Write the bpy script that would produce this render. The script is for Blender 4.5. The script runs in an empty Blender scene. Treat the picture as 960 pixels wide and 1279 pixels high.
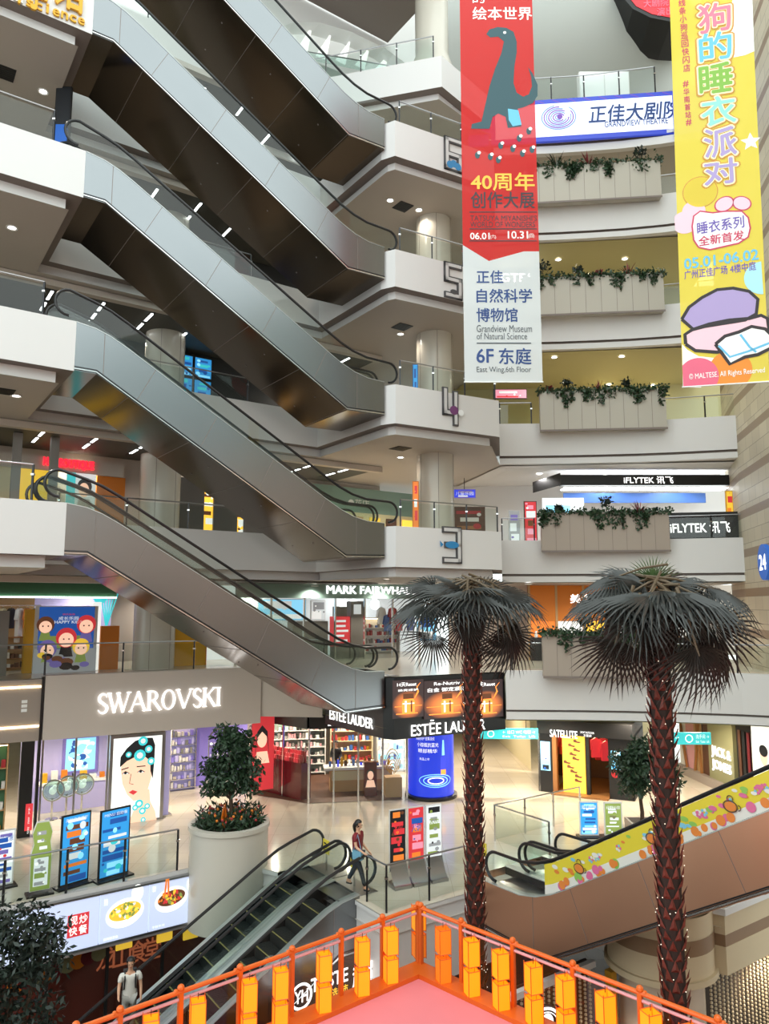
import bpy, bmesh, math, random
from mathutils import Vector, Matrix
from mathutils.geometry import tessellate_polygon
rnd = random.Random(7)
sc = bpy.context.scene
COL = sc.collection
PI = math.pi
R = math.radians
# ---------------------------------------------------------------- camera model (metres; z = 0 on the ground floor)
FPX, TH, EZ = 924.0, R(7.2), 7.4
CT, ST = math.cos(TH), math.sin(TH)
def ray(px, py):
    a = (px - 480) / FPX; b = -(py - 639.5) / FPX
    return a, CT - b * ST, ST + b * CT
def atz(px, py, z):                      # point of that sight line at height z
    r = ray(px, py); t = (z - EZ) / r[2]
    return r[0] * t, r[1] * t, z
def aty(px, py, y):                      # point of that sight line at depth y
    r = ray(px, py); t = y / r[1]
    return r[0] * t, y, EZ + r[2] * t
GA = R(35); GC, GS = math.cos(GA), math.sin(GA); GO = (0.0, 25.28)
def gw(a, b):                            # building grid -> world
    return GO[0] + a * GC - b * GS, GO[1] + a * GS + b * GC
def wg(x, y):
    x -= GO[0]; y -= GO[1]
    return x * GC + y * GS, -x * GS + y * GC
def onb(px, py, b):                      # sight line meets the grid plane b
    r = ray(px, py); t = (b + GO[1] * GC) / (-r[0] * GS + r[1] * GC)
    x, y, z = r[0] * t, r[1] * t, EZ + r[2] * t
    return wg(x, y)[0], z
# ---------------------------------------------------------------- materials
MATS = {}
def mat(name, col, rough=0.5, metal=0.0, emit=None, es=1.0, noise=0.0, nscale=8.0, bump=0.0, spec=0.5, alpha=None, col2=None, trans=0.0):
    m = bpy.data.materials.new(name); m.use_nodes = True
    nt = m.node_tree; b = nt.nodes['Principled BSDF']
    b.inputs['Base Color'].default_value = (*col, 1); b.inputs['Roughness'].default_value = rough
    b.inputs['Metallic'].default_value = metal; b.inputs['Specular IOR Level'].default_value = spec
    if emit is not None:
        b.inputs['Emission Color'].default_value = (*emit, 1); b.inputs['Emission Strength'].default_value = es
    if trans: b.inputs['Transmission Weight'].default_value = trans
    if noise or col2 or bump:
        tc = nt.nodes.new('ShaderNodeTexCoord'); n = nt.nodes.new('ShaderNodeTexNoise')
        n.inputs['Scale'].default_value = nscale; n.inputs['Detail'].default_value = 3
        nt.links.new(tc.outputs['Object'], n.inputs['Vector'])
        if noise or col2:
            mx = nt.nodes.new('ShaderNodeMix'); mx.data_type = 'RGBA'
            c2 = col2 if col2 else tuple(c * (1 - noise) for c in col)
            mx.inputs['A'].default_value = (*col, 1); mx.inputs['B'].default_value = (*c2, 1)
            nt.links.new(n.outputs['Fac'], mx.inputs['Factor']); nt.links.new(mx.outputs['Result'], b.inputs['Base Color'])
        if bump:
            bp = nt.nodes.new('ShaderNodeBump'); bp.inputs['Strength'].default_value = bump; bp.inputs['Distance'].default_value = 0.02
            nt.links.new(n.outputs['Fac'], bp.inputs['Height']); nt.links.new(bp.outputs['Normal'], b.inputs['Normal'])
    MATS[name] = m
    return m
def glass(name, tint, refl=0.08, rough=0.02, keep=0.9):
    m = bpy.data.materials.new(name); m.use_nodes = True; nt = m.node_tree
    for n in list(nt.nodes):
        if n.type != 'OUTPUT_MATERIAL': nt.nodes.remove(n)
    out = [n for n in nt.nodes if n.type == 'OUTPUT_MATERIAL'][0]
    t = nt.nodes.new('ShaderNodeBsdfTransparent'); t.inputs['Color'].default_value = (*[c * keep for c in tint], 1)
    g = nt.nodes.new('ShaderNodeBsdfGlossy'); g.inputs['Roughness'].default_value = rough
    lw = nt.nodes.new('ShaderNodeLayerWeight'); lw.inputs['Blend'].default_value = 0.15
    ad = nt.nodes.new('ShaderNodeMath'); ad.operation = 'MULTIPLY_ADD'; ad.inputs[1].default_value = 0.35; ad.inputs[2].default_value = refl
    mx = nt.nodes.new('ShaderNodeMixShader')
    nt.links.new(lw.outputs['Fresnel'], ad.inputs[0]); nt.links.new(ad.outputs[0], mx.inputs['Fac'])
    nt.links.new(t.outputs[0], mx.inputs[1]); nt.links.new(g.outputs[0], mx.inputs[2]); nt.links.new(mx.outputs[0], out.inputs['Surface'])
    MATS[name] = m
    return m
def brickmat(name, c1, c2, mortar, w, h, msize=0.01, rough=0.3, offset=0.5, spec=0.5, axis=None):
    m = mat(name, c1, rough, spec=spec); nt = m.node_tree; b = nt.nodes['Principled BSDF']
    tc = nt.nodes.new('ShaderNodeTexCoord'); br = nt.nodes.new('ShaderNodeTexBrick')
    br.inputs['Color1'].default_value = (*c1, 1); br.inputs['Color2'].default_value = (*c2, 1); br.inputs['Mortar'].default_value = (*mortar, 1)
    br.inputs['Scale'].default_value = 1; br.inputs['Brick Width'].default_value = w; br.inputs['Row Height'].default_value = h
    br.inputs['Mortar Size'].default_value = msize; br.offset = offset
    if axis == 'wall':
        sp = nt.nodes.new('ShaderNodeSeparateXYZ'); cb = nt.nodes.new('ShaderNodeCombineXYZ'); ad = nt.nodes.new('ShaderNodeMath'); ad.operation = 'ADD'
        nt.links.new(tc.outputs['Object'], sp.inputs[0]); nt.links.new(sp.outputs['X'], ad.inputs[0]); nt.links.new(sp.outputs['Y'], ad.inputs[1])
        nt.links.new(ad.outputs[0], cb.inputs['X']); nt.links.new(sp.outputs['Z'], cb.inputs['Y']); nt.links.new(cb.outputs[0], br.inputs['Vector'])
    else:
        nt.links.new(tc.outputs['Object'], br.inputs['Vector'])
    nt.links.new(br.outputs['Color'], b.inputs['Base Color'])
    return m
def M(n): return MATS[n]
# ---------------------------------------------------------------- mesh builder
class MB:
    def __init__(s): s.v = []; s.f = []; s.m = []; s.X = None
    def add(s, vs, fs, m=0):
        k = len(s.v)
        if s.X is not None: vs = [tuple(s.X @ Vector(p)) for p in vs]
        s.v += [tuple(p) for p in vs]; s.f += [tuple(i + k for i in f) for f in fs]; s.m += [m] * len(fs)
        return s
    def box(s, x0, x1, y0, y1, z0, z1, m=0):
        return s.add([(x0,y0,z0),(x1,y0,z0),(x1,y1,z0),(x0,y1,z0),(x0,y0,z1),(x1,y0,z1),(x1,y1,z1),(x0,y1,z1)],
                     [(0,3,2,1),(4,5,6,7),(0,1,5,4),(1,2,6,5),(2,3,7,6),(3,0,4,7)], m)
    def poly(s, pts, m=0): return s.add(pts, [tuple(range(len(pts)))], m)
    def flat(s, xy, z, m=0, up=True):
        tri = tessellate_polygon([[Vector((p[0], p[1], 0)) for p in xy]])
        return s.add([(p[0], p[1], z) for p in xy], [tuple(t) for t in tri], m)
    def flatxz(s, xz, y, m=0):
        tri = tessellate_polygon([[Vector((p[0], p[1], 0)) for p in xz]])
        return s.add([(p[0], y, p[1]) for p in xz], [tuple(t) for t in tri], m)
    def prism(s, xy, z0, z1, m=0):
        n = len(xy); s.flat(xy, z0, m); s.flat(xy, z1, m)
        return s.add([(p[0], p[1], z0) for p in xy] + [(p[0], p[1], z1) for p in xy], [(i, (i+1) % n, n + (i+1) % n, n + i) for i in range(n)], m)
    def prismy(s, xz, y0, y1, m=0, caps=True):      # outline in x,z, thickness along y
        n = len(xz)
        if caps: s.flatxz(xz, y0, m); s.flatxz(xz, y1, m)
        return s.add([(p[0], y0, p[1]) for p in xz] + [(p[0], y1, p[1]) for p in xz], [(i, (i+1) % n, n + (i+1) % n, n + i) for i in range(n)], m)
    def tube(s, pts, r, seg=8, m=0, closed=False, caps=True):
        pts = [Vector(p) for p in pts]; n = len(pts); rr = r if isinstance(r, (list, tuple)) else [r] * n
        rings = []; up = None
        for i, p in enumerate(pts):
            a = pts[i-1] if (i > 0 or closed) else p; b = pts[(i+1) % n] if (i < n-1 or closed) else p
            t = (b - a).normalized() if (b - a).length > 1e-9 else Vector((0,0,1))
            if up is None: up = Vector((0,0,1)) if abs(t.z) < 0.9 else Vector((1,0,0))
            u = up - t * up.dot(t)
            if u.length < 1e-6: u = t.orthogonal()
            u.normalize(); w = t.cross(u); up = u
            rings.append([tuple(p + (u * math.cos(2*PI*k/seg) + w * math.sin(2*PI*k/seg)) * rr[i]) for k in range(seg)])
        vs = [q for rg in rings for q in rg]; fs = []
        for i in range(n if closed else n-1):
            j = (i+1) % n
            for k in range(seg): fs.append((i*seg+k, i*seg+(k+1) % seg, j*seg+(k+1) % seg, j*seg+k))
        if caps and not closed: fs += [tuple(range(seg))[::-1], tuple((n-1)*seg+k for k in range(seg))]
        return s.add(vs, fs, m)
    def lathe(s, prof, cx=0, cy=0, seg=32, m=0, a0=0, a1=2*PI):
        full = abs(a1 - a0 - 2*PI) < 1e-6; na = seg if full else seg + 1; vs = []; fs = []
        for r, z in prof:
            for k in range(na):
                a = a0 + (a1 - a0) * k / seg; vs.append((cx + r*math.cos(a), cy + r*math.sin(a), z))
        for i in range(len(prof)-1):
            for k in range(seg):
                k2 = (k+1) % na; fs.append((i*na+k, i*na+k2, (i+1)*na+k2, (i+1)*na+k))
        return s.add(vs, fs, m)
    def sweep(s, line, prof, m=0, ms=None, z0=0):   # prof of (inset, z) carried along a plan polyline; inset to the left of travel
        n = len(line); P = [Vector((p[0], p[1])) for p in line]; nr = []
        for i in range(n):
            d1 = (P[i]-P[i-1]).normalized() if i > 0 else None; d2 = (P[i+1]-P[i]).normalized() if i < n-1 else None
            n1 = Vector((-d1.y, d1.x)) if d1 else None; n2 = Vector((-d2.y, d2.x)) if d2 else None
            if n1 is None: v = n2
            elif n2 is None: v = n1
            else:
                v = n1 + n2; v = v / max(v.length_squared / 2, 0.3)
            nr.append(v)
        k = len(prof)
        vs = [(P[i].x + nr[i].x*o, P[i].y + nr[i].y*o, z + z0) for i in range(n) for o, z in prof]
        for j in range(k-1):
            s.add([], [])
        base = len(s.v); s.add(vs, [])
        for i in range(n-1):
            for j in range(k-1):
                s.f.append((base+i*k+j, base+(i+1)*k+j, base+(i+1)*k+j+1, base+i*k+j+1)); s.m.append(ms[j] if ms else m)
        return s
    def ball(s, c, r, seg=10, rings=6, m=0, sc=(1,1,1)):
        prof = [(math.sin(PI*i/rings), -math.cos(PI*i/rings)) for i in range(rings+1)]
        vs = []; fs = []
        for a, z in prof:
            for k in range(seg): vs.append((c[0]+r*sc[0]*a*math.cos(2*PI*k/seg), c[1]+r*sc[1]*a*math.sin(2*PI*k/seg), c[2]+r*sc[2]*z))
        for i in range(rings):
            for k in range(seg): fs.append((i*seg+k, i*seg+(k+1) % seg, (i+1)*seg+(k+1) % seg, (i+1)*seg+k))
        return s.add(vs, fs, m)
    def merge(s, me, X=None, m=0):
        X = X or Matrix(); return s.add([tuple(X @ v.co) for v in me.vertices], [tuple(p.vertices) for p in me.polygons], m)
    def mesh(s, name, mats, smooth=False):
        me = bpy.data.meshes.new(name); me.from_pydata(s.v, [], s.f)
        for mm in (mats if isinstance(mats, (list, tuple)) else [mats]): me.materials.append(M(mm) if isinstance(mm, str) else mm)
        me.polygons.foreach_set('material_index', s.m)
        if smooth: me.polygons.foreach_set('use_smooth', [True] * len(s.f))
        me.update()
        if smooth:
            try: me.set_sharp_from_angle(angle=R(42))
            except Exception: pass
        return me
    def build(s, name, mats, parent=None, loc=(0,0,0), rz=0, smooth=False):
        return link(name, s.mesh(name, mats, smooth), parent, loc, rz)
def link(name, me, parent=None, loc=(0,0,0), rz=0):
    o = bpy.data.objects.new(name, me); COL.objects.link(o)
    o.location = loc; o.rotation_euler = (0, 0, rz)
    if parent is not None: o.parent = parent
    return o
def tag(o, label=None, cat=None, group=None, kind=None):
    if label: o['label'] = label
    if cat: o['category'] = cat
    if group: o['group'] = group
    if kind: o['kind'] = kind
    return o
def thing(name, label, cat, loc=(0,0,0), rz=0, group=None):
    o = bpy.data.objects.new(name, None); COL.objects.link(o); o.location = loc; o.rotation_euler = (0,0,rz); o.empty_display_size = 0.2
    return tag(o, label, cat, group)
KIDS = {}
def copy_tree(o, parent=None):
    c = o.copy(); COL.objects.link(c)
    if parent is not None: c.parent = parent
    for ch in [k for k in o.children]: copy_tree(ch, c)
    return c
def struct(name, mb, mats, grid=False, smooth=False, label=None):
    o = mb.build(name, mats, None, (GO[0], GO[1], 0) if grid else (0,0,0), GA if grid else 0, smooth); o['kind'] = 'structure'
    if label: o['label'] = label
    return o
GL = (GO[0], GO[1], 0)
# ---------------------------------------------------------------- lettering (built-in font, CJK by fallback) as meshes in x (right), z (up), facing -y
TXT = {}
def textmesh(s, bold=0.0, ext=0.0):
    key = (s, bold, ext)
    if key not in TXT:
        cu = bpy.data.curves.new('lettering', 'FONT'); cu.body = s; cu.size = 1; cu.extrude = ext; cu.offset = bold; cu.resolution_u = 3
        o = bpy.data.objects.new('lettering', cu); COL.objects.link(o)
        bpy.context.view_layer.update()
        ev = o.evaluated_get(bpy.context.evaluated_depsgraph_get()); me = ev.to_mesh()
        TXT[key] = ([tuple(v.co) for v in me.vertices], [tuple(p.vertices) for p in me.polygons])
        ev.to_mesh_clear(); bpy.data.objects.remove(o); bpy.data.curves.remove(cu)
    return TXT[key]
def text(mb, s, x0, x1, z0, z1, y=0.0, m=0, bold=0.0, depth=0.0, shear=0.0, fit=True, slant=0.0):
    """letters of s fill the box x0..x1, z0..z1 in the plane y (depth towards -y)"""
    vs, fs = textmesh(s, 0.0, 0.5 if depth else 0.0)
    if not vs: return mb
    xa = min(v[0] for v in vs); xb = max(v[0] for v in vs); ya = min(v[1] for v in vs); yb = max(v[1] for v in vs)
    sx = (x1-x0)/max(xb-xa, 1e-6); sz = (z1-z0)/max(yb-ya, 1e-6)
    if not fit: sx = sz = min(sx, sz)
    e = bold*0.55; nb = 0 if not bold else (4 if bold < 0.06 else 10)
    offs = [(0, 0)] + [(e*math.cos(2*PI*k/nb + 0.4), e*math.sin(2*PI*k/nb + 0.4)) for k in range(nb)]
    for i, (ox, oz) in enumerate(offs):
        out = []
        for v in vs:
            X = x0 + (v[0]-xa+ox)*sx; Z = z0 + (v[1]-ya+oz)*sz
            out.append((X + shear*(Z-z0), (y - depth*(v[2]+0.5) if depth else y) + 0.00002*i, Z + slant*(X-x0)))
        mb.add(out, fs, m)
    return mb
def stroke(mb, pts, w, y, m=0, depth=0.0):
    """a flat ribbon of width w (number or list) along x,z points"""
    n = len(pts); ws = w if isinstance(w, (list, tuple)) else [w]*n; L = []; Q = []
    for i in range(n):
        a = Vector(pts[max(i-1,0)]); b = Vector(pts[min(i+1,n-1)]); t = b-a
        if t.length < 1e-9: t = Vector((1,0))
        t.normalize(); nn = Vector((-t.y, t.x)); p = Vector(pts[i])
        L.append(p+nn*ws[i]/2); Q.append(p-nn*ws[i]/2)
    out = [(q.x, q.y) for q in L] + [(q.x, q.y) for q in reversed(Q)]
    N = len(out)
    if depth:
        vs = [(p[0], y, p[1]) for p in out] + [(p[0], y-depth, p[1]) for p in out]
        fs = []
        for i in range(n-1):
            fs.append((i, i+1, N-2-i, N-1-i)); fs.append((N+i, N+i+1, N+N-2-i, N+N-1-i))
        fs += [(i, (i+1) % N, N+(i+1) % N, N+i) for i in range(N)]
        return mb.add(vs, fs, m)
    return mb.add([(p[0], y, p[1]) for p in out], [(i, i+1, N-2-i, N-1-i) for i in range(n-1)], m)
def disc(mb, cx, cz, r, y, m=0, seg=24, sx=1.0, sz=1.0, a=0.0):
    ca, sa = math.cos(a), math.sin(a); pts = []
    for k in range(seg):
        u = r*sx*math.cos(2*PI*k/seg); v = r*sz*math.sin(2*PI*k/seg); pts.append((cx+u*ca-v*sa, cz+u*sa+v*ca))
    return mb.flatxz(pts, y, m)
def arc(cx, cz, r, a0, a1, n=12, sx=1.0, sz=1.0):
    return [(cx + r*sx*math.cos(a0+(a1-a0)*i/n), cz + r*sz*math.sin(a0+(a1-a0)*i/n)) for i in range(n+1)]
def rect(mb, x0, x1, z0, z1, y, m=0): return mb.add([(x0,y,z0),(x1,y,z0),(x1,y,z1),(x0,y,z1)], [(0,1,2,3)], m)
def S(h):
    h = h.lstrip('#'); o = []
    for i in (0, 2, 4):
        c = int(h[i:i+2], 16) / 255; o.append(c / 12.92 if c <= 0.04045 else ((c + 0.055) / 1.055) ** 2.4)
    return tuple(o)
NUM = {2: 'two', 3: 'three', 4: 'four', 5: 'five', 6: 'six', 7: 'seven'}
mat('white_paint', S('#d8d5d4'), 0.55, noise=0.03, nscale=0.6)
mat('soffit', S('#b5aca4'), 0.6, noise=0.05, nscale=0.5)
mat('groove', S('#7d716b'), 0.6)
mat('cream', S('#b3a878'), 0.6)
mat('olive', S('#8d8558'), 0.6)
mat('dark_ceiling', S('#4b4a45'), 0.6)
mat('darker', S('#2c2b2a'), 0.5)
mat('warm_grey', S('#c9beb6'), 0.5, noise=0.06, nscale=0.7)
mat('beige_panel', S('#c2b7ad'), 0.5)
mat('column', S('#cbc4b8'), 0.22, noise=0.05, nscale=1.5)
mat('black', S('#141314'), 0.35)
mat('black_gloss', S('#0d0d0f'), 0.12)
mat('dark_metal', S('#3a3a3c'), 0.35, 0.8)
mat('chrome', S('#d5d5d5'), 0.18, 1.0)
mat('steel', S('#a9a9ac'), 0.28, 1.0)
mat('rubber', S('#1d1d1f'), 0.3)
mat('white', S('#eeeeee'), 0.5)
mat('gold', S('#d9a63a'), 0.3, 0.7)
mat('wood', S('#a5703e'), 0.45, noise=0.25, nscale=4)
mat('red', S('#b5222a'), 0.45)
mat('leaf', S('#2f4a2c'), 0.5, col2=S('#16261a'), nscale=6)
mat('leaf_dark', S('#26352a'), 0.5, col2=S('#121b16'), nscale=6)
mat('soil', S('#3a2a20'), 0.9)
mat('pale_floor', S('#cfc6b6'), 0.2)
def glow(name, col, st): return mat(name, (0.0, 0.0, 0.0), 0.6, emit=col, es=st)
glow('lamp_white', (1.0, 0.96, 0.88), 9.0)
glow('lamp_tube', (0.95, 1.0, 1.0), 5.0)
glow('lamp_warm', (1.0, 0.78, 0.45), 8.0)
glow('lit_letter', (1.0, 0.98, 0.94), 1.6)
glass('glass_rail', (0.90, 0.97, 0.94), 0.05)
glass('glass_shop', (0.96, 0.98, 0.97), 0.05)
glass('glass_tint', (0.72, 0.88, 0.84), 0.10)
brickmat('floor_tile', S('#d8cdbc'), S('#d2c6b4'), S('#b9ad9b'), 0.9, 0.9, 0.006, 0.13, 0.0)
brickmat('floor_dark', S('#6b6058'), S('#625850'), S('#4c443e'), 0.9, 0.9, 0.008, 0.25, 0.0)
# banded stone: pale courses with a brown course in between
def banded(name, period=1.55, frac=0.2):
    m = brickmat(name, S('#c6bba4'), S('#b9ad96'), S('#8c8170'), 1.1, period/3, 0.012, 0.5, 0.5, axis='wall'); nt = m.node_tree
    b = nt.nodes['Principled BSDF']; br = [n for n in nt.nodes if n.type == 'TEX_BRICK'][0]
    tc = [n for n in nt.nodes if n.type == 'TEX_COORD'][0]; sp = nt.nodes.new('ShaderNodeSeparateXYZ'); nt.links.new(tc.outputs['Object'], sp.inputs[0])
    dv = nt.nodes.new('ShaderNodeMath'); dv.operation = 'DIVIDE'; dv.inputs[1].default_value = period; nt.links.new(sp.outputs['Z'], dv.inputs[0])
    fr = nt.nodes.new('ShaderNodeMath'); fr.operation = 'FRACT'; nt.links.new(dv.outputs[0], fr.inputs[0])
    lt = nt.nodes.new('ShaderNodeMath'); lt.operation = 'LESS_THAN'; lt.inputs[1].default_value = frac; nt.links.new(fr.outputs[0], lt.inputs[0])
    mx = nt.nodes.new('ShaderNodeMix'); mx.data_type = 'RGBA'; mx.inputs['B'].default_value = (*S('#8f7b66'), 1)
    nt.links.new(lt.outputs[0], mx.inputs['Factor']); nt.links.new(br.outputs['Color'], mx.inputs['A']); nt.links.new(mx.outputs['Result'], b.inputs['Base Color'])
banded('banded_stone')
# ---------------------------------------------------------------- gallery slabs and parapets, floors 3 to 7
P5 = wg(4.33, 27.3); P6 = wg(4.9, 30.9)
LEFT_ = [(-26, 0), (-10.26, 0), (-10.26, 4.7), (0, 4.7), (0, 0.22), (0.26, -0.30), P5, P6]
RIGHT = [(4.9, 30.9), (6.2, 30.85), (7.6, 30.75), (9.0, 30.6), (10.5, 30.4), (12, 30.1), (13.3, 29.75), (14.9, 29.3)]
PROF_L = [(0.25, 0.0), (0.25, 0.1), (0, 0.1), (0, -1.3), (0.38, -1.3), (0.38, -1.62)]
PROF_R = [(0.25, 0.0), (0.25, 0.1), (0, 0.1), (0, -1.3), (0.14, -1.3), (0.14, -1.40), (0.03, -1.40), (0.03, -1.64), (0.3, -1.64)]
def inset(line, d):
    mb = MB(); mb.sweep(line, [(d, 0)]); return [(v[0], v[1]) for v in mb.v]
LEFT7 = [(-26, 6.0), (-0.6, 6.0), (3.6, 1.0), P6]
def level(n):
    L = 5.0 * (n - 1); LEFT = LEFT7 if n == 7 else LEFT_
    struct('wall_parapet_left_%d' % n, MB().sweep(LEFT, PROF_L, ms=[0, 0, 0, 1, 0], z0=L), ['white_paint', 'groove'], True)  # recess underside painted darker, its shade put into the groove colour
    if n < 7:
        struct('wall_parapet_right_%d' % n, MB().sweep(RIGHT, PROF_R, ms=[0, 0, 0, 1, 1, 0, 0, 0], z0=L), ['white_paint', 'groove'])
    li = [gw(*p) for p in inset(LEFT, 0.3)]; ri = inset(RIGHT, 0.2)
    back = [(16, 46), (-34, 46), (-34, 10)]
    struct('floor_%d' % n, MB().flat(li[:-1] + ri + back, L), 'pale_floor')
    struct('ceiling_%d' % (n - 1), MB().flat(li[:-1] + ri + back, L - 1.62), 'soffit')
for n in range(3, 8): level(n)
# dropped dark ceilings over the left galleries, pale ones over the right
for n in range(2, 7):
    zc = 5.0 * n - 1.64
    mb = MB(); mb.box(-26, 3.6, 5.6, 9.6, zc - 0.05, zc - 0.01); mb.box(-26, 3.6 if n > 2 else -6.6, 5.3, 5.6, zc - 0.22, zc, 1)
    struct('ceiling_gallery_left_%d' % n, mb, ['dark_ceiling', 'beige_panel'], True)
    struct('ceiling_gallery_right_%d' % n, MB().flat([(5.0, 31.3), (15, 30.2), (15.6, 36), (3.6, 37)], zc - 0.03), {2: 'soffit', 3: 'white_paint', 4: 'cream', 5: 'cream', 6: 'cream'}[n])
# back walls of the galleries
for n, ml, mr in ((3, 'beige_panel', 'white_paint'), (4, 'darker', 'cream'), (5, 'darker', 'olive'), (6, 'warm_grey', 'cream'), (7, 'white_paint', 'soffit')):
    L = 5.0 * (n - 1)
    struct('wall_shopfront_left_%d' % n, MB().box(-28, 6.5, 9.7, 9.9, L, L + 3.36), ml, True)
    mb = MB(); mb.add([(3.2, 36.9, L), (20, 35.2, L), (20, 35.2, L + 3.38), (3.2, 36.9, L + 3.38)], [(0, 1, 2, 3)])
    struct('wall_shopfront_right_%d' % n, mb, mr)
# ---------------------------------------------------------------- second floor slab
A2 = wg(-11.3, 25.15); B2 = wg(-4.74, 28.79); C2 = (-0.05, 4.0)
E2 = (A2[0] - 14, A2[1] + 1.45)
L2 = [E2, A2, B2, C2, (0, 0.1), (0.2, -0.28), P5]
R2 = [(4.33, 27.0), (6.5, 26.9), (8.5, 26.7), (10.5, 26.3), (12.2, 25.85), (13.9, 25.2)]
l2 = [gw(*p) for p in L2]
struct('floor_2', MB().flat(l2 + R2 + [(18, 46), (-34, 46), (-34, 20)], 5.0), 'pale_floor')
struct('ceiling_1', MB().flat(l2 + R2 + [(18, 46), (-34, 46), (-34, 20)], 3.35), 'cream')
struct('wall_parapet_right_2', MB().sweep(R2, [(0.25, 5.0), (0.25, 5.08), (0, 5.08), (0, 3.72), (0.14, 3.72), (0.14, 3.64), (0.02, 3.64), (0.02, 3.38), (0.3, 3.38)], ms=[0, 0, 0, 1, 1, 0, 0, 0]), ['white_paint', 'groove'])
struct('wall_parapet_pale_2', MB().sweep([B2, C2], [(0.2, 5.1), (0, 5.1), (0, 3.30), (0.05, 3.30), (0.05, 3.22), (0.3, 3.22)], ms=[0, 0, 1, 0, 0]), ['beige_panel', 'groove'], True)
mb = MB(); mb.add([(3.2, 37.5, 5), (20, 36.5, 5), (20, 36.5, 8.4), (3.2, 37.5, 8.4)], [(0, 1, 2, 3)]); struct('wall_shopfront_right_2', mb, 'beige_panel')
struct('wall_shopfront_back_2', MB().box(-28, 8.5, 12.5, 12.7, 5, 8.4), 'beige_panel', True)
# ---------------------------------------------------------------- ground floor with the opening down to the basement
OPEN = [(-30, 0.58), (-5.3, 0.58), (-4.45, -1.15), (-3.75, -1.15), (-3.75, -5.35), (2.6, -5.35), (2.6, -8.2), (3.4, -9.7), (24, -9.7)]
og = [gw(*p) for p in OPEN]
struct('floor_1', MB().flat(og + [(40, 46), (-40, 46), (-40, 9)], 0.0), 'floor_tile')
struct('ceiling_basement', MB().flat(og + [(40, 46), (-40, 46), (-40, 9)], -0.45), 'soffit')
struct('wall_slab_edge_left', MB().sweep(OPEN[:3], [(0.02, 0.0), (0, 0.0), (0, -0.12), (0.06, -0.12), (0.06, -1.6), (0.5, -1.6)], ms=[0, 0, 0, 0, 0]), ['white_paint'], True)
struct('wall_slab_edge_front', MB().sweep([(-3.75, -4.05), (-3.75, -5.35), (0.2, -5.35), (2.6, -5.35), (2.6, -7.4)], [(0.02, 0.0), (0, 0.0), (0, -0.1), (0.05, -0.1), (0.05, -1.9), (0.5, -1.9)]), ['white_paint'], True)
struct('floor_basement', MB().box(-45, 45, -25, 46, -5.3, -5.0), 'floor_dark')
# ---------------------------------------------------------------- right hand stone wall
mb = MB(); mb.add([(15.4, 33.0, 3.45), (14.35, 29.6, 3.45), (12.75, 22.0, 3.45), (12.3, 17, 3.45), (15.4, 33.0, 36), (14.35, 29.6, 36), (12.75, 22.0, 36), (12.3, 17, 36)], [(0, 1, 5, 4), (1, 2, 6, 5), (2, 3, 7, 6)])
struct('wall_right', mb, 'banded_stone')
mb = MB(); mb.add([(14.3, 30, 3.45), (12.9, 23.5, 3.45), (12.2, 17, 3.2), (18, 17, 3.4), (18, 30, 3.45)], [(0, 1, 2, 3, 4)])
struct('ceiling_right', mb, 'beige_panel')
# slab edge at the right over the basement
mb = MB(); mb.sweep([(2.6, -7.4), (3.4, -9.7), (24, -9.7)], [(0.02, 0.0), (-0.05, 0.0), (-0.05, -0.16), (0, -0.16), (0, -0.62), (0.01, -0.62), (0.01, -0.9), (0, -0.9), (0, -1.55), (0.5, -1.55)], ms=[1, 1, 1, 0, 0, 2, 0, 0, 0])
mat('stone_beige', S('#cbb898'), 0.45); mat('stone_brown', S('#8a6d52'), .45)
struct('wall_slab_edge_right', mb, ['stone_beige', 'white_paint', 'stone_brown'], True)
# round columns
def column(a, b, r, z0, z1, name='column'):
    mb = MB(); mb.lathe([(r, z0), (r, z1)], a, b, 40)
    for k in range(6):
        t = 2*PI*k/6; mb.box(a + (r+0.001)*math.cos(t) - 0.006, a + (r+0.001)*math.cos(t) + 0.006, b + (r+0.001)*math.sin(t) - 0.006, b + (r+0.001)*math.sin(t) + 0.006, z0, z1, 1)
    return struct(name, mb, ['column', 'groove'], True, True)
CR = wg(2.05, 29.3)
for n in range(2, 7): column(-5.16, 8.15, 0.78, 5*(n-1), 5*n - 1.62)
column(-5.16, 8.15, 0.78, 0, 3.35)
for n in (3, 4, 5): column(CR[0], CR[1], 0.74, 5*(n-1), 5*n - 1.62)
# ---------------------------------------------------------------- escalators
EL, EW, RISE = 10.26, 1.42, 5.0
def deckh(s):                            # deck top above the lower floor
    pts = [(-2, .2), (0, .2), (0.7, .22), (1.25, .34), (1.75, .54), (2.2, .78), (8.9, 4.63), (9.35, 4.86), (9.75, 5.0), (10.26, 5.08), (14, 5.1)]
    for (a, p), (b, q) in zip(pts, pts[1:]):
        if a <= s <= b: return p + (q-p)*(s-a)/(b-a)
    return pts[-1][1]
DS = DS0 = [0, .4, .7, 1.0, 1.25, 1.5, 1.75, 2.0, 2.2, 2.6, 3.5, 4.5, 5.5, 6.5, 7.5, 8.3, 8.9, 9.15, 9.35, 9.55, 9.75, 10.0, 10.26]
mat('steel_clad', S('#8d9093'), 0.27, 1.0, noise=0.10, nscale=0.5)
mat('steel_shaded', S('#66594d'), 0.17, 1.0, noise=0.12, nscale=0.4)  # cladding steel again, darkened for the dim reflections on the underside
mat('steel_copper', S('#dba688'), 0.36, 1.0, noise=0.12, nscale=0.5)
mat('deck_metal', S('#c9cccc'), 0.38, 0.7)
mat('step_metal', S('#3c3f40'), 0.4, 0.6)
mat('step_yellow', S('#8f8550'), 0.5)
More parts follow.
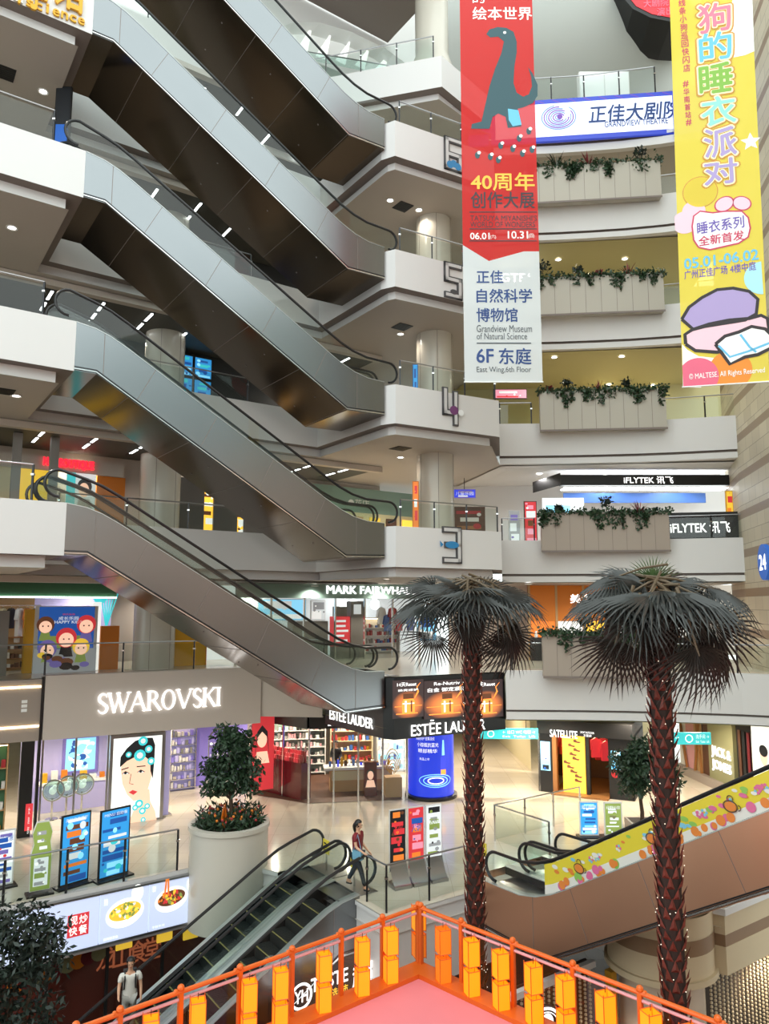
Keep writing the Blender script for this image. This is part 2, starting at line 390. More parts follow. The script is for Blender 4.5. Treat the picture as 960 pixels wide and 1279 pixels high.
def esc_meshes(H0=-1.0, H1=-1.28, cm='steel_clad', ext=0.0):
    """meshes of one escalator: x along the run (0 at the foot), y across, z above the lower floor"""
    D = {}; DS = [-ext] + DS0 if ext else DS0
    bot = [(-ext, H0), (1.55, H0 - 0.05), (9.68, RISE + H1), (10.26, RISE + H1)]
    out = [(s, deckh(s)) for s in DS] + bot[::-1]
    mb = MB(); mb.flatxz(out, 0.0); mb.flatxz(out, EW)
    top = [(s, deckh(s)) for s in DS]
    for y0, y1 in ():
        mb.add([(s, y0, h) for s, h in top] + [(s, y1, h) for s, h in top], [(i, i+1, len(top)+i+1, len(top)+i) for i in range(len(top)-1)], 0)
    for x in (-ext, 10.26):
        h = deckh(x); lo = H0 if x <= 0 else RISE + H1; mb.add([(x, 0, lo), (x, EW, lo), (x, EW, h), (x, 0, h)], [(0, 1, 2, 3)])
    def lo(s):
        for (a, p), (b, q) in zip(bot, bot[1:]):
            if a <= s <= b: return p + (q-p)*(s-a)/(b-a)
    for s in (1.15, 2.6, 4.5, 6.4, 8.3, 9.5):       # joints between the sheets, square to the run on the incline
        d = 0.0 if s in (1.15, 9.5) else 0.5
        a = (s + d*0.5, lo(s + d*0.5) + 0.1); b = (s - d*0.5, deckh(s - d*0.5))
        for y in (-0.003, EW + 0.003): mb.add([(a[0]-0.008, y, a[1]), (a[0]+0.008, y, a[1]), (b[0]+0.008, y, b[1]), (b[0]-0.008, y, b[1])], [(0, 1, 2, 3)], 1)
    dk = MB()
    for y0, y1 in ((-0.01, 0.22), (EW-0.22, EW+0.01)):
        k = len(top); dk.add([(s, y0, h) for s, h in top] + [(s, y1, h) for s, h in top] + [(s, y0, h+.02) for s, h in top] + [(s, y1, h+.02) for s, h in top], [f for i in range(k-1) for f in ((2*k+i, 2*k+i+1, 3*k+i+1, 3*k+i), (i, i+1, 2*k+i+1, 2*k+i), (k+i, k+i+1, 3*k+i+1, 3*k+i))])
    D['deck'] = dk.mesh('deck', 'deck_metal')
    D['cladding'] = mb.mesh('cladding', [cm, 'groove'])
    mb = MB()
    mb.tube([(x, -0.005, z + 0.05) for x, z in bot], 0.03, 6); mb.tube([(x, -0.005, z + 0.11) for x, z in bot], 0.016, 6, 1)
    D['edge_trim'] = mb.mesh('edge_trim', ['chrome', 'dark_metal'], True)
    mb = MB(); n = len(bot)
    mb.add([(x, -0.014, z) for x, z in bot] + [(x, EW+0.014, z) for x, z in bot], [(i, i+1, n+i+1, n+i) for i in range(n-1)], 0)
    for s in (1.6, 3.4, 5.2, 7.0, 8.8):
        z = lo(s); mb.box(s-0.008, s+0.008, 0.0, EW, z-0.006, z+0.002, 1)
    for s in (2.4, 4.3, 6.1): mb.ball((s, EW*0.5, lo(s)), 0.03, 8, 4, 1)
    D['soffit_panel'] = mb.mesh('soffit_panel', ['steel_shaded', 'groove'])
    # balustrade glass and handrail, one side at y = 0
    def rail(s): return deckh(s) + 0.78
    mid = [(s, rail(s)) for s in DS if 0.6 <= s <= 9.8]
    c0 = (-0.25, 0.62); c1 = (10.45, RISE + 0.62)
    lowl = [(c0[0] + 0.36*math.cos(t), c0[1] + 0.36*math.sin(t)) for t in [R(270 - 180*k/10) for k in range(11)]]
    upl = [(c1[0] + 0.36*math.cos(t), c1[1] + 0.36*math.sin(t)) for t in [R(90 - 180*k/10) for k in range(11)]]
    path = lowl + mid + upl
    D['handrail'] = MB().tube([(x, 0, z) for x, z in path], 0.042, 8).mesh('handrail', 'rubber', True)
    gl = lowl + mid + upl; base = [(s, deckh(s)) for s in DS]
    D['balustrade'] = MB().flatxz([(x, z - 0.03) for x, z in gl] + base[::-1], 0.0).mesh('balustrade', 'glass_rail')
    # inner skirts and the step band
    mb = MB()
    for y in (0.2, EW - 0.2):
        m2 = [(s, deckh(s)) for s in DS]; mb.add([(s, y, h) for s, h in m2] + [(s, y, h - 0.32) for s, h in m2], [(i, i+1, len(m2)+i+1, len(m2)+i) for i in range(len(m2)-1)])
    D['skirt'] = mb.mesh('skirt', 'dark_metal')
    D['comb_lower'] = MB().box(-0.7, 0.9, 0.12, EW-0.12, 0.0, 0.02).mesh('comb_plate', ['steel']); D['comb_upper'] = MB().box(9.7, 10.9, 0.12, EW-0.12, RISE, RISE+0.02).mesh('comb_plate', ['steel'])
    mb = MB()
    w = EW - 0.44
    mb.box(-0.2, 0.2, 0.22, 0.22 + w, -0.03, 0, 0); mb.add([(-0.2, 0.22, -0.32), (-0.2, 0.22 + w, -0.32), (-0.2, 0.22 + w, 0), (-0.2, 0.22, 0)], [(0, 1, 2, 3)], 0)
    mb.box(-0.21, -0.17, 0.22, 0.22 + w, 0.0, 0.004, 1)
    for k in range(12): mb.box(-0.19, 0.19, 0.24 + k*w/12, 0.25 + k*w/12, 0, 0.006, 0)
    D['step'] = mb.mesh('step', ['step_metal', 'step_yellow'])
    return D
EM = esc_meshes()
EMC = esc_meshes(-1.0, -1.30, 'steel_copper', 1.05)
def escalator(D, loc, rz, label, group, steps=False, name='escalator', rear=False):
    t = thing(name, label, 'escalator', loc, rz, group)
    for k in ('cladding', 'deck', 'soffit_panel', 'skirt'): link(k, D[k], t)
    e = link('edge_trim', D['edge_trim'], t)
    if rear: e.location = (0, EW + .01, 0)
    for k in ('lower', 'upper'): link('comb_plate', D['comb_' + k], t)
    for y in (0.1, EW - 0.1):
        link('balustrade', D['balustrade'], t, (0, y, 0)); link('handrail', D['handrail'], t, (0, y, 0))
    if steps:
        n = 21
        for k in range(n):
            s = 1.0 + 0.42*k; h = min(max((s - 1.35)*0.595, 0), RISE)
            link('step', D['step'], t, (s, 0, h))
    return t
for n in range(2, 7):
    z = 5.0*(n-1)
    for k, w in ((0, 'front'), (1, 'rear')):
        x, y = gw(0, 1.45*k + EW)
        foot = 'above the black corner sign' if n == 2 else 'beside the balcony numbered %s' % NUM[n]
        escalator(EM, (x, y, z), GA + PI, '%s steel escalator of the pair whose foot is %s' % (w, foot), 'stacked atrium escalators', rear=(w == 'front'))
# pair going down to the basement, at the lower left
for k, w in ((0, 'nearer'), (1, 'farther')):
    x, y = gw(-3.6 - EL, -4.04 + 1.45*k)
    escalator(EM, (x, y, -5.0), GA, ('black stepped escalator down to the basement, farther from the round planter' if k == 0 else 'black stepped escalator down to the basement, next to the round planter'), 'basement escalators', True, rear=(k == 1))
# pair rising from the ground floor at the right
for k, w in ((0, 'front'), (1, 'rear')):
    x, y = gw(-0.55 + 1.45*k, -5.95)
    escalator(EMC, (x, y, 0), GA - PI/2, ('front copper clad escalator with yellow patterned side behind the tall palm' if k == 0 else 'copper clad escalator on the far side of the yellow patterned one'), 'right hand escalators', rear=(k == 1))

# printed yellow film on the glass of the nearest copper escalator, with invented balloons and flowers
FILM = {}
def film():
    x, y = gw(-0.55, -5.0); t = [o for o in bpy.data.objects if o.get('label', '').startswith('front copper')][0]
    for nm, h in (('film_yellow', '#e3cf3a'), ('film_white', '#e6e3dc'), ('film_pink', '#dd6d9a'), ('film_orange', '#e5863a'), ('film_green', '#8fc25a'), ('film_blue', '#7fc3dd'), ('film_brown', '#5a3a30')):
        v = [int(h[i:i+2], 16)/255 for i in (1, 3, 5)]; mat(nm, tuple(((c+.055)/1.055)**2.4 for c in v), .35)
    S0 = [s for s in DS if 1.5 <= s <= 10.26]; m = MB(); lo = [(s, deckh(s)+.03) for s in S0]; md = [(s, deckh(s)+.24) for s in S0]; hi = [(s, deckh(s)+.72) for s in S0]; k = len(S0); Y = .07
    m.add([(a, Y, b) for a, b in lo] + [(a, Y, b) for a, b in md] + [(a, Y, b) for a, b in hi], [(i, i+1, k+i+1, k+i) for i in range(k-1)], 1)
    m.f += [(k+i, k+i+1, 2*k+i+1, 2*k+i) for i in range(k-1)]; m.m += [0]*(k-1)
    m.build('printed_film', ['film_yellow', 'film_white'], t)
    r = random.Random(12); m = MB()
    for i in range(150):
        s = r.uniform(1.7, 10.1); b = deckh(s); q = r.random(); 
        if q < .45: disc(m, s, b+r.uniform(.08, .2), r.uniform(.05, .11), Y-.004-.0001*i, r.choice([2, 3, 4, 2, 3]), 14)
        elif q < .8: disc(m, s, b+r.uniform(.3, .64), r.uniform(.03, .07), Y-.004-.0001*i, r.choice([1, 1, 3, 4, 5, 2]), 12, 1.5, .8)
        else: 
            for j in range(5): disc(m, s+.05*math.cos(j*1.257), b+.45+.05*math.sin(j*1.257), .032, Y-.004-.0001*i, r.choice([1, 2, 5]), 8)
    for s in (2.6, 4.6, 6.4, 8.2, 9.4):
        b = deckh(s)+.36; stroke(m, arc(s, b, .13, 0, 2*PI, 18, 1.1, .8), .022, Y-.03, 6); stroke(m, arc(s, b+.14, .06, -.4, PI+.4, 10), .02, Y-.03, 6); disc(m, s, b, .11, Y-.028, 3, 14, 1.1, .8); stroke(m, arc(s+.16, b, .05, -PI/2, PI/2, 8), .018, Y-.03, 6)
    o = m.build('film_ornament', ['film_yellow', 'film_white', 'film_pink', 'film_orange', 'film_green', 'film_blue', 'film_brown'], t); o['kind'] = 'stuff'
film()
mat('warn_yellow', (.75, .6, .05), .45)
def warning(x, y, z, rz, label):
    t = thing('warning_sign', label, 'sign', (x, y, z), rz); MB().box(-.16, .16, -.01, .01, .45, .82).build('panel', 'warn_yellow', t); MB().box(-.02, .02, 0, .03, 0, .45).build('stem', 'chrome', t)
    m = MB()
    for k in range(3): m.box(-.11, .1-.04*k, -.014, -.01, .52+.09*k, .56+.09*k)
    m.build('lettering', 'dark_metal', t)
# ---------------------------------------------------------------- plane helper: a vertical plane in the place, addressed by sight lines
class Pl:
    def __init__(s, o, rz): s.o = o; s.rz = rz; s.c = math.cos(rz); s.s = math.sin(rz)
    def p(s, px, py, d=0.0):             # local (x, z) where that sight line meets the plane moved d inwards
        r = ray(px, py); ox, oy, oz = s.o
        k = -ox*(-s.s) - oy*s.c           # local y of the eye
        t = (d - k) / (-r[0]*s.s + r[1]*s.c)
        x, y, z = r[0]*t, r[1]*t, EZ + r[2]*t
        return (x-ox)*s.c + (y-oy)*s.s, z - oz
    def q(s, *pts, d=0.0): return [s.p(px, py, d) for px, py in pts]
    def box(s, l, t, r, b, d=0.0):        # pixel box -> x0, x1, z0, z1
        c = [s.p(l, (t+b)/2, d)[0], s.p(r, (t+b)/2, d)[0]]; m = (l+r)/2
        return c[0], c[1], s.p(m, b, d)[1], s.p(m, t, d)[1]
def pl2(p0, p1, z): return Pl((p0[0], p0[1], z), math.atan2(p1[1]-p0[1], p1[0]-p0[0]))
def plg(a0, b0, a1, b1, z): return pl2(gw(a0, b0), gw(a1, b1), z)
def plf(x0, y0, x1, y1, z=0.0): return pl2(atz(x0, y0, z), atz(x1, y1, z), z)
# ---------------------------------------------------------------- glass railings: each run is one thing
def railing(pts, z, label, group=None, h=0.95, sp=1.5, gm='glass_rail', lean=0.0, r=0.024, name='glass_railing', pm='dark_metal'):
    t = thing(name, label, 'railing', (pts[0][0], pts[0][1], z), 0, group)
    ox, oy = pts[0][0], pts[0][1]
    P = [Vector((p[0]-ox, p[1]-oy)) for p in pts]
    MB().tube([(p.x, p.y, h) for p in P], r, 8).build('top_rail', 'steel', t, smooth=True)
    g = MB()
    for i in range(len(P)-1):
        a, b = P[i], P[i+1]; n = max(1, round((b-a).length / sp))
        for k in range(n):
            p = a + (b-a)*(k/n + 0.02/n); q = a + (b-a)*((k+1)/n - 0.02/n)
            MB().add([(p.x, p.y, 0.04), (q.x, q.y, 0.04), (q.x, q.y, h-0.08), (p.x, p.y, h-0.08)], [(0,1,2,3)]).build('glass_panel', gm, t)
        for k in range(n + (1 if i == len(P)-2 else 0)):
            p = a + (b-a)*(k/n)
            m = MB(); m.box(p.x-0.025, p.x+0.025, p.y-0.025, p.y+0.025, -0.02, h, 0); m.box(p.x-0.04, p.x+0.04, p.y-0.04, p.y+0.04, h*0.7, h*0.7+0.05, 1); m.build('post', [pm, 'chrome'], t)
    return t
WD = {3: 'second level up from the black beauty sign', 4: '', 5: '', 6: ''}
for n in (3, 4, 5, 6):
    L = 5.0*(n-1) + 0.1
    railing([(0.55, 25.45), (4.2, 27.4)], L, 'glass railing on the balcony bearing the numeral %s' % NUM[n], 'balcony railings')
    railing([gw(-16.2, 0.12), gw(-11.1, 0.12)], L, 'glass railing on the left landing of the %s floor' % ('', '', '', 'third', 'fourth', 'fifth', 'sixth', 'seventh')[n], 'landing railings')
    railing([gw(-9.5, 4.85), gw(-3, 4.85)] , L, 'thin railing behind the escalators on the %s floor' % ('', '', '', 'third', 'fourth', 'fifth', 'sixth', 'seventh')[n], 'rear gallery railings', 0.95, 2.4)
for n, nm in ((3, 'third'), (4, 'fourth'), (5, 'fifth'), (6, 'sixth')):
    L = 5.0*(n-1) + 0.1
    railing([(11.7, 30.35), (13.3, 29.95), (14.5, 29.6)], L, 'railing right of the ivy box on the %s floor' % nm, 'curved gallery railings')
    railing([(4.95, 31.05), (6.3, 31.0)], L, 'railing left of the ivy box on the %s floor' % nm, 'curved gallery railings')
railing([gw(A2[0]-6, A2[1]+0.9), gw(A2[0], A2[1]+0.15), gw(B2[0], B2[1]+0.15), gw(C2[0]+0.1, C2[1]+0.1)], 5.1, 'glass railing above the jewellery shop fascia on the second floor', None, 1.0, 2.2)
railing([(4.6, 27.15), (6.4, 27.1)], 5.1, 'glass railing left of the lowest ivy box', None, 0.95, 1.8)
railing([(10.2, 26.6), (12.2, 26.05), (13.6, 25.5)], 5.1, 'glass railing right of the lowest ivy box', None, 0.95, 1.8)
# ground floor, around the opening
railing([gw(-17, 0.62), gw(-6.7, 0.62)], 0.0, 'glass railing with dark posts left of the round planter', None, 1.1, 1.45)
railing([gw(-3.55, -4.3), gw(-3.55, -5.15), gw(-0.9, -5.15)], 0.0, 'glass railing between the descending escalators and the copper one', None, 1.1, 1.25)
railing([gw(2.45, -4.9), gw(2.45, -2.6), gw(6.5, -2.6)], 0.0, 'steel railing behind the copper escalator foot', None, 1.1, 1.6, pm='chrome')
# ---------------------------------------------------------------- floor numbers on the balcony corners
mat('digit_face', S('#c9c6c6'), 0.4); mat('digit_edge', S('#4c4a4d'), 0.4)
mat('blue_paint', S('#2f7fb5'), 0.4); mat('purple_paint', S('#6f3b6c'), 0.4)
DIG = {3: [[(0, 1.9), (1, 1.9), (1, 0), (0, 0)], [(0.15, .95), (1, .95)]], 4: [[(0, 1.95), (0, .6), (.75, .6)], [(.75, 1.8), (.75, 0)]],
       5: [[(1, 1.9), (0, 1.9), (0, 1.0), (1, 1.0), (1, 0), (0, 0)]], 6: [[(1, 1.9), (0, 1.9), (0, 0), (1, 0), (1, .9), (.2, .9)]]}
DBOX = {3: (555, 662, 572, 700), 4: (555, 490, 572, 528), 5: (557, 333, 573, 370), 6: (557, 177, 573, 211)}
for n in (3, 4, 5, 6):
    L = 5.0*(n-1); pl = pl2((0.40, 25.2), (4.33, 27.3), L - 1.3)
    x0, x1, z0, z1 = pl.box(*DBOX[n]); k = x1-x0; kz = (z1-z0)/1.9
    t = thing('floor_number_sign', 'raised square shaped numeral %s on a white balcony front' % NUM[n], 'sign', (pl.o[0], pl.o[1], pl.o[2]), pl.rz, 'floor number signs')
    m = MB(); f = MB()
    for st in DIG[n]:
        pts = [(x0 + a*k, z0 + b*kz) for a, b in st]
        for i in range(len(pts)-1):
            (ax, az), (bx, bz) = pts[i], pts[i+1]; e = 0.13
            for mm, e, y0, y1 in ((m, 0.115, -0.07, 0.0), (f, 0.06, -0.085, -0.06)):
                mm.box(min(ax, bx)-e, max(ax, bx)+e, y0, y1, min(az, bz)-e, max(az, bz)+e)
    m.build('edge', 'digit_edge', t); f.build('face', 'digit_face', t)
    d = MB()
    if n == 3: disc(d, x0+k*0.45, (z0+z1)/2, 0.22, -0.09, 0, 20, 1.3, 0.6); d.flatxz([(x0-0.1, (z0+z1)/2), (x0-0.25, (z0+z1)/2+0.14), (x0-0.22, (z0+z1)/2-0.1)], -0.09); d.build('blue_shape', 'blue_paint', t)
    if n == 4: disc(d, x0+k*0.6, z0+kz*0.75, 0.17, -0.09, 0, 20, 1.1, 1.0); disc(d, x0+k*1.1, z0+kz*0.65, 0.12, -0.095, 1, 16); d.build('purple_shape', ['purple_paint', 'white'], t)
    if n == 5: disc(d, x0+k*0.5, z0+kz*0.22, 0.14, -0.09, 0, 20, 1.2, .7); d.build('dark_shape', 'digit_edge', t)
    if n == 6:
        for q in range(3): disc(d, x0+k*(0.2+0.3*q), z0+kz*(0.15+0.12*(q == 1)), 0.15, -0.09-0.001*q, 0, 16)
        d.build('blue_shape', 'blue_paint', t)
# ---------------------------------------------------------------- hanging banners
def cloth(name, col, clear=0.12):
    m = bpy.data.materials.new(name); m.use_nodes = True; nt = m.node_tree
    for n in list(nt.nodes):
        if n.type != 'OUTPUT_MATERIAL': nt.nodes.remove(n)
    out = [n for n in nt.nodes if n.type == 'OUTPUT_MATERIAL'][0]
    d = nt.nodes.new('ShaderNodeBsdfDiffuse'); d.inputs['Color'].default_value = (*col, 1)
    tl = nt.nodes.new('ShaderNodeBsdfTranslucent'); tl.inputs['Color'].default_value = (*col, 1)
    tp = nt.nodes.new('ShaderNodeBsdfTransparent'); tp.inputs['Color'].default_value = (*[0.5 + 0.5*c for c in col], 1)
    a = nt.nodes.new('ShaderNodeMixShader'); a.inputs['Fac'].default_value = 0.22; b = nt.nodes.new('ShaderNodeMixShader'); b.inputs['Fac'].default_value = clear
    nt.links.new(d.outputs[0], a.inputs[1]); nt.links.new(tl.outputs[0], a.inputs[2]); nt.links.new(a.outputs[0], b.inputs[1]); nt.links.new(tp.outputs[0], b.inputs[2]); nt.links.new(b.outputs[0], out.inputs['Surface'])
    MATS[name] = m
cloth('cloth_red', S('#d63f3f'), 0.14); cloth('cloth_white', S('#dfe2e4'), 0.10); cloth('cloth_yellow', S('#f0dc62'), 0.12)
def ink(name, h): mat(name, S(h), 0.6)
for nm, h in (('ink_white', '#f4f1ee'), ('ink_navy', '#24427c'), ('ink_dark', '#3a2c33'), ('ink_yellow', '#f0bb45'), ('ink_teal', '#2f4f57'), ('ink_grey', '#4a5058'), ('ink_pink', '#d9788f'), ('ink_blue', '#68b7dc'),
              ('ink_green', '#7fae45'), ('ink_mint', '#8ecfc5'), ('ink_lilac', '#a795c4'), ('ink_black', '#2a2226'), ('ink_lightpink', '#f0c3d0'), ('ink_orange', '#e58a2c'), ('ink_rose', '#e0637f'), ('ink_outline', '#c98c3a'),
              ('ink_purple', '#6b55a8'), ('ink_crimson', '#c23a5c'), ('ink_cream', '#f4eebb'), ('ink_paleblue', '#a8dbe8'), ('ink_gold', '#d8a21c'), ('ink_red', '#cf2f33')): ink(nm, h)
def B(pl, mb, s, l, t, r, b, y, m, bold=0.0, slant=0.0): 
    x0, x1, z0, z1 = pl.box(l, t, r, b); return text(mb, s, x0, x1, z0, z1, y, m, bold, slant=slant)
pl = pl2(aty(580, 478, 22), aty(678, 478, 22.0), aty(600, 478, 22)[2])
t = thing('hanging_banner', 'tall red and white exhibition banner hanging in the middle of the atrium', 'banner', pl.o, pl.rz)
W = pl.p(677.5, 478)[0]; H = 14.6
zr = pl.p(600, 306)[1]; zp = pl.p(600, 326)[1]; zq = pl.p(677, 314)[1]
red = [(0.0, zr), (W*0.34, zp), (W*0.8, zq), (W, zq), (W, H), (0.02, H)]
MB().flatxz(red, 0.0).build('red_cloth', 'cloth_red', t)
MB().flatxz([(0, 0), (W, 0), (W, zq), (W*0.8, zq), (W*0.34, zp), (0, zr)], 0.0).build('white_cloth', 'cloth_white', t)
mb = MB(); mb.tube([(-0.02, 0, 0.02), (W+0.02, 0, 0.02)], 0.02, 6); mb.build('bottom_rod', 'white', t)
mb = MB()
B(pl, mb, '的', 590, -8, 605, 4, -0.01, 0, 0.02); B(pl, mb, '绘本世界', 590, 9, 664, 25, -0.01, 0, 0.025); mb.build('white_title', 'ink_white', t)
mb = MB(); B(pl, mb, '06.01', 587, 291, 611, 299, -0.01, 0, 0.03); mb.build('opening_date', 'ink_white', t); mb = MB(); B(pl, mb, '10.31', 634, 289, 659, 298, -0.01, 0, 0.03); B(pl, mb, '(六)', 612, 293, 619, 299, -0.01, 0); B(pl, mb, '(四)', 660, 292, 667, 298, -0.01, 0)
mb.build('closing_date', 'ink_white', t)
mb = MB(); B(pl, mb, '40周年', 588, 216, 667, 238, -0.01, 0, 0.03); mb.build('yellow_lettering', 'ink_yellow', t)
mb = MB(); B(pl, mb, '创作大展', 588, 240, 667, 260, -0.01, 0, 0.03); mb.build('navy_title', 'ink_dark', t)
mb = MB(); B(pl, mb, "TATSUYA MIYANISHI'S", 587, 269, 670, 276, -0.01, 0, 0.0); B(pl, mb, 'WORLD OF WONDERS', 587, 277, 668, 284, -0.01, 0, 0.0)
for yy in (265, 286, 301):
    x0, x1, z0, z1 = pl.box(586, yy-0.6, 670, yy+0.6); rect(mb, x0, x1, z0, z1, -0.01)
mb.build('dark_lettering', 'ink_dark', t)
mb = MB()
B(pl, mb, '正佳', 595, 338, 628, 354, -0.01, 0, 0.03); B(pl, mb, '自然科学', 595, 361, 664, 378, -0.01, 0, 0.03); B(pl, mb, '博物馆', 595, 385, 646, 402, -0.01, 0, 0.03); mb.build('museum_lettering', 'ink_navy', t); mb = MB(); B(pl, mb, '6F', 595, 436, 616, 453, -0.01, 0, 0.03); B(pl, mb, '东庭', 623, 435, 663, 455, -0.01, 0, 0.03)
mb.build('floor_lettering', 'ink_navy', t)
mb = MB(); B(pl, mb, 'Grandview Museum', 595, 406, 664, 415, -0.01, 0); B(pl, mb, 'of Natural Science', 595, 416, 658, 424, -0.01, 0); B(pl, mb, 'East Wing,6th Floor', 595, 458, 663, 467, -0.01, 0)
x0, x1, z0, z1 = pl.box(595, 428, 663, 429.5); rect(mb, x0, x1, z0, z1, -0.01); mb.build('small_lettering', 'ink_grey', t)
# plain generic long-necked beast standing for the printed picture
Q = lambda *pp: pl.q(*pp)
mb = MB()
body = [(601, 152), (606, 130), (611, 108), (618, 86), (626, 66), (629, 52), (622, 46), (612, 47), (607, 43), (611, 37), (621, 34), (632, 35), (641, 40), (645, 52), (645, 66), (642, 84), (641, 104), (645, 116), (653, 121), (660, 118), (664, 108), (663, 96), (659, 84), (665, 92), (671, 106), (671, 120), (665, 129), (654, 134), (646, 136), (648, 146), (651, 158), (634, 160), (631, 146), (622, 142), (615, 146), (611, 161), (588, 161), (589, 155)]
mb.flatxz(Q(*body), -0.01, 0); mb.flatxz(Q((634, 136), (647, 138), (651, 156), (640, 158), (635, 150)), -0.012, 1)
disc(mb, *pl.p(630, 41), 0.05, -0.014, 2)
for i, (a, b) in enumerate(((596, 194), (612, 196), (625, 182), (640, 186), (652, 192), (664, 187), (622, 200), (648, 173), (660, 164))):
    disc(mb, *pl.p(a, b), 0.10, -0.012, 0, 10, 0.8, 1.2); disc(mb, *pl.p(a+2, b-3), 0.06, -0.014, 2, 8)
mb.build('printed_picture', ['ink_teal', 'ink_blue', 'ink_white'], t)
# right banner
zb = aty(852.5, 484, 16.0)[2]
pl = pl2(atz(852.5, 484, zb), atz(961, 477, zb), zb)
t = thing('hanging_banner', 'tall yellow cartoon event banner hanging at the upper right', 'banner', pl.o, pl.rz)
W = pl.p(961, 479)[0]; tl = pl.p(836, 0); tr = pl.p(938.5, 0)
MB().flatxz([(0, 0), (W, 0), (tr[0]+0.02, tr[1]+1.2), (tl[0]+0.02, tl[1]+1.2)], 0.0).build('cloth', 'cloth_yellow', t)
mb = MB(); mb.tube([(-0.02, 0, 0.01), (W+0.02, 0, 0.01)], 0.018, 6); mb.build('bottom_rod', 'white', t)
def pq(*pp): return pl.q(*pp)
def lay(k): return -0.004 - 0.003*k
mb = MB()       # colour fields of the print
mb.flatxz(pq((915, -5), (939, -5), (941.5, 64), (930, 69), (915, 72), (905, 60)), lay(0), 0)
mb.build('cloud_patch', 'ink_white', t); mb = MB(); mb.flatxz(pq((851.5, 430), (858, 437), (872, 445), (900, 448), (888, 462), (875, 484), (852.5, 484)), lay(0), 0)
def cdisc(cx, cz, r, y, m):
    P = [(cx + r*math.cos(2*PI*k/36), cz + r*math.sin(2*PI*k/36)) for k in range(36)]
    for ax, lim, sg in ((0, 0.01, 1), (0, W-0.01, -1), (1, 0.02, 1)):
        Q2 = []
        for a, b in zip(P, P[1:] + P[:1]):
            ia, ib = sg*(a[ax]-lim) >= 0, sg*(b[ax]-lim) >= 0
            if ia: Q2.append(a)
            if ia != ib: t_ = (lim-a[ax])/(b[ax]-a[ax]); Q2.append((a[0]+(b[0]-a[0])*t_, a[1]+(b[1]-a[1])*t_))
        P = Q2
    mb.flatxz(P, y, m)
mb.build('cloud_patch', ['ink_white'], t)
PALB = ['ink_white', 'ink_rose', 'ink_orange', 'ink_paleblue', 'ink_lightpink', 'ink_outline', 'cloth_yellow']
for A_ in ([(872, 470, .42, 1, 1)], [(912, 462, .44, .6, 2)], [(952, 347, .38, .5, 3)], [(855, 278, .27, .5, 4), (866, 264, .25, .6, 4)], [(874, 240, .38, .4, 5), (874, 240, .36, .8, 6)]):
    mb = MB()
    for px, py, r_, l_, m_ in A_: cdisc(*pl.p(px, py), r_, lay(l_), m_)
    mb.build('balloon', PALB, t)
mb = MB()
st = []
c = pl.p(937, 177)
for k in range(10):
    r_ = 0.22 if k % 2 == 0 else 0.1; st.append((c[0]+r_*math.cos(PI/2+k*PI/5), c[1]+r_*math.sin(PI/2+k*PI/5)))
mb.flatxz(st, lay(0.5), 0)
mb.build('star', ['ink_white', 'ink_rose', 'ink_orange', 'ink_paleblue', 'ink_lightpink', 'ink_outline', 'cloth_yellow'], t)
BIG = [('狗', 872, 5, 912, 40, 'ink_pink', 1), ('的', 873, 41, 913, 75, 'ink_blue', 2), ('睡', 873, 80, 914, 116, 'ink_green', 3), ('衣', 876, 121, 918, 156, 'ink_mint', 4), ('派', 879, 160, 919, 196, 'ink_lilac', 5), ('对', 879, 199, 920, 230, 'ink_lilac', 6)]
o1 = MB(); o2 = MB(); o3 = MB()
for ch, l, tp, r_, b_, mm, mi in BIG:
    B(pl, o1, ch, l-1.5, tp-1.5, r_+1.5, b_+1.5, lay(2), 0, 0.13); B(pl, o2, ch, l-0.8, tp-0.8, r_+0.8, b_+0.8, lay(3), 0, 0.085); B(pl, o3, ch, l, tp, r_, b_, lay(4), mi-1, 0.04)
o1.build('letter_outline', 'ink_outline', t); o2.build('letter_halo', 'ink_cream', t)
o3.build('large_lettering', ['ink_pink', 'ink_blue', 'ink_green', 'ink_mint', 'ink_lilac', 'ink_lilac'], t)
mb = MB()
for k, ch in enumerate('线条小狗巡回快闪店'): B(pl, mb, ch, 847+k*0.75, -1+k*10.2, 855.5+k*0.75, 8+k*10.2, lay(1), 0, 0.03)
for k, ch in enumerate('#华南首站#'): B(pl, mb, ch, 852.5+k*0.75, 101+k*9.6, 859.5+k*0.75, 109+k*9.6, lay(1), 0, 0.03)
mb.build('side_lettering', 'ink_crimson', t)
bub = MB()
bx = pq((864, 283), (866, 270), (874, 264), (890, 266), (906, 264), (926, 264), (934, 272), (936.5, 285), (934, 296), (922, 304), (904, 308), (886, 312), (872, 309), (866, 300))
bub.flatxz(bx, lay(1), 0); stroke(bub, bx + [bx[0]], 0.035, lay(1.5), 1)
for a_, b_, rr, an in ((904, 255, 0.2, 0.5), (926, 254, 0.19, -0.5)):
    disc(bub, *pl.p(a_, b_), rr+0.02, lay(0.8), 1, 20, 1.0, 0.8, an); disc(bub, *pl.p(a_, b_), rr-0.01, lay(1.2), 2, 20, 1.0, 0.8, an)
bub.build('speech_bubble', ['ink_white', 'ink_crimson', 'ink_lightpink'], t)
mb = MB(); B(pl, mb, '睡衣系列', 870, 275, 929, 290, lay(2.5), 0, 0.03, 0.05); mb.build('bubble_lettering', 'ink_purple', t)
mb = MB(); B(pl, mb, '全新首发', 872, 293, 929, 305, lay(2.5), 0, 0.035, 0.05); mb.build('red_lettering', 'ink_crimson', t)
mb = MB(); B(pl, mb, '05.01-06.02', 854, 319, 947, 332, lay(1), 0, 0.04, 0.04); mb.build('date_lettering', 'ink_blue', t)
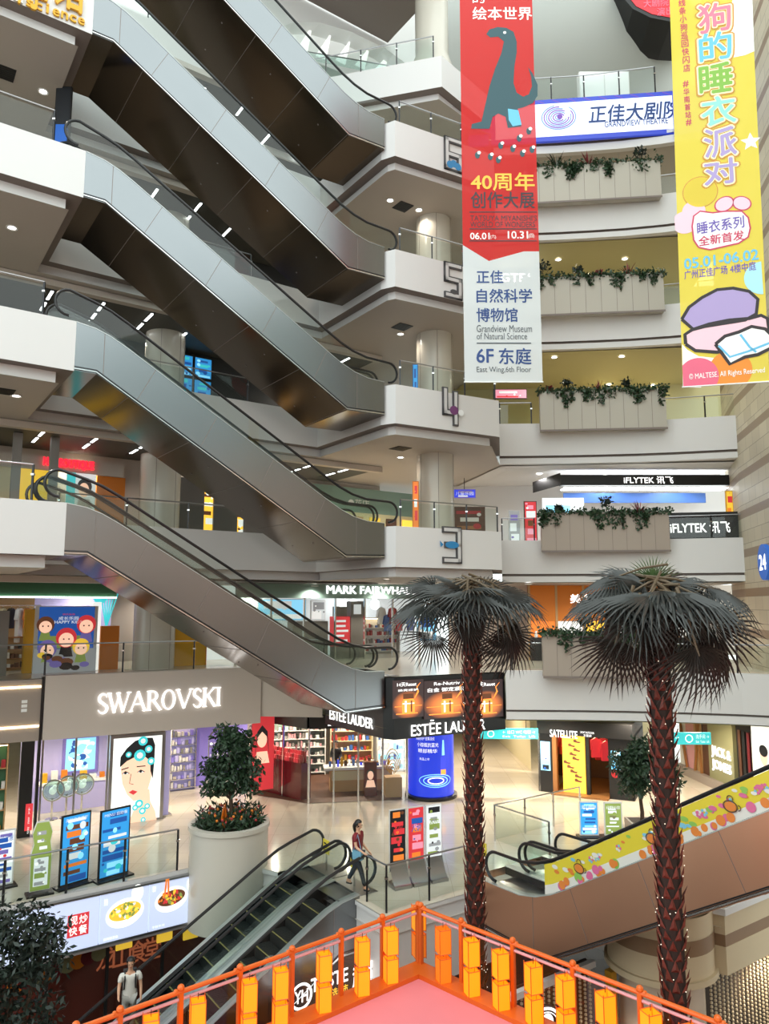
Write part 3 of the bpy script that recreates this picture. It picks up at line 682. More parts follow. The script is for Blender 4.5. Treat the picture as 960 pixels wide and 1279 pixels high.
mb = MB(); B(pl, mb, '广州正佳广场 4楼中庭', 854, 334, 944, 345, lay(1), 0, 0.025, 0.04); mb.build('address_lettering', 'ink_purple', t)
mb = MB(); B(pl, mb, '© MALTESE. All Rights Reserved', 860, 464, 955, 473, lay(3), 0, 0.012, 0.03); mb.build('small_print', 'ink_white', t)
# bedding and open book of the printed picture
mb = MB()
cu = pq((856, 430), (855, 418), (864, 412), (885, 405), (910, 400), (935, 398), (950, 394), (958, 398), (960, 412), (950, 425), (925, 434), (895, 440), (868, 438)); mb.flatxz(cu, lay(1), 0); stroke(mb, cu+[cu[0]], 0.075, lay(1.6), 3)
pw = pq((851, 399), (860, 384), (876, 372), (895, 362), (915, 360), (935, 364), (946, 374), (944, 392), (930, 400), (905, 404), (880, 408), (866, 412)); mb.flatxz(pw, lay(1.2), 1); stroke(mb, pw+[pw[0]], 0.07, lay(1.8), 3)
bk = pq((893, 430), (905, 420), (922, 415), (938, 408), (955, 411), (964, 420), (964, 434), (946, 443), (930, 446), (911, 455)); mb.flatxz(bk, lay(2.2), 2); stroke(mb, bk+[bk[0]], 0.075, lay(2.6), 3)
stroke(mb, pq((924, 418), (936, 434), (944, 440)), 0.05, lay(2.8), 4); stroke(mb, pq((897, 432), (911, 446), (934, 439), (962, 428)), 0.05, lay(2.8), 4)
mb.build('printed_picture', ['ink_lightpink', 'ink_lilac', 'ink_white', 'ink_black', 'ink_blue'], t)
# ---------------------------------------------------------------- theatre sign along the seventh floor front
mat('theatre_blue', S('#2a3a9a'), 0.4, emit=S('#2a3a9a'), es=0.7); mat('theatre_white', S('#e8ecff'), 0.4, emit=S('#dfe6ff'), es=0.42)
mat('theatre_violet', S('#6a3f8f'), 0.4, emit=S('#5a3a8c'), es=0.6); mat('theatre_pale', S('#6f8fd0'), 0.4, emit=S('#6f8fd0'), es=0.3)
L7 = 30.0
struct('wall_parapet_right_7', MB().sweep(RIGHT, [(0.25, -0.1), (0.1, -0.1), (0.1, -1.95), (0, -1.95), (0, -2.1), (0.12, -2.1), (0.12, -2.2), (0.03, -2.2), (0.03, -2.55), (0.3, -2.55)], ms=[0]*4 + [1, 1, 0, 0, 0], z0=L7), ['white_paint', 'groove'])
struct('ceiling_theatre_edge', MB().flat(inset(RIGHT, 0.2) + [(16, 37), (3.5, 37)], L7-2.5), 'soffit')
pl = pl2((6.0, 30.75), (10.8, 30.25), 27.8)
t = thing('theatre_sign', 'long illuminated blue and white theatre sign with a swirl emblem', 'sign', pl.o, pl.rz)
za = pl.p(740, 174)[1]; zb2 = pl.p(740, 122)[1]
xa = pl.p(618, 150)[0]; xb = pl.p(868, 150)[0]; xc = pl.p(975, 150)[0]
mb = MB(); mb.box(xa-1.2, xb, -0.08, 0.05, za, zb2, 0); mb.build('blue_panel', 'theatre_blue', t)
mb = MB(); mb.box(xa, xb-0.05, -0.10, -0.08, za+0.2, zb2-0.22); mb.build('white_panel', 'theatre_white', t)
mb = MB(); 
x0, x1, z0, z1 = pl.box(734, 133, 848, 160); text(mb, '正佳大剧院', x0, x1, z0+0.28, z1+0.08, -0.125, 0, 0.03, shear=0.12)
x0, x1, z0, z1 = pl.box(754, 153, 833, 160); text(mb, 'GRANDVIEW THEATRE', x0, x1, z0+0.05, z1+0.06, -0.125, 0, 0.012); mb.build('lettering', 'ink_navy', t)
mb = MB(); cx, cz = pl.p(697, 148)
for k in range(7): stroke(mb, arc(cx, cz-.02, 0.14+0.1*k, 0.3*k, 0.3*k+5.4, 24, 1.0, 0.78), 0.05, -0.115-.001*k, k % 2)
disc(mb, cx+0.05, cz, 0.12, -0.126, 1); mb.build('emblem', ['theatre_pale', 'theatre_violet'], t)
mb = MB()
for k in range(14):
    x = xa - 0.9 + k*(xb-xa+0.9)/14; stroke(mb, [(x, zb2-0.02), (x+0.35, zb2-0.18)], 0.03, -0.085, 0)
for k in range(5): stroke(mb, arc(xa-0.3, za+0.3, 0.25+0.16*k, 0.2, 3.0, 14), 0.04, -0.085, 0)
mb.build('line_pattern', 'theatre_violet', t)
pl = pl2((12.55, 29.78), (14.2, 29.3), 27.8)
t = thing('patterned_panel', 'dark blue panel with violet swirls right of the yellow banner', 'sign', pl.o, pl.rz)
mb = MB(); zb2 = pl.p(952, 98)[1]; za = pl.p(952, 152)[1]; mb.box(0.0, 1.75, -0.06, 0.02, za, zb2); mb.build('panel', 'theatre_blue', t)
mb = MB(); cx, cz = pl.p(975, 125)
for k in range(7): stroke(mb, arc(1.75, cz, 0.2+0.2*k, 1.65, 4.6, 18), 0.05, -0.07)
mb.build('swirl', 'theatre_violet', t)
# ---------------------------------------------------------------- the great rounded theatre volume above, with a screen let into it
mat('dome', S('#b9bcb8'), 0.45, noise=0.06, nscale=0.3)
mb = MB(); mb.ball((0, 0, 0), 1, 56, 28, 0, (8.2, 7.0, 6.8))
dm = mb.build('theatre_dome', 'dome', None, (10.2, 37.5, 38.2), 0, True); tag(dm, 'huge pale grey rounded theatre volume bulging over the upper right galleries', 'dome')
mat('screen_red', S('#b3202a'), 0.4, emit=S('#c8202c'), es=0.8)
pl = pl2(aty(770, 20, 30.6), aty(850, 20, 30.3), aty(770, 20, 30.6)[2])
t = thing('red_screen', 'red lit screen in a dark curved frame on the rounded theatre volume', 'screen', pl.o, pl.rz)
mb = MB(); mb.prismy(pl.q((768, -14), (862, -14), (862, 28), (838, 27), (812, 22), (790, 11)), 0.0, 2.4); mb.build('frame', 'black', t)
mb = MB(); mb.flatxz(pl.q((778, -12), (860, -12), (860, 23), (836, 22), (814, 18), (794, 8)), -0.02); mb.build('lit_picture', 'screen_red', t)
mb = MB(); B(pl, mb, '大剧院', 803, 0, 834, 9, -0.04, 0, 0.02); B(pl, mb, '演出', 820, 10, 840, 20, -0.04, 0, 0.02); mb.build('lettering', 'ink_pink', t)
railing([(6.1, 31.0), (9.0, 30.75), (12, 30.2)], 30.0, 'glass railing above the theatre sign', None, 1.2, 1.6)
mb = MB(); x, y, z = aty(755, 118, 31.2); 
t = thing('white_cabinet', 'white double cabinet standing behind the theatre sign', 'cabinet', (x, y, 30.0)); MB().box(-1.15, 1.15, 0, 0.4, 0.0, 1.75).build('body', 'white_paint', t)
for s_ in (-1, 0): MB().box(s_*1.13+0.02, s_*1.13+1.11, -0.03, 0, 0.05, 1.72).build('door', 'white', t)
# upper left: arched opening in the white wall of the seventh floor
arch = [onb(px, py, 5.0) for px, py in ((350, 100), (343, 62), (345, 46), (352, 32), (368, 26), (400, 28), (440, 40), (480, 60), (505, 78), (516, 90), (520, 104))]

x, y, z = aty(613, 352, 33.5); x2 = aty(667, 346, 33.5)[0]; t = thing('shop_sign', 'bright white serif shop lettering seen through the pale foot of the hanging banner', 'sign', (x, 33.5, z)); glow('bright_letter', (1, 1, .97), 9.0)
MB().box(-.8, x2-x+.2, .02, .1, -.15, .6).build('panel', 'darker', t); m = MB(); text(m, 'NGTEA', 0, x2-x, 0, .42, 0, 0, .03); m.build('lettering', 'bright_letter', t)
# ---------------------------------------------------------------- shops, signs, standees
def one(name, label, cat, mb, mats, loc=(0,0,0), rz=0, group=None, smooth=False):
    return tag(mb.build(name, mats, None, loc, rz, smooth), label, cat, group)
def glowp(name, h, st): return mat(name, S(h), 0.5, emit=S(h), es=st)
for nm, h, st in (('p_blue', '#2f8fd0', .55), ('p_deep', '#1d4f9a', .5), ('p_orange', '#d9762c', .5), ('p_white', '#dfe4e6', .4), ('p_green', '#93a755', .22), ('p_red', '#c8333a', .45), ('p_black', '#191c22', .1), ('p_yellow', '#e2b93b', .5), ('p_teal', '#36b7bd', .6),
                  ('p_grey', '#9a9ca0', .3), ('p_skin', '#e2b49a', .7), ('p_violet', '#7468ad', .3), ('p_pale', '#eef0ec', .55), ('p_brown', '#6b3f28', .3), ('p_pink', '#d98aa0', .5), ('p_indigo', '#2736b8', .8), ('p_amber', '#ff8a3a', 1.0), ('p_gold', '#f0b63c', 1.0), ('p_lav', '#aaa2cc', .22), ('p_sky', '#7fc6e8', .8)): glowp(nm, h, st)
for nm, h in (('f_green', '#3f6e4c'), ('f_mint', '#7f9a90'), ('f_orange', '#d87a1e'), ('f_yellow', '#dca31f'), ('f_grey', '#8c8783'), ('f_maroon', '#6a1520'), ('f_tan', '#c19a6b'), ('f_cream', '#dccfa8'), ('f_taupe', '#9b8e85'), ('f_red', '#b23036'), ('f_black', '#1b1a1b'), ('f_blue', '#3a62a8'), ('f_white', '#e3e1de'), ('f_olive', '#8d8a66'), ('f_pink', '#d9a0a6'), ('f_skin', '#d9aa8c'), ('f_brown', '#5a3a2a'), ('f_jeans', '#39485e')): mat(nm, S(h), 0.5)
def art(mb, x0, x1, z0, z1, y, pal, seed, bands=6, blobs=6, dy=-0.002):
    """an abstract print: ground, bands and patches of the poster's colours; pal = material slots"""
    r = random.Random(seed); rect(mb, x0, x1, z0, z1, y, pal[0]); h = z1-z0; w = x1-x0
    for k in range(bands):
        a = z0 + h*(k+0.12)/bands; b = z0 + h*(k+r.uniform(0.45, 0.95))/bands; l = x0 + w*r.uniform(0.04, 0.3); q = x1 - w*r.uniform(0.04, 0.35)
        rect(mb, l, q, a, b, y+dy*(1+k*0.05), pal[r.randrange(1, len(pal))])
    for k in range(blobs):
        rr = min(w, h)*r.uniform(0.06, 0.16); disc(mb, r.uniform(x0+rr, x1-rr), r.uniform(z0+rr, z1-rr), rr, y+dy*(2+k*0.05), pal[r.randrange(1, len(pal))], 12, r.uniform(0.8, 1.0), r.uniform(0.6, 1.0))
def lines(mb, x0, x1, z0, z1, n, y, m, seed=1, fill=0.45):
    r = random.Random(seed)
    for k in range(n):
        zc = z1 - (z1-z0)*(k+0.5)/n; hh = (z1-z0)/n*fill/2; rect(mb, x0 + (x1-x0)*r.uniform(0, .1), x1 - (x1-x0)*r.uniform(0, .4), zc-hh, zc+hh, y, m)
# ---- jewellery shop fascia
SERIF = {'W': [([(0, 1), (.33, 0)], .13), ([(.33, 0), (.60, .96)], .05), ([(.50, 1), (.83, 0)], .13), ([(.83, 0), (1.15, 1)], .05), ([(-.12, .985), (.14, .985)], .03), ([(.40, .985), (.66, .985)], .03), ([(1.02, .985), (1.28, .985)], .03)],
 'A': [([(0, 0), (.42, 1)], .05), ([(.40, 1), (.84, 0)], .13), ([(.17, .36), (.66, .36)], .04), ([(-.12, .015), (.13, .015)], .03), ([(.70, .015), (.98, .015)], .03)],
 'V': [([(0, 1), (.42, 0)], .13), ([(.42, 0), (.84, 1)], .05), ([(-.12, .985), (.15, .985)], .03), ([(.72, .985), (.96, .985)], .03)],
 'I': [([(.12, 0), (.12, 1)], .13), ([(-.02, .985), (.26, .985)], .03), ([(-.02, .015), (.26, .015)], .03)],
 'R': [([(.12, 0), (.12, 1)], .13), ([(-.02, .985), (.3, .985)], .03), ([(-.02, .015), (.26, .015)], .03), ([(.12, .97)] + arc(.34, .74, .23, PI/2, -PI/2, 10) + [(.12, .51)], [.05, .05, .06, .08, .1, .12, .13, .12, .1, .08, .06, .05, .05]), ([(.36, .52), (.80, 0)], .13), ([(.72, .015), (.9, .015)], .03)],
 'K': [([(.12, 0), (.12, 1)], .13), ([(-.02, .985), (.26, .985)], .03), ([(-.02, .015), (.26, .015)], .03), ([(.72, 1), (.14, .45)], .05), ([(.33, .6), (.78, 0)], .13), ([(.62, .985), (.84, .985)], .03), ([(.68, .015), (.9, .015)], .03)],
 'S': [([(.52, .80), (.50, .90)] + arc(.32, .75, .22, .9, PI*1.25, 9, 1, 1) + [(.22, .57), (.36, .47), (.48, .38)] + arc(.32, .25, .24, .5, -PI*0.78, 9) + [(.06, .18)], None)]}
WID = {'S': .66, 'W': 1.28, 'A': .96, 'R': .88, 'O': .98, 'V': .94, 'K': .90, 'I': .40}
def serif_word(mb, s, x0, x1, z0, z1, y, depth):
    tot = sum(WID[c] for c in s); k = (x1-x0)/tot; h = z1-z0; x = x0
    for c in s:
        ox = x + 0.08*k
        if c == 'O':
            n = 28; vs = []
            for i in range(n):
                a = 2*PI*i/n; ca, sa = math.cos(a), math.sin(a)
                for rx, rz in ((.42, .515), (.29, .465)):
                    for d in (0, -depth): vs.append((ox + (.42+rx*ca)*k, y+d, z0 + (.5+rz*sa)*h))
            mb.add(vs, [f for i in range(n) for j in [(i*4, ((i+1) % n)*4)] for f in ((j[0]+1, j[1]+1, j[1]+3, j[0]+3), (j[0], j[1], j[1]+1, j[0]+1), (j[0]+2, j[1]+2, j[1]+3, j[0]+3))])
        else:
            for pts, w in SERIF[c]:
                if w is None: n = len(pts); w = [0.03 + 0.11*math.sin(PI*min(max(i/(n-1), 0), 1)) for i in range(n)]
                ws = [v*(k+h)/2 for v in w] if isinstance(w, list) else w*(k+h)/2
                stroke(mb, [(ox + a*k, z0 + b*h) for a, b in pts], ws, y, 0, depth)
        x += WID[c]*k
pl = plg(A2[0], A2[1], B2[0], B2[1], 3.0); LEN = math.hypot(A2[0]-B2[0], A2[1]-B2[1])
t = thing('shop_sign', 'wide taupe fascia with raised white lettering of the jewellery shop', 'sign', pl.o, pl.rz)
MB().box(0, LEN, -0.12, 0.2, 0.0, 2.08).build('fascia', 'warm_grey', t)
mb = MB(); zc0 = pl.p(196, 886)[1]; zc1 = pl.p(196, 862)[1]; serif_word(mb, 'SWAROVSKI', pl.p(119, 876)[0], pl.p(275, 872)[0], zc0, zc1, -0.13, 0.06); mb.build('lettering', 'lit_letter', t)
pl = pl2(gw(A2[0]-4.2, A2[1]+0.44), gw(A2[0], A2[1]), 3.0)
t = thing('shop_fascia', 'dark grey shop fascia with two warm light strips at the left edge', 'fascia', pl.o, pl.rz)
MB().box(0, 4.15, -0.1, 0.2, 0, 1.98).build('panel', 'f_taupe', t)
for z in (0.45, 1.72): MB().box(0, 4.1, -0.13, -0.1, z, z+0.05).build('light_strip', 'lamp_warm', t)
MB().box(4.12, 4.2, -0.14, 0.2, -3, 2.05).build('edge_post', 'black', t)
mb = MB()
for k in range(3): rect(mb, 3.55, 3.72, 0.95+0.14*k, 1.05+0.14*k, -0.105)
mb.build('lettering', 'white', t)
# ---- black beauty sign wrapped around the wedge
wl = [gw(0.03, 3.9), gw(0.03, 0.1), gw(0.2, -0.28), (4.33, 27.3)]
t = thing('beauty_sign', 'large black corner sign with three glowing product pictures and white lettering', 'sign', (0, 0, 3.0))
mb = MB(); mb.sweep(wl, [(0.3, 2.0), (-0.015, 2.0), (-0.015, 0.0), (0.3, 0.0)]); mb.build('body', 'black', t)
pr = pl2(wl[2], wl[3], 3.0)
pic = bpy.data.objects.new('picture_panel', None)
def emis_radial(name, c_in, c_out, st):
    m = bpy.data.materials.new(name); m.use_nodes = True; nt = m.node_tree; b = nt.nodes['Principled BSDF']
    tc = nt.nodes.new('ShaderNodeTexCoord'); mp = nt.nodes.new('ShaderNodeMapping'); gr = nt.nodes.new('ShaderNodeTexGradient'); gr.gradient_type = 'SPHERICAL'
    mp.inputs['Location'].default_value = (-0.5*1.9, 0, -0.34*2.6); mp.inputs['Scale'].default_value = (1.9, 0.0, 2.6)
    nt.links.new(tc.outputs['Generated'], mp.inputs['Vector']); nt.links.new(mp.outputs[0], gr.inputs['Vector'])
    rp = nt.nodes.new('ShaderNodeValToRGB'); rp.color_ramp.elements[0].color = (*c_out, 1); rp.color_ramp.elements[1].color = (*c_in, 1)
    nt.links.new(gr.outputs['Fac'], rp.inputs['Fac']); nt.links.new(rp.outputs['Color'], b.inputs['Emission Color']); b.inputs['Emission Strength'].default_value = st
    b.inputs['Base Color'].default_value = (*c_out, 1); MATS[name] = m
emis_radial('jar_glow', (1.0, 0.26, 0.05), (0.022, 0.014, 0.014), 1.5)
bpy.data.objects.remove(pic)
rot = pr.rz
def on(o, pl, root):                     # place a child built in a plane's frame under a root that is not turned
    o.location = (pl.o[0]-root.location.x, pl.o[1]-root.location.y, pl.o[2]-root.location.z); o.rotation_euler = (0, 0, pl.rz); return o
for l, r_ in ((489, 527), (528, 584), (585, 626)):
    x0, x1, z0, z1 = pr.box(l, 849, r_, 896); p = on(MB().box(x0, x1, -0.09, -0.05, z0, z1).build('product_picture', 'jar_glow', t), pr, t)
    w = x1-x0; cx = (x0+x1)/2; hz = z1-z0; m = MB(); jw = 0.24
    m.flatxz([(cx-jw, z0+.12*hz), (cx+jw, z0+.12*hz), (cx+jw*1.05, z0+.4*hz), (cx+jw*.8, z0+.5*hz), (cx-jw*.8, z0+.5*hz), (cx-jw*1.05, z0+.4*hz)], -0.095, 0)
    m.flatxz([(cx-jw*.85, z0+.5*hz), (cx+jw*.85, z0+.5*hz), (cx+jw*.85, z0+.64*hz), (cx-jw*.85, z0+.64*hz)], -0.095, 1); rect(m, cx-jw*.6, cx-jw*.3, z0+.15*hz, z0+.45*hz, -0.097, 2)
    rect(m, cx-w*.45, cx+w*.45, z0+.30*hz, z0+.315*hz, -0.093, 0); rect(m, cx-w*.4, cx+w*.3, z0+.1*hz, z0+.125*hz, -0.093, 0); rect(m, cx-jw*.95, cx+jw*.95, z0+.36*hz, z0+.39*hz, -0.097, 2); rect(m, cx+jw*.35, cx+jw*.6, z0+.15*hz, z0+.45*hz, -0.097, 1); stroke(m, [(cx+w*.2, z0+.5*hz), (cx+w*.32, z0+.68*hz), (cx+w*.28, z0+.8*hz), (cx+w*.4, z0+.92*hz)], [.02, .07, .04, .01], -0.094, 0)
    on(m.build('jar_picture', ['p_amber', 'p_brown', 'p_pale'], t), pr, t)
m = MB()
for l, tp, r_, b_, s_ in ((494, 852, 518, 857, '14天Reset'), (590, 852, 616, 857, '14天Reset'), (540, 851, 572, 855, 'Re-Nutriv'), (532, 858, 580, 863, '白金 御宠紧致'), (495, 860, 520, 863, '焕亮修护')): 
    x0, x1, z0, z1 = pr.box(l, tp, r_, b_); text(m, s_, x0, x1, z0, z1, -0.1)
on(m.build('small_lettering', 'lit_letter', t), pr, t)
m = MB(); x0, x1, z0, z1 = pr.box(512, 899, 604, 915); text(m, 'ESTĒE LAUDER', x0, x1, z0+0.0, z1+0.05, -0.06, 0, 0.0, 0.03); on(m.build('lettering', 'lit_letter', t), pr, t)
plL = pl2(wl[0], wl[1], 3.0)
m = MB(); x0, x1, z0, z1 = plL.box(413, 884, 467, 908); text(m, 'ESTĒE LAUDER', x0, x1, z0+0.1, z1-0.1, -0.04, 0, 0.0, 0.02); on(m.build('lettering', 'lit_letter', t), plL, t)
# ---- beauty shop on the ground floor
GP = [atz(322, 988, 0)[:2], atz(385, 1004, 0)[:2], atz(508, 999, 0)[:2]]
def pane_run(parent, p, q, z0, z1, n, gm, fm, post=0.03, base=None):
    base = base or (0, 0, 0); pl = pl2(p, q, 0); L = math.hypot(q[0]-p[0], q[1]-p[1])
    for k in range(n):
        o = MB().add([(L*k/n+0.02, 0, z0), (L*(k+1)/n-0.02, 0, z0), (L*(k+1)/n-0.02, 0, z1), (L*k/n+0.02, 0, z1)], [(0,1,2,3)]).build('glass_pane', gm, parent)
        on(o, Pl((pl.o[0], pl.o[1], parent.location.z), pl.rz), parent)
    for k in range(n+1):
        o = MB().box(L*k/n-post, L*k/n+post, -post, post, z0, z1).build('mullion', fm, parent); on(o, Pl((pl.o[0], pl.o[1], parent.location.z), pl.rz), parent)
t = thing('glass_shopfront', 'glass shopfront of the beauty shop under the black corner sign', 'shopfront', (GP[1][0], GP[1][1], 0))
pane_run(t, GP[0], GP[1], 0, 2.75, 2, 'glass_shop', 'chrome'); pane_run(t, GP[1], GP[2], 0, 2.75, 4, 'glass_shop', 'chrome')
t = thing('shop_fascia', 'black fascia over the beauty shop glass, below the corner sign', 'fascia', (GP[1][0], GP[1][1], 2.75))
for p, q in ((GP[0], GP[1]), (GP[1], GP[2])):
    L = math.hypot(q[0]-p[0], q[1]-p[1]); o = MB().box(0, L, -0.12, 0.05, 0, 0.6).build('panel', 'black', t); on(o, Pl((p[0], p[1], 2.75), math.atan2(q[1]-p[1], q[0]-p[0])), t)
pp = pl2(GP[1], GP[2], 2.75); m = MB(); x0, x1, z0, z1 = pp.box(409, 900, 434, 913); text(m, 'ESTĒE', x0, x1, 0.1, 0.45, -0.13, 0, 0.01); on(m.build('lettering', 'lit_letter', t), pp, t)
PS = pl2(GP[1], GP[2], 0)
def inplane(pl, x, y): return (pl.o[0] + x*pl.c - y*pl.s, pl.o[1] + x*pl.s + y*pl.c)
def at_pl(pl, x, y, z=0): a = inplane(pl, x, y); return (a[0], a[1], pl.o[2]+z)
struct('wall_beauty_shop', MB().box(-2.6, 4.2, 5.2, 5.3, 0, 3.3), 'beige_panel').location = at_pl(PS, 0, 0); bpy.data.objects['wall_beauty_shop'].rotation_euler = (0, 0, PS.rz)
mb = MB(); mb.flat([(0, 0.02), (3.6, 0.02), (3.6, 5), (-2, 5), (-2, 1.6)], 0.012)
one('shop_carpet', 'dark olive carpet inside the beauty shop', 'carpet', mb, 'f_brown', at_pl(PS, 0, 0), PS.rz)
t = thing('sales_counter', 'long pale counter inside the beauty shop', 'counter', at_pl(PS, 0.7, 1.5), PS.rz)
MB().box(0, 2.8, 0, 0.75, 0.85, 0.95).build('worktop', 'white', t); MB().box(0.25, 2.75, 0.08, 0.68, 0.0, 0.85).build('body', 'f_tan', t); MB().box(0.3, 2.7, 0.06, 0.08, 0.45, 0.8).build('front_panel', 'f_cream', t)
r = random.Random(3); cols = ['f_blue', 'f_white', 'p_indigo', 'gold', 'f_brown', 'p_pale']
for k in range(16):
    m = MB(); w = r.uniform(.07, .13); h = r.uniform(.1, .3); m.box(-w/2, w/2, -.04, .04, 0, h); m.box(-w*.3, w*.3, -.025, .025, h, h+.05, 1)
    one('cosmetic_box', 'small cosmetic package standing on the pale beauty counter', 'package', m, [cols[k % 6], 'gold'], at_pl(PS, 0.95 + k*0.16, 1.5 + r.uniform(.2, .5), 0.95), PS.rz, 'packages on the beauty counter')
def shelf_unit(label, loc, rz, w=1.4, h=2.2, n=5, body='f_cream', prods=('gold', 'f_white', 'f_red', 'f_blue'), seed=1, light=True, group=None, back='f_tan'):
    t = thing('display_shelf', label, 'shelf', loc, rz, group)
    m = MB(); m.box(0, w, 0.3, 0.33, 0, h, 1); m.box(0, 0.04, 0, 0.33, 0, h); m.box(w-0.04, w, 0, 0.33, 0, h); m.box(0, w, 0, 0.33, h-0.05, h); m.build('cabinet', [body, back], t)
    r = random.Random(seed)
    for k in range(n):
        z = 0.1 + k*(h-0.25)/n; MB().box(0.04, w-0.04, 0.02, 0.3, z, z+0.025).build('shelf_board', body, t)
        m = MB(); x = 0.08
        while x < w-0.15:
            ww = r.uniform(.06, .13); hh = r.uniform(.1, .26); m.box(x, x+ww, .1, .22, z+.026, z+.026+hh, r.randrange(len(prods))); x += ww + r.uniform(.02, .07)
        o = m.build('row_of_products', list(prods), t); o['kind'] = 'stuff'
    if light: MB().box(0.05, w-0.05, 0.05, 0.1, h-0.08, h-0.06).build('shelf_light', 'lamp_warm', t)
    return t
shelf_unit('gold lit shelf of bottles at the back of the beauty shop', at_pl(PS, 1.2, 4.7), PS.rz, 1.9, 2.4, 5, seed=5)
shelf_unit('white lit shelf right of the gold bottle shelf in the beauty shop', at_pl(PS, 3.3, 4.7), PS.rz, 1.3, 2.4, 5, 'f_white', ('f_white', 'f_blue', 'p_sky'), 8, back='p_pale')
shelf_unit('pale wall shelf left of the gold bottle shelf in the beauty shop', at_pl(PS, -2.0, 4.7), PS.rz, 3.0, 2.4, 6, 'f_white', ('f_white', 'f_grey', 'f_black', 'f_pink'), 9, back='f_mint')
PLL = pl2(GP[0], GP[1], 0)
t = thing('display_wall', 'dark red glossy display with rows of red products at the beauty shop corner', 'display', at_pl(PLL, 0.1, 0.12), PLL.rz)
mat('red_gloss', S('#5e0c16'), 0.15); MB().box(0, 2.3, 0, 0.5, 0, 1.35).build('body', 'red_gloss', t)
m = MB(); r = random.Random(4)
for k in range(3):
    for j in range(16): m.box(0.1+j*.13, 0.19+j*.13, 0.05+.14*k, 0.12+.14*k, 1.35, 1.5+.12*k, r.randrange(2))
o = m.build('row_of_products', ['f_red', 'p_red'], t); o['kind'] = 'stuff'
for k in range(3):
    m = MB(); m.lathe([(0, 0), (.065, 0), (.065, .95), (.055, .95), (.055, 1.25), (.045, 1.25), (.045, 1.75), (.03, 1.9), (0, 1.93)], 0, 0, 14)
    one('giant_lipstick', ('leftmost', 'middle', 'rightmost')[k] + ' of three tall pink lipstick props behind the beauty shop glass', 'prop', m, 'f_pink', at_pl(PLL, 1.55+0.27*k, -0.0+0.62), 0, 'giant lipsticks', True)
t = thing('promotion_stand', 'small dark red stand with a portrait in front of the beauty counter', 'stand', at_pl(PS, 2.2, 0.7), PS.rz); MB().box(0, .5, 0, .3, 0, 1.3).build('body', 'red_gloss', t)
m = MB(); disc(m, .25, .8, .15, -.005, 0, 16, .8, 1.1); m.flatxz([(.05, .35), (.45, .35), (.38, .62), (.12, .62)], -.005, 0); disc(m, .25, .9, .16, -.004, 1, 16, .9, .8); m.build('portrait', ['p_skin', 'f_black'], t)
t = thing('display_case', 'pale display case with an arched leaf ornament at the right end of the beauty shop', 'display', at_pl(PS, 3.0, 0.4), PS.rz); MB().box(0, .65, 0, .5, 0, .75).build('body', 'f_tan', t)
m = MB()
for k in range(7): stroke(m, arc(.3, .78, .12+.08*k, PI*.1, PI*.9, 10, .6, 1.7), .03, .2, 0, .02)
m.build('ornament', 'gold', t)
# column with blue advertising wrap
cx, cy = atz(540, 1001, 0)[:2]; cy += 0.9
t = thing('wrapped_column', 'round column wrapped in a glowing blue serum advertisement', 'column', (cx, cy, 0))
mat('ad_blue', S('#1a2c9c'), 0.3, emit=S('#1d35c0'), es=0.75)
MB().lathe([(.9, .12), (.9, 2.75)], 0, 0, 48).build('wrap', 'ad_blue', t, smooth=True); MB().lathe([(0, 0), (1.02, 0), (1.02, .12), (.9, .14)], 0, 0, 48).build('base_ring', 'black', t, smooth=True); MB().lathe([(.93, 2.7), (.93, 3.35)], 0, 0, 32).build('top_ring', 'black', t, smooth=True)
class Cyl:
    """wrap flat x,z artwork round the column; x measured along the arc, 0 facing the viewer"""
    def __init__(s, mb, R_): s.mb = mb; s.R = R_
    def do(s, f):
        k = len(s.mb.v); f(s.mb)
        for i in range(k, len(s.mb.v)):
            x, y, z = s.mb.v[i]; rr = s.R - y; a = x/s.R - PI/2 + math.atan2(-cx, cy)*-1*0 + math.atan2(cx, cy)*-1; s.mb.v[i] = (rr*math.cos(a), rr*math.sin(a), z)
m = MB(); c = Cyl(m, .905)
def adv(m):
    text(m, '高能修护 密集淡纹', -.6, .15, 2.25, 2.38, -.004, 0); text(m, '小棕瓶抗蓝光', -.55, .3, 2.0, 2.16, -.004, 0, .01); text(m, '眼部精华', -.5, .25, 1.78, 1.93, -.004, 0, .01); text(m, '新品上市', -.45, -.05, 1.5, 1.6, -.004, 0)
    m.flatxz([(.38, .95), (.62, .95), (.62, 1.6), (.55, 1.68), (.45, 1.68), (.38, 1.6)], -.006, 1); m.flatxz([(.44, 1.68), (.56, 1.68), (.55, 1.95), (.53, 2.25), (.47, 2.25), (.45, 1.95)], -.006, 2)
    m.flatxz([(.39, .97), (.61, .97), (.61, 1.15), (.39, 1.15)], -.008, 3)
    for k in range(3): stroke(m, arc(.2, .75, .25+.14*k, 0, 2*PI, 26, 1.25, .45), .045-.01*k, -.005-.0005*k, 2 if k else 0)
c.do(adv); m.build('advertisement', ['p_pale', 'p_indigo', 'p_sky', 'p_amber'], t)
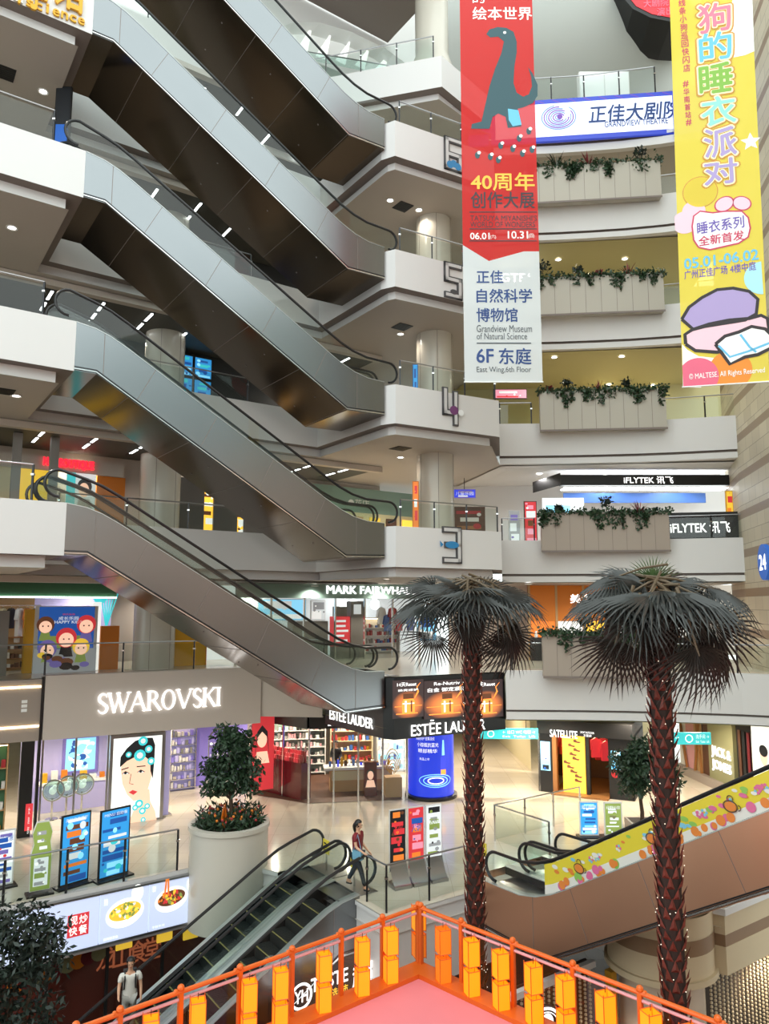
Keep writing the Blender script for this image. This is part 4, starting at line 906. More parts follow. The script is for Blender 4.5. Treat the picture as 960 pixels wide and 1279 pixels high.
# ---- jewellery shop ground floor
PA = plg(A2[0], A2[1], B2[0], B2[1], 0)
t = thing('portrait_lightbox', 'tall white lightbox showing a woman wearing crystal jewels beside the jewellery shop entrance', 'lightbox', (PA.o[0], PA.o[1], 0), PA.rz)
q = PA.q((137, 1030), (198, 1030), (198, 918), (137, 921)); X0 = q[0][0]; X1 = q[1][0]; ZT = q[2][1]
MB().box(X0-.1, X1+.12, -.06, .35, 0, ZT+.1).build('frame', 'steel', t); MB().box(X0, X1, -.08, -.06, .06, ZT).build('lit_panel', 'p_pale', t)
F_ = lambda *pp: PA.q(*pp)
m = MB()
m.flatxz(F_((158, 1031), (196, 1031), (193, 1012), (187, 1000), (186, 985), (172, 985), (172, 998), (166, 1012)), -.083, 0)                                            # neck and shoulders
m.flatxz(F_((150, 960), (152, 978), (158, 992), (166, 1000), (174, 998), (184, 985), (189, 968), (189, 948), (184, 938), (168, 938), (154, 944)), -.086, 0)              # face
m.flatxz(F_((149, 958), (150, 945), (158, 934), (168, 925), (180, 921), (190, 921), (193, 930), (192, 950), (190, 972), (187, 962), (187, 950), (180, 944), (168, 945), (158, 950)), -.089, 1)    # hair
for p, w_ in (((152, 966), 0), ((171, 964), 0)):
    a = F_(p, (p[0]+4, p[1]-1), (p[0]+9, p[1]-.5)); m.flatxz([a[0], (a[1][0], a[1][1]+.05), a[2], (a[1][0], a[1][1]-.05)], -.09, 5); disc(m, a[1][0], a[1][1], .045, -.0905, 1, 10); stroke(m, [a[0], (a[1][0], a[1][1]+.055), a[2]], .025, -.0907, 1)
stroke(m, F_((151, 961), (160, 958)), .035, -.09, 1); stroke(m, F_((170, 957), (181, 956)), .035, -.09, 1)
stroke(m, F_((163, 966), (161, 978), (166, 979)), .02, -.09, 3); m.flatxz(F_((160, 989), (165, 986), (171, 988), (166, 992)), -.091, 2)
for px, py, rr in ((178, 925, .16), (174, 943, .2), (185, 935, .13), (188, 950, .13), (160, 942, .1), (173, 1003, .14), (177, 1012, .12), (183, 1006, .1), (168, 1008, .1), (178, 1023, .09)):
    disc(m, *PA.p(px, py), rr, -.093, 4, 12); disc(m, *PA.p(px, py), rr*.55, -.095, 5, 8)
m.build('portrait', ['p_skin', 'p_black', 'p_red', 'p_brown', 'p_teal', 'p_white'], t)
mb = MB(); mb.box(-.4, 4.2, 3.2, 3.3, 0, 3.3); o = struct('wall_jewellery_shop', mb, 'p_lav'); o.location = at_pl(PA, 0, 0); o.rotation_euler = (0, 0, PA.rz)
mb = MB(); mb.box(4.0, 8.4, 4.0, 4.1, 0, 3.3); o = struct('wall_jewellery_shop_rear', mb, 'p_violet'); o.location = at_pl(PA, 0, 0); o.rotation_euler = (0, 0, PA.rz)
t = thing('glass_shopfront', 'glass window of the jewellery shop left of the portrait lightbox', 'shopfront', (PA.o[0], PA.o[1], 0), PA.rz)
for k in range(2): rect(MB(), 0, 1, 0, 1, 0) if False else MB().add([(.1+k*1.0, 0, .05), (1.05+k*1.0, 0, .05), (1.05+k*1.0, 0, 2.95), (.1+k*1.0, 0, 2.95)], [(0,1,2,3)]).build('glass_pane', 'glass_shop', t)
for x in (.05, 1.07, 2.1): MB().box(x-.03, x+.03, -.04, .04, 0, 3.0).build('mullion', 'steel', t)
m = MB(); x0, x1, z0, z1 = PA.box(82, 922, 119, 962, 3.1)
t = thing('window_picture', 'blue floral screen on the rear wall of the jewellery shop window', 'screen', at_pl(PA, 0, 3.1), PA.rz); MB().box(x0-.1, x1+.1, 0, .05, z0-.1, z1+.1).build('frame', 'p_violet', t)
m = MB(); art(m, x0, x1, z0, z1, -.01, [0, 1, 2, 1, 0], 12, 3, 40); m.build('lit_picture', ['p_sky', 'p_deep', 'p_pale'], t)
for k, (px, py) in enumerate(((66, 986), (84, 981), (103, 978))):
    yy = 1.7; a = PA.p(px, py, yy); base = at_pl(PA, a[0], yy)
    t = thing('dome_display', ('leftmost', 'middle', 'rightmost')[k] + ' of three silvery glass domes on thin stands in the jewellery window', 'display', base, PA.rz, 'dome displays')
    m = MB(); m.ball((0, 0, a[1]), .34, 20, 12, 0, (1, .6, 1)); m.build('dome', 'glass_tint', t, smooth=True); m = MB(); m.lathe([(.3, 0), (.33, .03), (.3, .06), (.2, .06)], 0, 0, 24); m.X = None
    MB().tube([(x, -.2, a[1]+z) for x, z in arc(0, 0, .34, 0, 2*PI, 28)], .03, 6).build('rim', 'chrome', t, smooth=True); MB().tube([(0, 0, 0.02), (0, 0, a[1]-.3)], .035, 8).build('stand', 'chrome', t, smooth=True)
    MB().lathe([(0, 0), (.22, 0), (.2, .03), (0, .04)], 0, 0, 20).build('foot', 'chrome', t); m = MB(); m.ball((0, 0, a[1]-.05), .13, 10, 8); m.ball((0.05, -.05, a[1]+.08), .08, 8, 6); m.build('jewel', 'p_pale', t, smooth=True)
t = thing('sales_counter', 'white display counter in the jewellery window under the blue floral screen', 'counter', at_pl(PA, 0.2, 2.6), PA.rz); MB().box(0, 3.2, 0, .5, .95, 1.02).build('worktop', 'white', t); MB().box(.1, 3.1, .05, .45, 0, .95).build('body', 'p_lav', t)
r = random.Random(5)
for k in range(9):
    m = MB(); w = r.uniform(.1, .25); m.box(-w/2, w/2, -.08, .08, 0, r.uniform(.12, .4)); one('gift_box', 'small gift box on the counter under the blue floral screen', 'box', m, ['f_yellow', 'f_white', 'f_orange', 'f_black'][k % 4], at_pl(PA, .4+.33*k, 2.85, 1.02), PA.rz, 'gift boxes in the jewellery window')
shelf_unit('silvery lit shelf inside the open jewellery shop entrance', at_pl(PA, 4.6, 3.5), PA.rz, 1.5, 2.6, 7, 'chrome', ('f_white', 'p_lav', 'p_violet', 'chrome'), 11, True, None, 'p_lav')
t = thing('arched_rack', 'arched display rack of jewellery on a tapered white plinth', 'rack', at_pl(PA, 6.35, 2.4), PA.rz)
MB().prismy([(.15, 0), (.75, 0), (.95, .5), (-.05, .5)], 0, .5).build('plinth', 'f_white', t); MB().tube([(0, .25, .5)] + [(.45+.45*math.cos(a), .25, 2.0+.45*math.sin(a)) for a in [PI-PI*k/12 for k in range(13)]] + [(.9, .25, .5)], .03, 6).build('arch', 'chrome', t, smooth=True)
for z in (.9, 1.35, 1.8): MB().box(.02, .88, .1, .4, z, z+.02).build('shelf_board', 'chrome', t)
m = MB(); r = random.Random(9)
for z in (.92, 1.37, 1.82):
    for k in range(6): m.ball((.1+.14*k, .22, z+.08), .06, 6, 4, r.randrange(2))
o = m.build('row_of_products', ['p_pale', 'p_lav'], t); o['kind'] = 'stuff'
t = thing('blue_pillar', 'slim blue lit pillar right of the woman portrait', 'pillar', at_pl(PA, X1+.28, .3), PA.rz); MB().box(-.09, .09, -.1, .1, 0, 3.0).build('shaft', 'p_lav', t); MB().box(-.2, .2, -.18, .18, 0, .05).build('foot', 'chrome', t)
t = thing('red_poster', 'red poster with a dark haired portrait left of the beauty shop', 'poster', at_pl(PA, 7.55, .9), PA.rz); MB().box(0, .9, 0, .06, .3, 3.1).build('panel', 'p_red', t)
m = MB(); disc(m, .4, 2.2, .25, -.01, 0, 18, .8, 1.2); m.flatxz([(.08, 1.3), (.72, 1.3), (.62, 1.75), (.2, 1.75)], -.01, 0); m.flatxz([(.12, 1.6), (.2, 2.5), (.4, 2.75), (.62, 2.5), (.7, 1.6), (.6, 2.3), (.4, 2.5), (.22, 2.3)], -.012, 1); m.build('portrait', ['p_skin', 'p_black'], t)
# ---- far left ground floor shop
pl = Pl((*gw(A2[0]-4.2, A2[1]+.44), 0), PA.rz)
t = thing('black_pillar', 'black shop pillar with a red sign at the far left of the ground floor', 'pillar', (pl.o[0], pl.o[1], 0), pl.rz)
x0, x1, z0, z1 = pl.box(24, 926, 40, 1050); MB().box(x0, x1, -.1, .3, 0, 3.05).build('shaft', 'black', t); x0, x1, z0, z1 = pl.box(31, 1003, 40, 1036); MB().box(x0, x1, -.14, -.1, z0, z1).build('red_sign', 'p_red', t)
m = MB(); 
for k, ch in enumerate('女装部'): text(m, ch, x0+.08, x1-.08, z1-.32-.3*k, z1-.1-.3*k, -.15)
m.build('lettering', 'p_white', t)
shelf_unit('warm lit display shelf in the shop at the far left edge', at_pl(pl, .9, .5), pl.rz, 2.4, 2.9, 4, 'f_tan', ('f_green', 'f_red', 'f_yellow', 'f_white'), 21, True, None, 'f_green')
t = thing('food_picture', 'lit picture of food in the far left shop window', 'poster', at_pl(pl, 1.6, .42), pl.rz); MB().box(0, 1.2, 0, .04, 1.6, 2.6).build('frame', 'f_white', t); m = MB(); art(m, .05, 1.15, 1.65, 2.55, -.01, [0, 1, 2], 31, 2, 14); m.build('picture', ['p_red', 'p_orange', 'p_brown'], t)
# ---- standees on the ground floor
def standee(label, base0, base1, top, pal, seed, kind='frame', text_lines=None, lean=0.0, group=None, round_top=False, z0=0.0):
    pl = plf(*base0, *base1, z0); W = math.hypot(*[a-b for a, b in zip(atz(*base0, z0)[:2], atz(*base1, z0)[:2])]); H = pl.p(*top)[1]
    t = thing('standing_poster', label, 'poster stand', pl.o, pl.rz, group)
    if round_top: out = [(0, .1), (W, .1), (W*1.02, H*.55), (W*.92, H*.72), (W, H*.85), (W*.8, H), (W*.2, H), (0, H*.85), (W*.1, H*.7), (-.02, H*.55)]
    else: out = [(0, .06), (W, .06), (W, H), (0, H)]
    MB().prismy(out, 0, .05).build('board', 'f_black' if kind == 'frame' else 'f_white', t)
    m = MB(); e = .04
    if round_top: m.flatxz([(x*.94+W*.03, z*.97+.02) for x, z in out], -.006, 0); art(m, W*.15, W*.85, H*.12, H*.5, -.009, [1, 2, 3, 0], seed, 4, 8); art(m, W*.2, W*.8, H*.6, H*.9, -.009, [0, 1, 2], seed+1, 3, 3)
    else: art(m, e, W-e, .06+e, H-e, -.006, list(range(len(pal))), seed, 9, 7)
    if text_lines:
        for s_, za, zb in text_lines: text(m, s_, W*.12, W*.88, H*za, H*zb, -.02, len(pal)-1)
    m.build('print', pal, t); MB().box(-.08, W+.08, -.18, .22, 0, .05).build('foot', 'dark_metal', t)
    return t
standee('blue menu board with orange food pictures behind the left glass railing', (73, 1112), (110, 1101), (100, 1015), ['p_blue', 'p_deep', 'p_orange', 'p_brown', 'p_sky', 'p_white'], 2, text_lines=[('海鲜自助餐厅', .9, .95)])
standee('blue price list board, right of the orange and blue menu board', (122, 1103), (160, 1092), (147, 1009), ['p_blue', 'p_sky', 'p_deep', 'p_teal', 'p_white'], 5, text_lines=[('MENU 自助餐', .9, .95)])
standee('green cutout board with rounded outline at the left railing', (36, 1120), (62, 1115), (50, 1026), ['p_green', 'p_white', 'p_grey', 'p_pale', 'p_green'], 7, 'cut', round_top=True)
standee('white and red promotion board at the very left edge', (-12, 1112), (16, 1106), (10, 1036), ['p_white', 'p_violet', 'p_red', 'p_grey', 'p_deep'], 9, 'plain', text_lines=[('特价优惠', .8, .9)])
pl = plf(484, 1108, 548, 1096)
for k, (pal, lab, txt) in enumerate(((['p_black', 'p_brown', 'p_orange', 'p_red'], 'black poster with red lettering on a curved silver stand by the railing', '冰火'), (['p_red', 'p_pink', 'p_orange', 'p_deep'], 'red food poster in the middle of the silver stands by the railing', '火锅'), (['p_white', 'p_grey', 'p_black', 'p_green'], 'black and white poster with a green foot, rightmost of the silver stands', '茶饮'))):
    w = .5; o = at_pl(pl, .05+k*.56, .0); t = thing('standing_poster', lab, 'poster stand', o, pl.rz, None)
    MB().box(0, w, .0, .03, .35, 1.95).build('board', 'f_white', t); m = MB(); art(m, .02, w-.02, .38, 1.92, -.006, [0, 1, 2, 3], 40+k, 7, 8); text(m, txt, .1, w-.1, 1.3, 1.6, -.02, 3); m.build('print', pal, t)
    MB().prismy([(0, 0)] and [(0, .0), (w, .0), (w, .08), (0, .08)], -.35, .2).build('foot', 'steel', t)
    m = MB(); n = 8; prof = [(-.35 + .33*i/n, .08 + .5*(i/n)**2) for i in range(n+1)]; m.add([(0, y, z) for y, z in prof] + [(w, y, z) for y, z in prof], [(i, i+1, n+2+i, n+1+i) for i in range(n)]); m.build('curved_shield', 'steel', t, smooth=True)
standee('blue notice board standing behind the copper escalator foot', (724, 1046), (748, 1046), (737, 1001), ['p_blue', 'p_sky', 'p_deep', 'p_white'], 15, 'plain', text_lines=[('蓝山咖啡', .8, .9)])
standee('olive green notice board right of the blue one behind the copper escalator', (755, 1046), (778, 1046), (766, 1002), ['p_green', 'f_olive', 'p_green', 'p_white'], 17, 'plain', text_lines=[('绿野仙踪', .8, .9)])
# ---- shoe and boot shop (black kiosk with gold panel)
pl = plf(672, 988, 791, 1001); Wd = pl.p(791, 1001)[0]; HT = pl.p(730, 916)[1]
def seg(l, r_): return pl.p(l, 960)[0], pl.p(r_, 960)[0]
t = thing('black_kiosk', 'black shop kiosk with white lettering and a gold panel between two dark openings', 'shop', pl.o, pl.rz)
x0, x1 = seg(672, 791); MB().box(x0, x1, -.05, 3.2, HT-.12, HT+.42).build('fascia', 'f_black', t)
m = MB(); a = pl.box(687, 911, 721, 920); text(m, 'SATELLITE', a[0], a[1], a[2]-.03, a[3]-.03, -.06, 0, .02, .02); b_ = pl.box(725, 913, 742, 920); text(m, 'SPORT OUTDOOR', b_[0], b_[1], b_[2]+.12, b_[3]-.02, -.06); text(m, '卫星店', b_[0]+.1, b_[1]-.1, b_[2], b_[2]+.09, -.06); m.build('lettering', 'lit_letter', t)
for l, r_ in ((672, 690), (760, 791)): x0, x1 = seg(l, r_); MB().box(x0, x1, 0, .35, 0, HT).build('pier', 'black', t)
x0, x1 = seg(690, 695); MB().box(x0, x1, 0, .3, 0, HT).build('wood_post', 'wood', t); x0, x1 = seg(732, 736); MB().box(x0, x1, .0, .3, 0, HT).build('wood_post', 'f_black', t)
x0, x1 = seg(702, 730); MB().box(x0, x1, .1, .2, .05, HT).build('gold_panel', 'p_gold', t)
m = MB(); r = random.Random(6)
for k in range(12):
    cx_ = x0 + (x1-x0)*r.uniform(.2, .8); cz_ = .5 + 2.0*k/12; m.flatxz([(cx_-.14, cz_), (cx_+.1, cz_-.03), (cx_+.16, cz_+.03), (cx_+.02, cz_+.05), (cx_-.06, cz_+.12), (cx_-.14, cz_+.1)], .09)
m.build('shoe_picture', 'p_brown', t)
for l, r_, tp, b_, p_, sd in ((675, 687, 926, 962, ['p_sky', 'p_deep', 'p_white', 'p_black'], 3), (763, 775, 938, 961, ['p_sky', 'p_blue', 'p_sky', 'p_white'], 4)):
    q = pl.box(l, tp, r_, b_); m = MB(); art(m, *q, -.02, [0, 1, 2, 3], sd, 3, 4); m.build('lit_screen', p_, t)
m = MB(); c = pl.p(768, 967); disc(m, c[0], c[1], .14, -.01); m.build('emblem', 'red', t)
x0, x1 = seg(690, 760); MB().box(x0, x1, -.4, 3.2, 0, .06).build('wood_platform', 'wood', t); x0, x1 = seg(672, 791); MB().box(x0, x1, 3.15, 3.25, 0, HT).build('rear_wall', 'f_brown', t)
MB().box(x0, x0+.08, 0, 3.2, 0, HT).build('side_wall', 'f_grey', t); MB().box(x1-.08, x1, 0, 3.2, 0, HT).build('side_wall', 'f_black', t)
MB().box(x0+.5, x1-.5, 1.0, 1.1, HT-.14, HT-.12).build('lamp', 'lamp_warm', t)
def garment(label, loc, rz, col, group=None, h=.75, w=.42, hanger=True, long=False):
    t = thing('hanging_garment', label, 'clothes', loc, rz, group); m = MB()
    H = h*(1.7 if long else 1); o = [(-.06, 0), (.06, 0), (w*.5, -.07), (w*.72, -h*.55), (w*.55, -h*.6), (w*.42, -h*.25), (w*.45, -H), (-w*.45, -H), (-w*.42, -h*.25), (-w*.55, -h*.6), (-w*.72, -h*.55), (-w*.5, -.07)]
    m.prismy(o, -.06, .06); m.build('cloth', col, t)
    if hanger: MB().tube([(-w*.4, 0, -.06), (0, 0, .03), (w*.4, 0, -.06)], .008, 5).build('hanger', 'chrome', t); MB().tube([(0, 0, .03), (0, 0, .12)], .006, 5).build('hook', 'chrome', t)
    return t
for k in range(7):
    x = (pl.p(738, 950)[0] + k*.13) if k < 4 else (pl.p(695.5, 950)[0] + (k-4)*.12); yy = 1.1+.1*(k % 3)
    garment('red jacket hanging inside the black kiosk ' + ('right' if k < 4 else 'left') + ' of the gold panel', at_pl(pl, x, yy, 2.05-.1*(k % 2)), pl.rz+.6, 'f_red' if k % 3 else 'p_red', 'red jackets %s of the gold panel' % ('right' if k < 4 else 'left'))
# ---- clothes shop wall at the right
pl = plf(848, 962, 896, 984); pl = Pl((pl.o[0], pl.o[1], 0), pl.rz)
XA = pl.p(848, 940)[0]; XB = pl.p(990, 940)[0]
struct('wall_clothes_shop', MB().box(XA, XB, .15, .3, 0, 3.35), 'f_cream').location = pl.o; bpy.data.objects['wall_clothes_shop'].rotation_euler = (0, 0, pl.rz)
t = thing('shop_sign', 'grey-green shop panel with white two line clothes brand lettering at the right', 'sign', pl.o, pl.rz)
q = pl.box(888, 915, 919, 985); MB().box(q[0], q[1], -.1, .15, .05, 3.25).build('panel', 'f_olive', t)
m = MB(); x0, x1, z0, z1 = pl.box(893, 935, 916, 966); h = (z1-z0); 
text(m, 'JACK &', x0, x1, z0+h*.53, z1, -.12, 0, .05, .03); text(m, 'JONES', x0, x1, z0, z0+h*.45, -.12, 0, .05, .03); m.build('lettering', 'lit_letter', t)
for k, (l, r_, c_) in enumerate(((850, 858, 'f_white'), (858, 868, 'f_pink'), (868, 878, 'f_tan'), (878, 887, 'f_brown'))):
    q = pl.box(l, 922, r_, 970); o = MB().box(q[0], q[1], -.02, .15, .3, 3.0); one('window_panel', ('white', 'pink', 'wooden', 'brown')[k] + ' display panel in the clothes shop window left of the grey-green sign', 'panel', o, c_, pl.o, pl.rz, None)
for k in range(3):
    a = pl.p(860+9*k, 940)[0]; o = MB(); o.add([], []); m = MB(); m.X = Matrix.Translation((a, -.1, .2)) @ Matrix.Rotation(R((-14, 12, -8)[k]), 4, 'Y'); m.box(-.05, .05, -.04, .04, 0, 2.3)
    one('leaning_board', ('leftmost', 'middle', 'rightmost')[k] + ' leaning wooden board in the clothes shop window', 'board', m, 'wood', pl.o, pl.rz, 'leaning boards')
t = thing('dark_window', 'dark clothes shop window with hanging coats right of the white lettering', 'window', pl.o, pl.rz); q = pl.box(921, 920, 941, 990); MB().box(q[0], q[1], .0, .14, .3, 3.0).build('recess', 'f_black', t)
for k in range(4): MB().box(q[0]+.2+.3*k, q[0]+.36+.3*k, -.05, 0, .6+.2*(k % 2), 2.6).build('coat', ['f_brown', 'f_black', 'f_maroon', 'f_grey'][k], t)
t = thing('portrait_lightbox', 'white lightbox with a small portrait at the right edge of the ground floor', 'lightbox', pl.o, pl.rz); q = pl.box(943, 915, 985, 985); MB().box(q[0], q[1], -.1, .15, .1, 3.0).build('lit_panel', 'p_pale', t)
m = MB(); c = pl.p(957, 945); disc(m, c[0], c[1], .3, -.11, 0, 18, .8, 1.1); disc(m, c[0], c[1]+.2, .3, -.112, 1, 18, .9, .7); m.build('portrait', ['p_skin', 'p_black'], t)
mb = MB(); mb.box(XA, XB, -.25, .15, 0, .35); o = struct('trim_clothes_shop', mb, 'f_taupe'); o.location = pl.o; o.rotation_euler = (0, 0, pl.rz)
# rear of the ground floor
for x, mm in ((0, 'f_cream'), ): struct('wall_rear', MB().box(-34, 16, 45, 45.2, 0, 3.4), mm)
mb = MB(); mb.add([(6.6, 34.5, 0), (6.2, 45, 0), (6.2, 45, 3.35), (6.6, 34.5, 3.35)], [(0,1,2,3)]); struct('wall_corridor', mb, 'f_cream')
t = thing('window_poster', 'white lit poster on the far wall of the ground floor corridor', 'poster', aty(633, 970, 44.9)[:2] + (0,)); MB().box(-.7, .7, 0, .05, .3, 2.6).build('panel', 'p_pale', t); m = MB(); art(m, -.6, .6, .4, 2.5, -.01, [0, 1, 2], 77, 3, 5); m.build('print', ['p_white', 'p_grey', 'p_pink'], t)
# teal direction signs
for l, r_, tp, b_, Y, lab, flip in ((598, 672, 910, 923, 30.0, 'teal hanging direction sign right of the black corner sign', 0), (838, 888, 915, 930, 28.5, 'teal hanging direction sign left of the white two line lettering', 1)):
    a = aty(l, b_, Y); c = aty(r_, b_, Y); zt = aty(l, tp, Y)[2]; t = thing('direction_sign', lab, 'sign', (a[0], Y, a[2])); w = c[0]-a[0]; h = zt-a[2]
    MB().box(0, w, 0, .08, 0, h).build('panel', 'p_teal', t)
    for x in (.2*w, .8*w): MB().tube([(x, .04, h), (x, .04, h+.45)], .012, 6).build('hanging_rod', 'dark_metal', t)
    m = MB(); stroke(m, arc(w*(.2 if not flip else .45), h*.5, h*.3, 0, 2*PI, 16), .04, -.01); m.build('emblem', 'p_pale', t)
    m = MB(); text(m, '← 出口 WC 电梯 →' if not flip else '洗手间 →', w*.4 if not flip else w*.62, w*.95, h*.5, h*.85, -.01); m.build('upper_lettering', 'p_pale', t)
    m = MB(); text(m, 'Exit  Toilet  Lift', w*.4 if not flip else w*.62, w*.95, h*.15, h*.35, -.01); m.build('lower_lettering', 'p_pale', t)
# ---- second floor
t = thing('shop_fascia', 'green shop fascia on the second floor at the left', 'fascia', GL, GA); MB().box(-14, -6.35, 9.3, 9.45, 7.72, 8.29).build('panel', 'f_green', t); MB().box(-14, -6.35, 9.25, 9.3, 7.68, 7.73).build('light_strip', 'lamp_tube', t)
def gbox(l, tp, r_, b_, b): a0, z1 = onb(l, tp, b); a1, z0 = onb(r_, b_, b); return a0, a1, z0, z1
a0, a1, z0, z1 = gbox(45, 757, 119, 838, 8.3)
t = thing('event_poster', 'large blue poster wall with cartoon children on the second floor', 'poster', (*gw(a0, 8.3), 5.0), GA); w = a1-a0; h = z1-5.0
MB().box(0, w, 0, .12, 0, h).build('board', 'f_white', t); m = MB(); rect(m, .12, w-.12, h*.35, h-.03, -.01, 0); rect(m, 0, w, 0, h*.36, -.008, 1); rect(m, .35, w-.3, h*.36, h*.55, -.012, 5)
r = random.Random(8)
for x, z, s_, hc in ((.35, h*.72, .3, 3), (w-.4, h*.72, .34, 2), (w*.5, h*.52, .36, 2), (.45, h*.36, .32, 6), (w-.55, h*.38, .3, 4)):
    disc(m, x, z, s_, -.02, hc, 18); disc(m, x, z-.08, s_*.72, -.024, 7, 18); disc(m, x-.09, z-.05, .03, -.027, 8, 8); disc(m, x+.09, z-.05, .03, -.027, 8, 8); m.flatxz([(x-s_*.7, z-s_*1.9), (x+s_*.7, z-s_*1.9), (x+s_*.45, z-s_*.8), (x-s_*.45, z-s_*.8)], -.018, r.choice([1, 5, 6, 8]))
for k in range(14): disc(m, r.uniform(.2, w-.2), r.uniform(.1, h*.28), r.uniform(.1, .22), -.022-.0003*k, r.choice([1, 4, 5, 6, 8, 3]), 10, 1.2, .7)
text(m, '快乐童装', w*.42, w*.62, h*.86, h*.89, -.02, 2); text(m, '成长乐园', w*.36, w*.68, h*.79, h*.84, -.02, 9, .02); text(m, 'HAPPY KIDS', w*.3, w*.74, h*.735, h*.78, -.02, 9, .02)
m.build('print', ['p_deep', 'p_grey', 'p_red', 'p_brown', 'p_yellow', 'p_green', 'p_violet', 'p_skin', 'p_black', 'p_white'], t)
for l, tp, r_, b_, b, c_, lab in ((33, 761, 46, 836, 8.6, 'f_yellow', 'narrow yellow pillar left of the blue poster wall'), (126, 782, 147, 836, 8.6, 'f_orange', 'orange panel between the blue poster wall and the round column'), (117, 752, 123, 836, 8.7, 'p_pale', 'slim white light column beside the orange panel'), (-10, 763, 8, 832, 8.0, 'f_grey', 'grey cabinet at the left edge of the second floor')):
    a0, a1, z0, z1 = gbox(l, tp, r_, b_, b); one('panel' if 'panel' in lab else ('cabinet' if 'cabinet' in lab else 'pillar'), lab, 'panel', MB().box(0, a1-a0, 0, .3, 0, z1-5), c_, (*gw(a0, b), 5.0), GA)
a0, a1, z0, z1 = gbox(206, 764, 256, 832, 8.6); a0 = max(a0, -4.33); h = z1-5.0; w = a1-a0
t = thing('yellow_hoarding', 'yellow slanted hoarding right of the round column on the second floor', 'hoarding', (*gw(a0, 8.6), 5.0), GA); MB().prismy([(0, 0), (w, 0), (w, h*.6), (w*.35, h), (0, h)], 0, .15).build('board', 'f_yellow', t); MB().box(w, w+.04, -.02, .17, 0, h*.62).build('edge_trim', 'f_orange', t)
struct('wall_shop_lavender', MB().box(-8.9, -5.9, 11.6, 11.7, 5, 8.3), 'p_lav', True)
struct('wall_shop_warm', MB().box(-15, -8.95, 11.2, 11.3, 5, 8.3), 'f_tan', True)
t = thing('clothes_rail', 'clothes rail in the shop at the left end of the second floor', 'rail', (*gw(-10.9, 10.2), 5.0), GA); MB().tube([(0, 0, 2.4), (2.0, 0, 2.4)], .02, 6).build('bar', 'chrome', t)
for x in (0, 2.0): MB().tube([(x, 0, 0), (x, 0, 2.42)], .02, 6).build('upright', 'chrome', t)
for k, (c_, nm) in enumerate((('f_tan', 'tan'), ('f_yellow', 'yellow'), ('f_cream', 'cream'), ('f_black', 'black'), ('f_white', 'white'), ('f_orange', 'orange'), ('f_grey', 'grey'))): garment('%s garment hanging on the left second floor rail' % nm, (*gw(-10.75+.28*k, 10.2), 7.3), GA+1.0, c_, 'clothes on the left rail', long=k % 2 == 0)
shelf_unit('wooden shelf with dark bags below the hanging clothes at the left', (*gw(-10.9, 9.9), 5.0), GA, 1.9, 1.25, 3, 'wood', ('f_black', 'f_brown', 'f_white'), 14, False)
t = thing('lattice_tower', 'pale green lattice ornament behind the orange panel', 'ornament', (*gw(-6.9, 10.2), 5.01), GA)
for k in range(6): MB().tube([(.15*k, 0, 0), (.9-.15*k, 0, 3.0)], .025, 5).build('bar', 'p_teal', t)
one('green_bush', 'round mint green topiary ball on the lattice ornament', 'topiary', MB().ball((0, 0, 0), .28, 12, 8), 'p_teal', (*gw(-6.75, 10.1), 7.75), 0)
# glass fashion shop in the middle
b = 7.6; a0, a1, z0, z1 = gbox(296, 726, 523, 748, b); 
t = thing('shop_sign', 'grey-green fascia with white fashion shop lettering on the second floor', 'sign', (*gw(a0, b), 0), GA); MB().box(0, a1-a0+1.2, -.05, .15, z0, z1+.25).build('fascia', 'f_mint', t)
q = gbox(407, 731, 517, 743, b); m = MB(); text(m, 'MARK FAIRWHALE', q[0]-a0, q[1]-a0, q[2]+.02, q[3]-.02, -.06, 0, .03, .03); m.build('lettering', 'lit_letter', t)
t = thing('glass_shopfront', 'glass front of the fashion shop under the grey-green fascia', 'shopfront', (*gw(a0, b), 5.0), GA); n = 6; L = a1-a0
for k in range(n): MB().add([(L*k/n+.03, 0, 0), (L*(k+1)/n-.03, 0, 0), (L*(k+1)/n-.03, 0, z0-5), (L*k/n+.03, 0, z0-5)], [(0,1,2,3)]).build('glass_pane', 'glass_shop', t)
for k in range(n+1): MB().box(L*k/n-.03, L*k/n+.03, -.05, .05, 0, z0-5).build('mullion', 'chrome', t)
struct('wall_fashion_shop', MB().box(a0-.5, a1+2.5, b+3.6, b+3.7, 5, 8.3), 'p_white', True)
for l, r_, tp, b_, p_, sd, lab in ((322, 382, 748, 775, ['p_sky', 'p_pale', 'p_white'], 51, 'long pale blue screen at the left of the fashion shop'), (388, 406, 750, 775, ['p_white', 'p_grey', 'p_pale'], 52, 'white poster beside the pale blue screen in the fashion shop'), (520, 545, 770, 800, ['p_sky', 'p_deep', 'p_pale'], 53, 'blue and white picture behind the left palm crown')):
    q = gbox(l, tp, r_, b_, b+3.2); t = thing('wall_screen', lab, 'screen', (*gw(q[0], b+3.2), q[2]), GA); MB().box(0, q[1]-q[0], 0, .06, 0, q[3]-q[2]).build('panel', 'f_white', t); m = MB(); art(m, .03, q[1]-q[0]-.03, .03, q[3]-q[2]-.03, -.01, [0, 1, 2], sd, 2, 5); m.build('lit_picture', p_, t)
for k, px in enumerate((430, 441, 468)):
    q = onb(px, 755, b+2.6); one('disc_lamp', ('leftmost', 'middle', 'rightmost')[k] + ' of three round white lamps in the fashion shop', 'lamp', MB().lathe([(0, -.02), (.26, -.02), (.26, .02), (0, .02)], 0, 0, 24), 'lamp_tube', (*gw(q[0], b+2.6), q[1]), 0, 'round shop lamps'); o = bpy.data.objects[-1] if False else None
for o in [o for o in bpy.data.objects if o.name.startswith('disc_lamp')]: o.rotation_euler = (R(90), 0, GA)
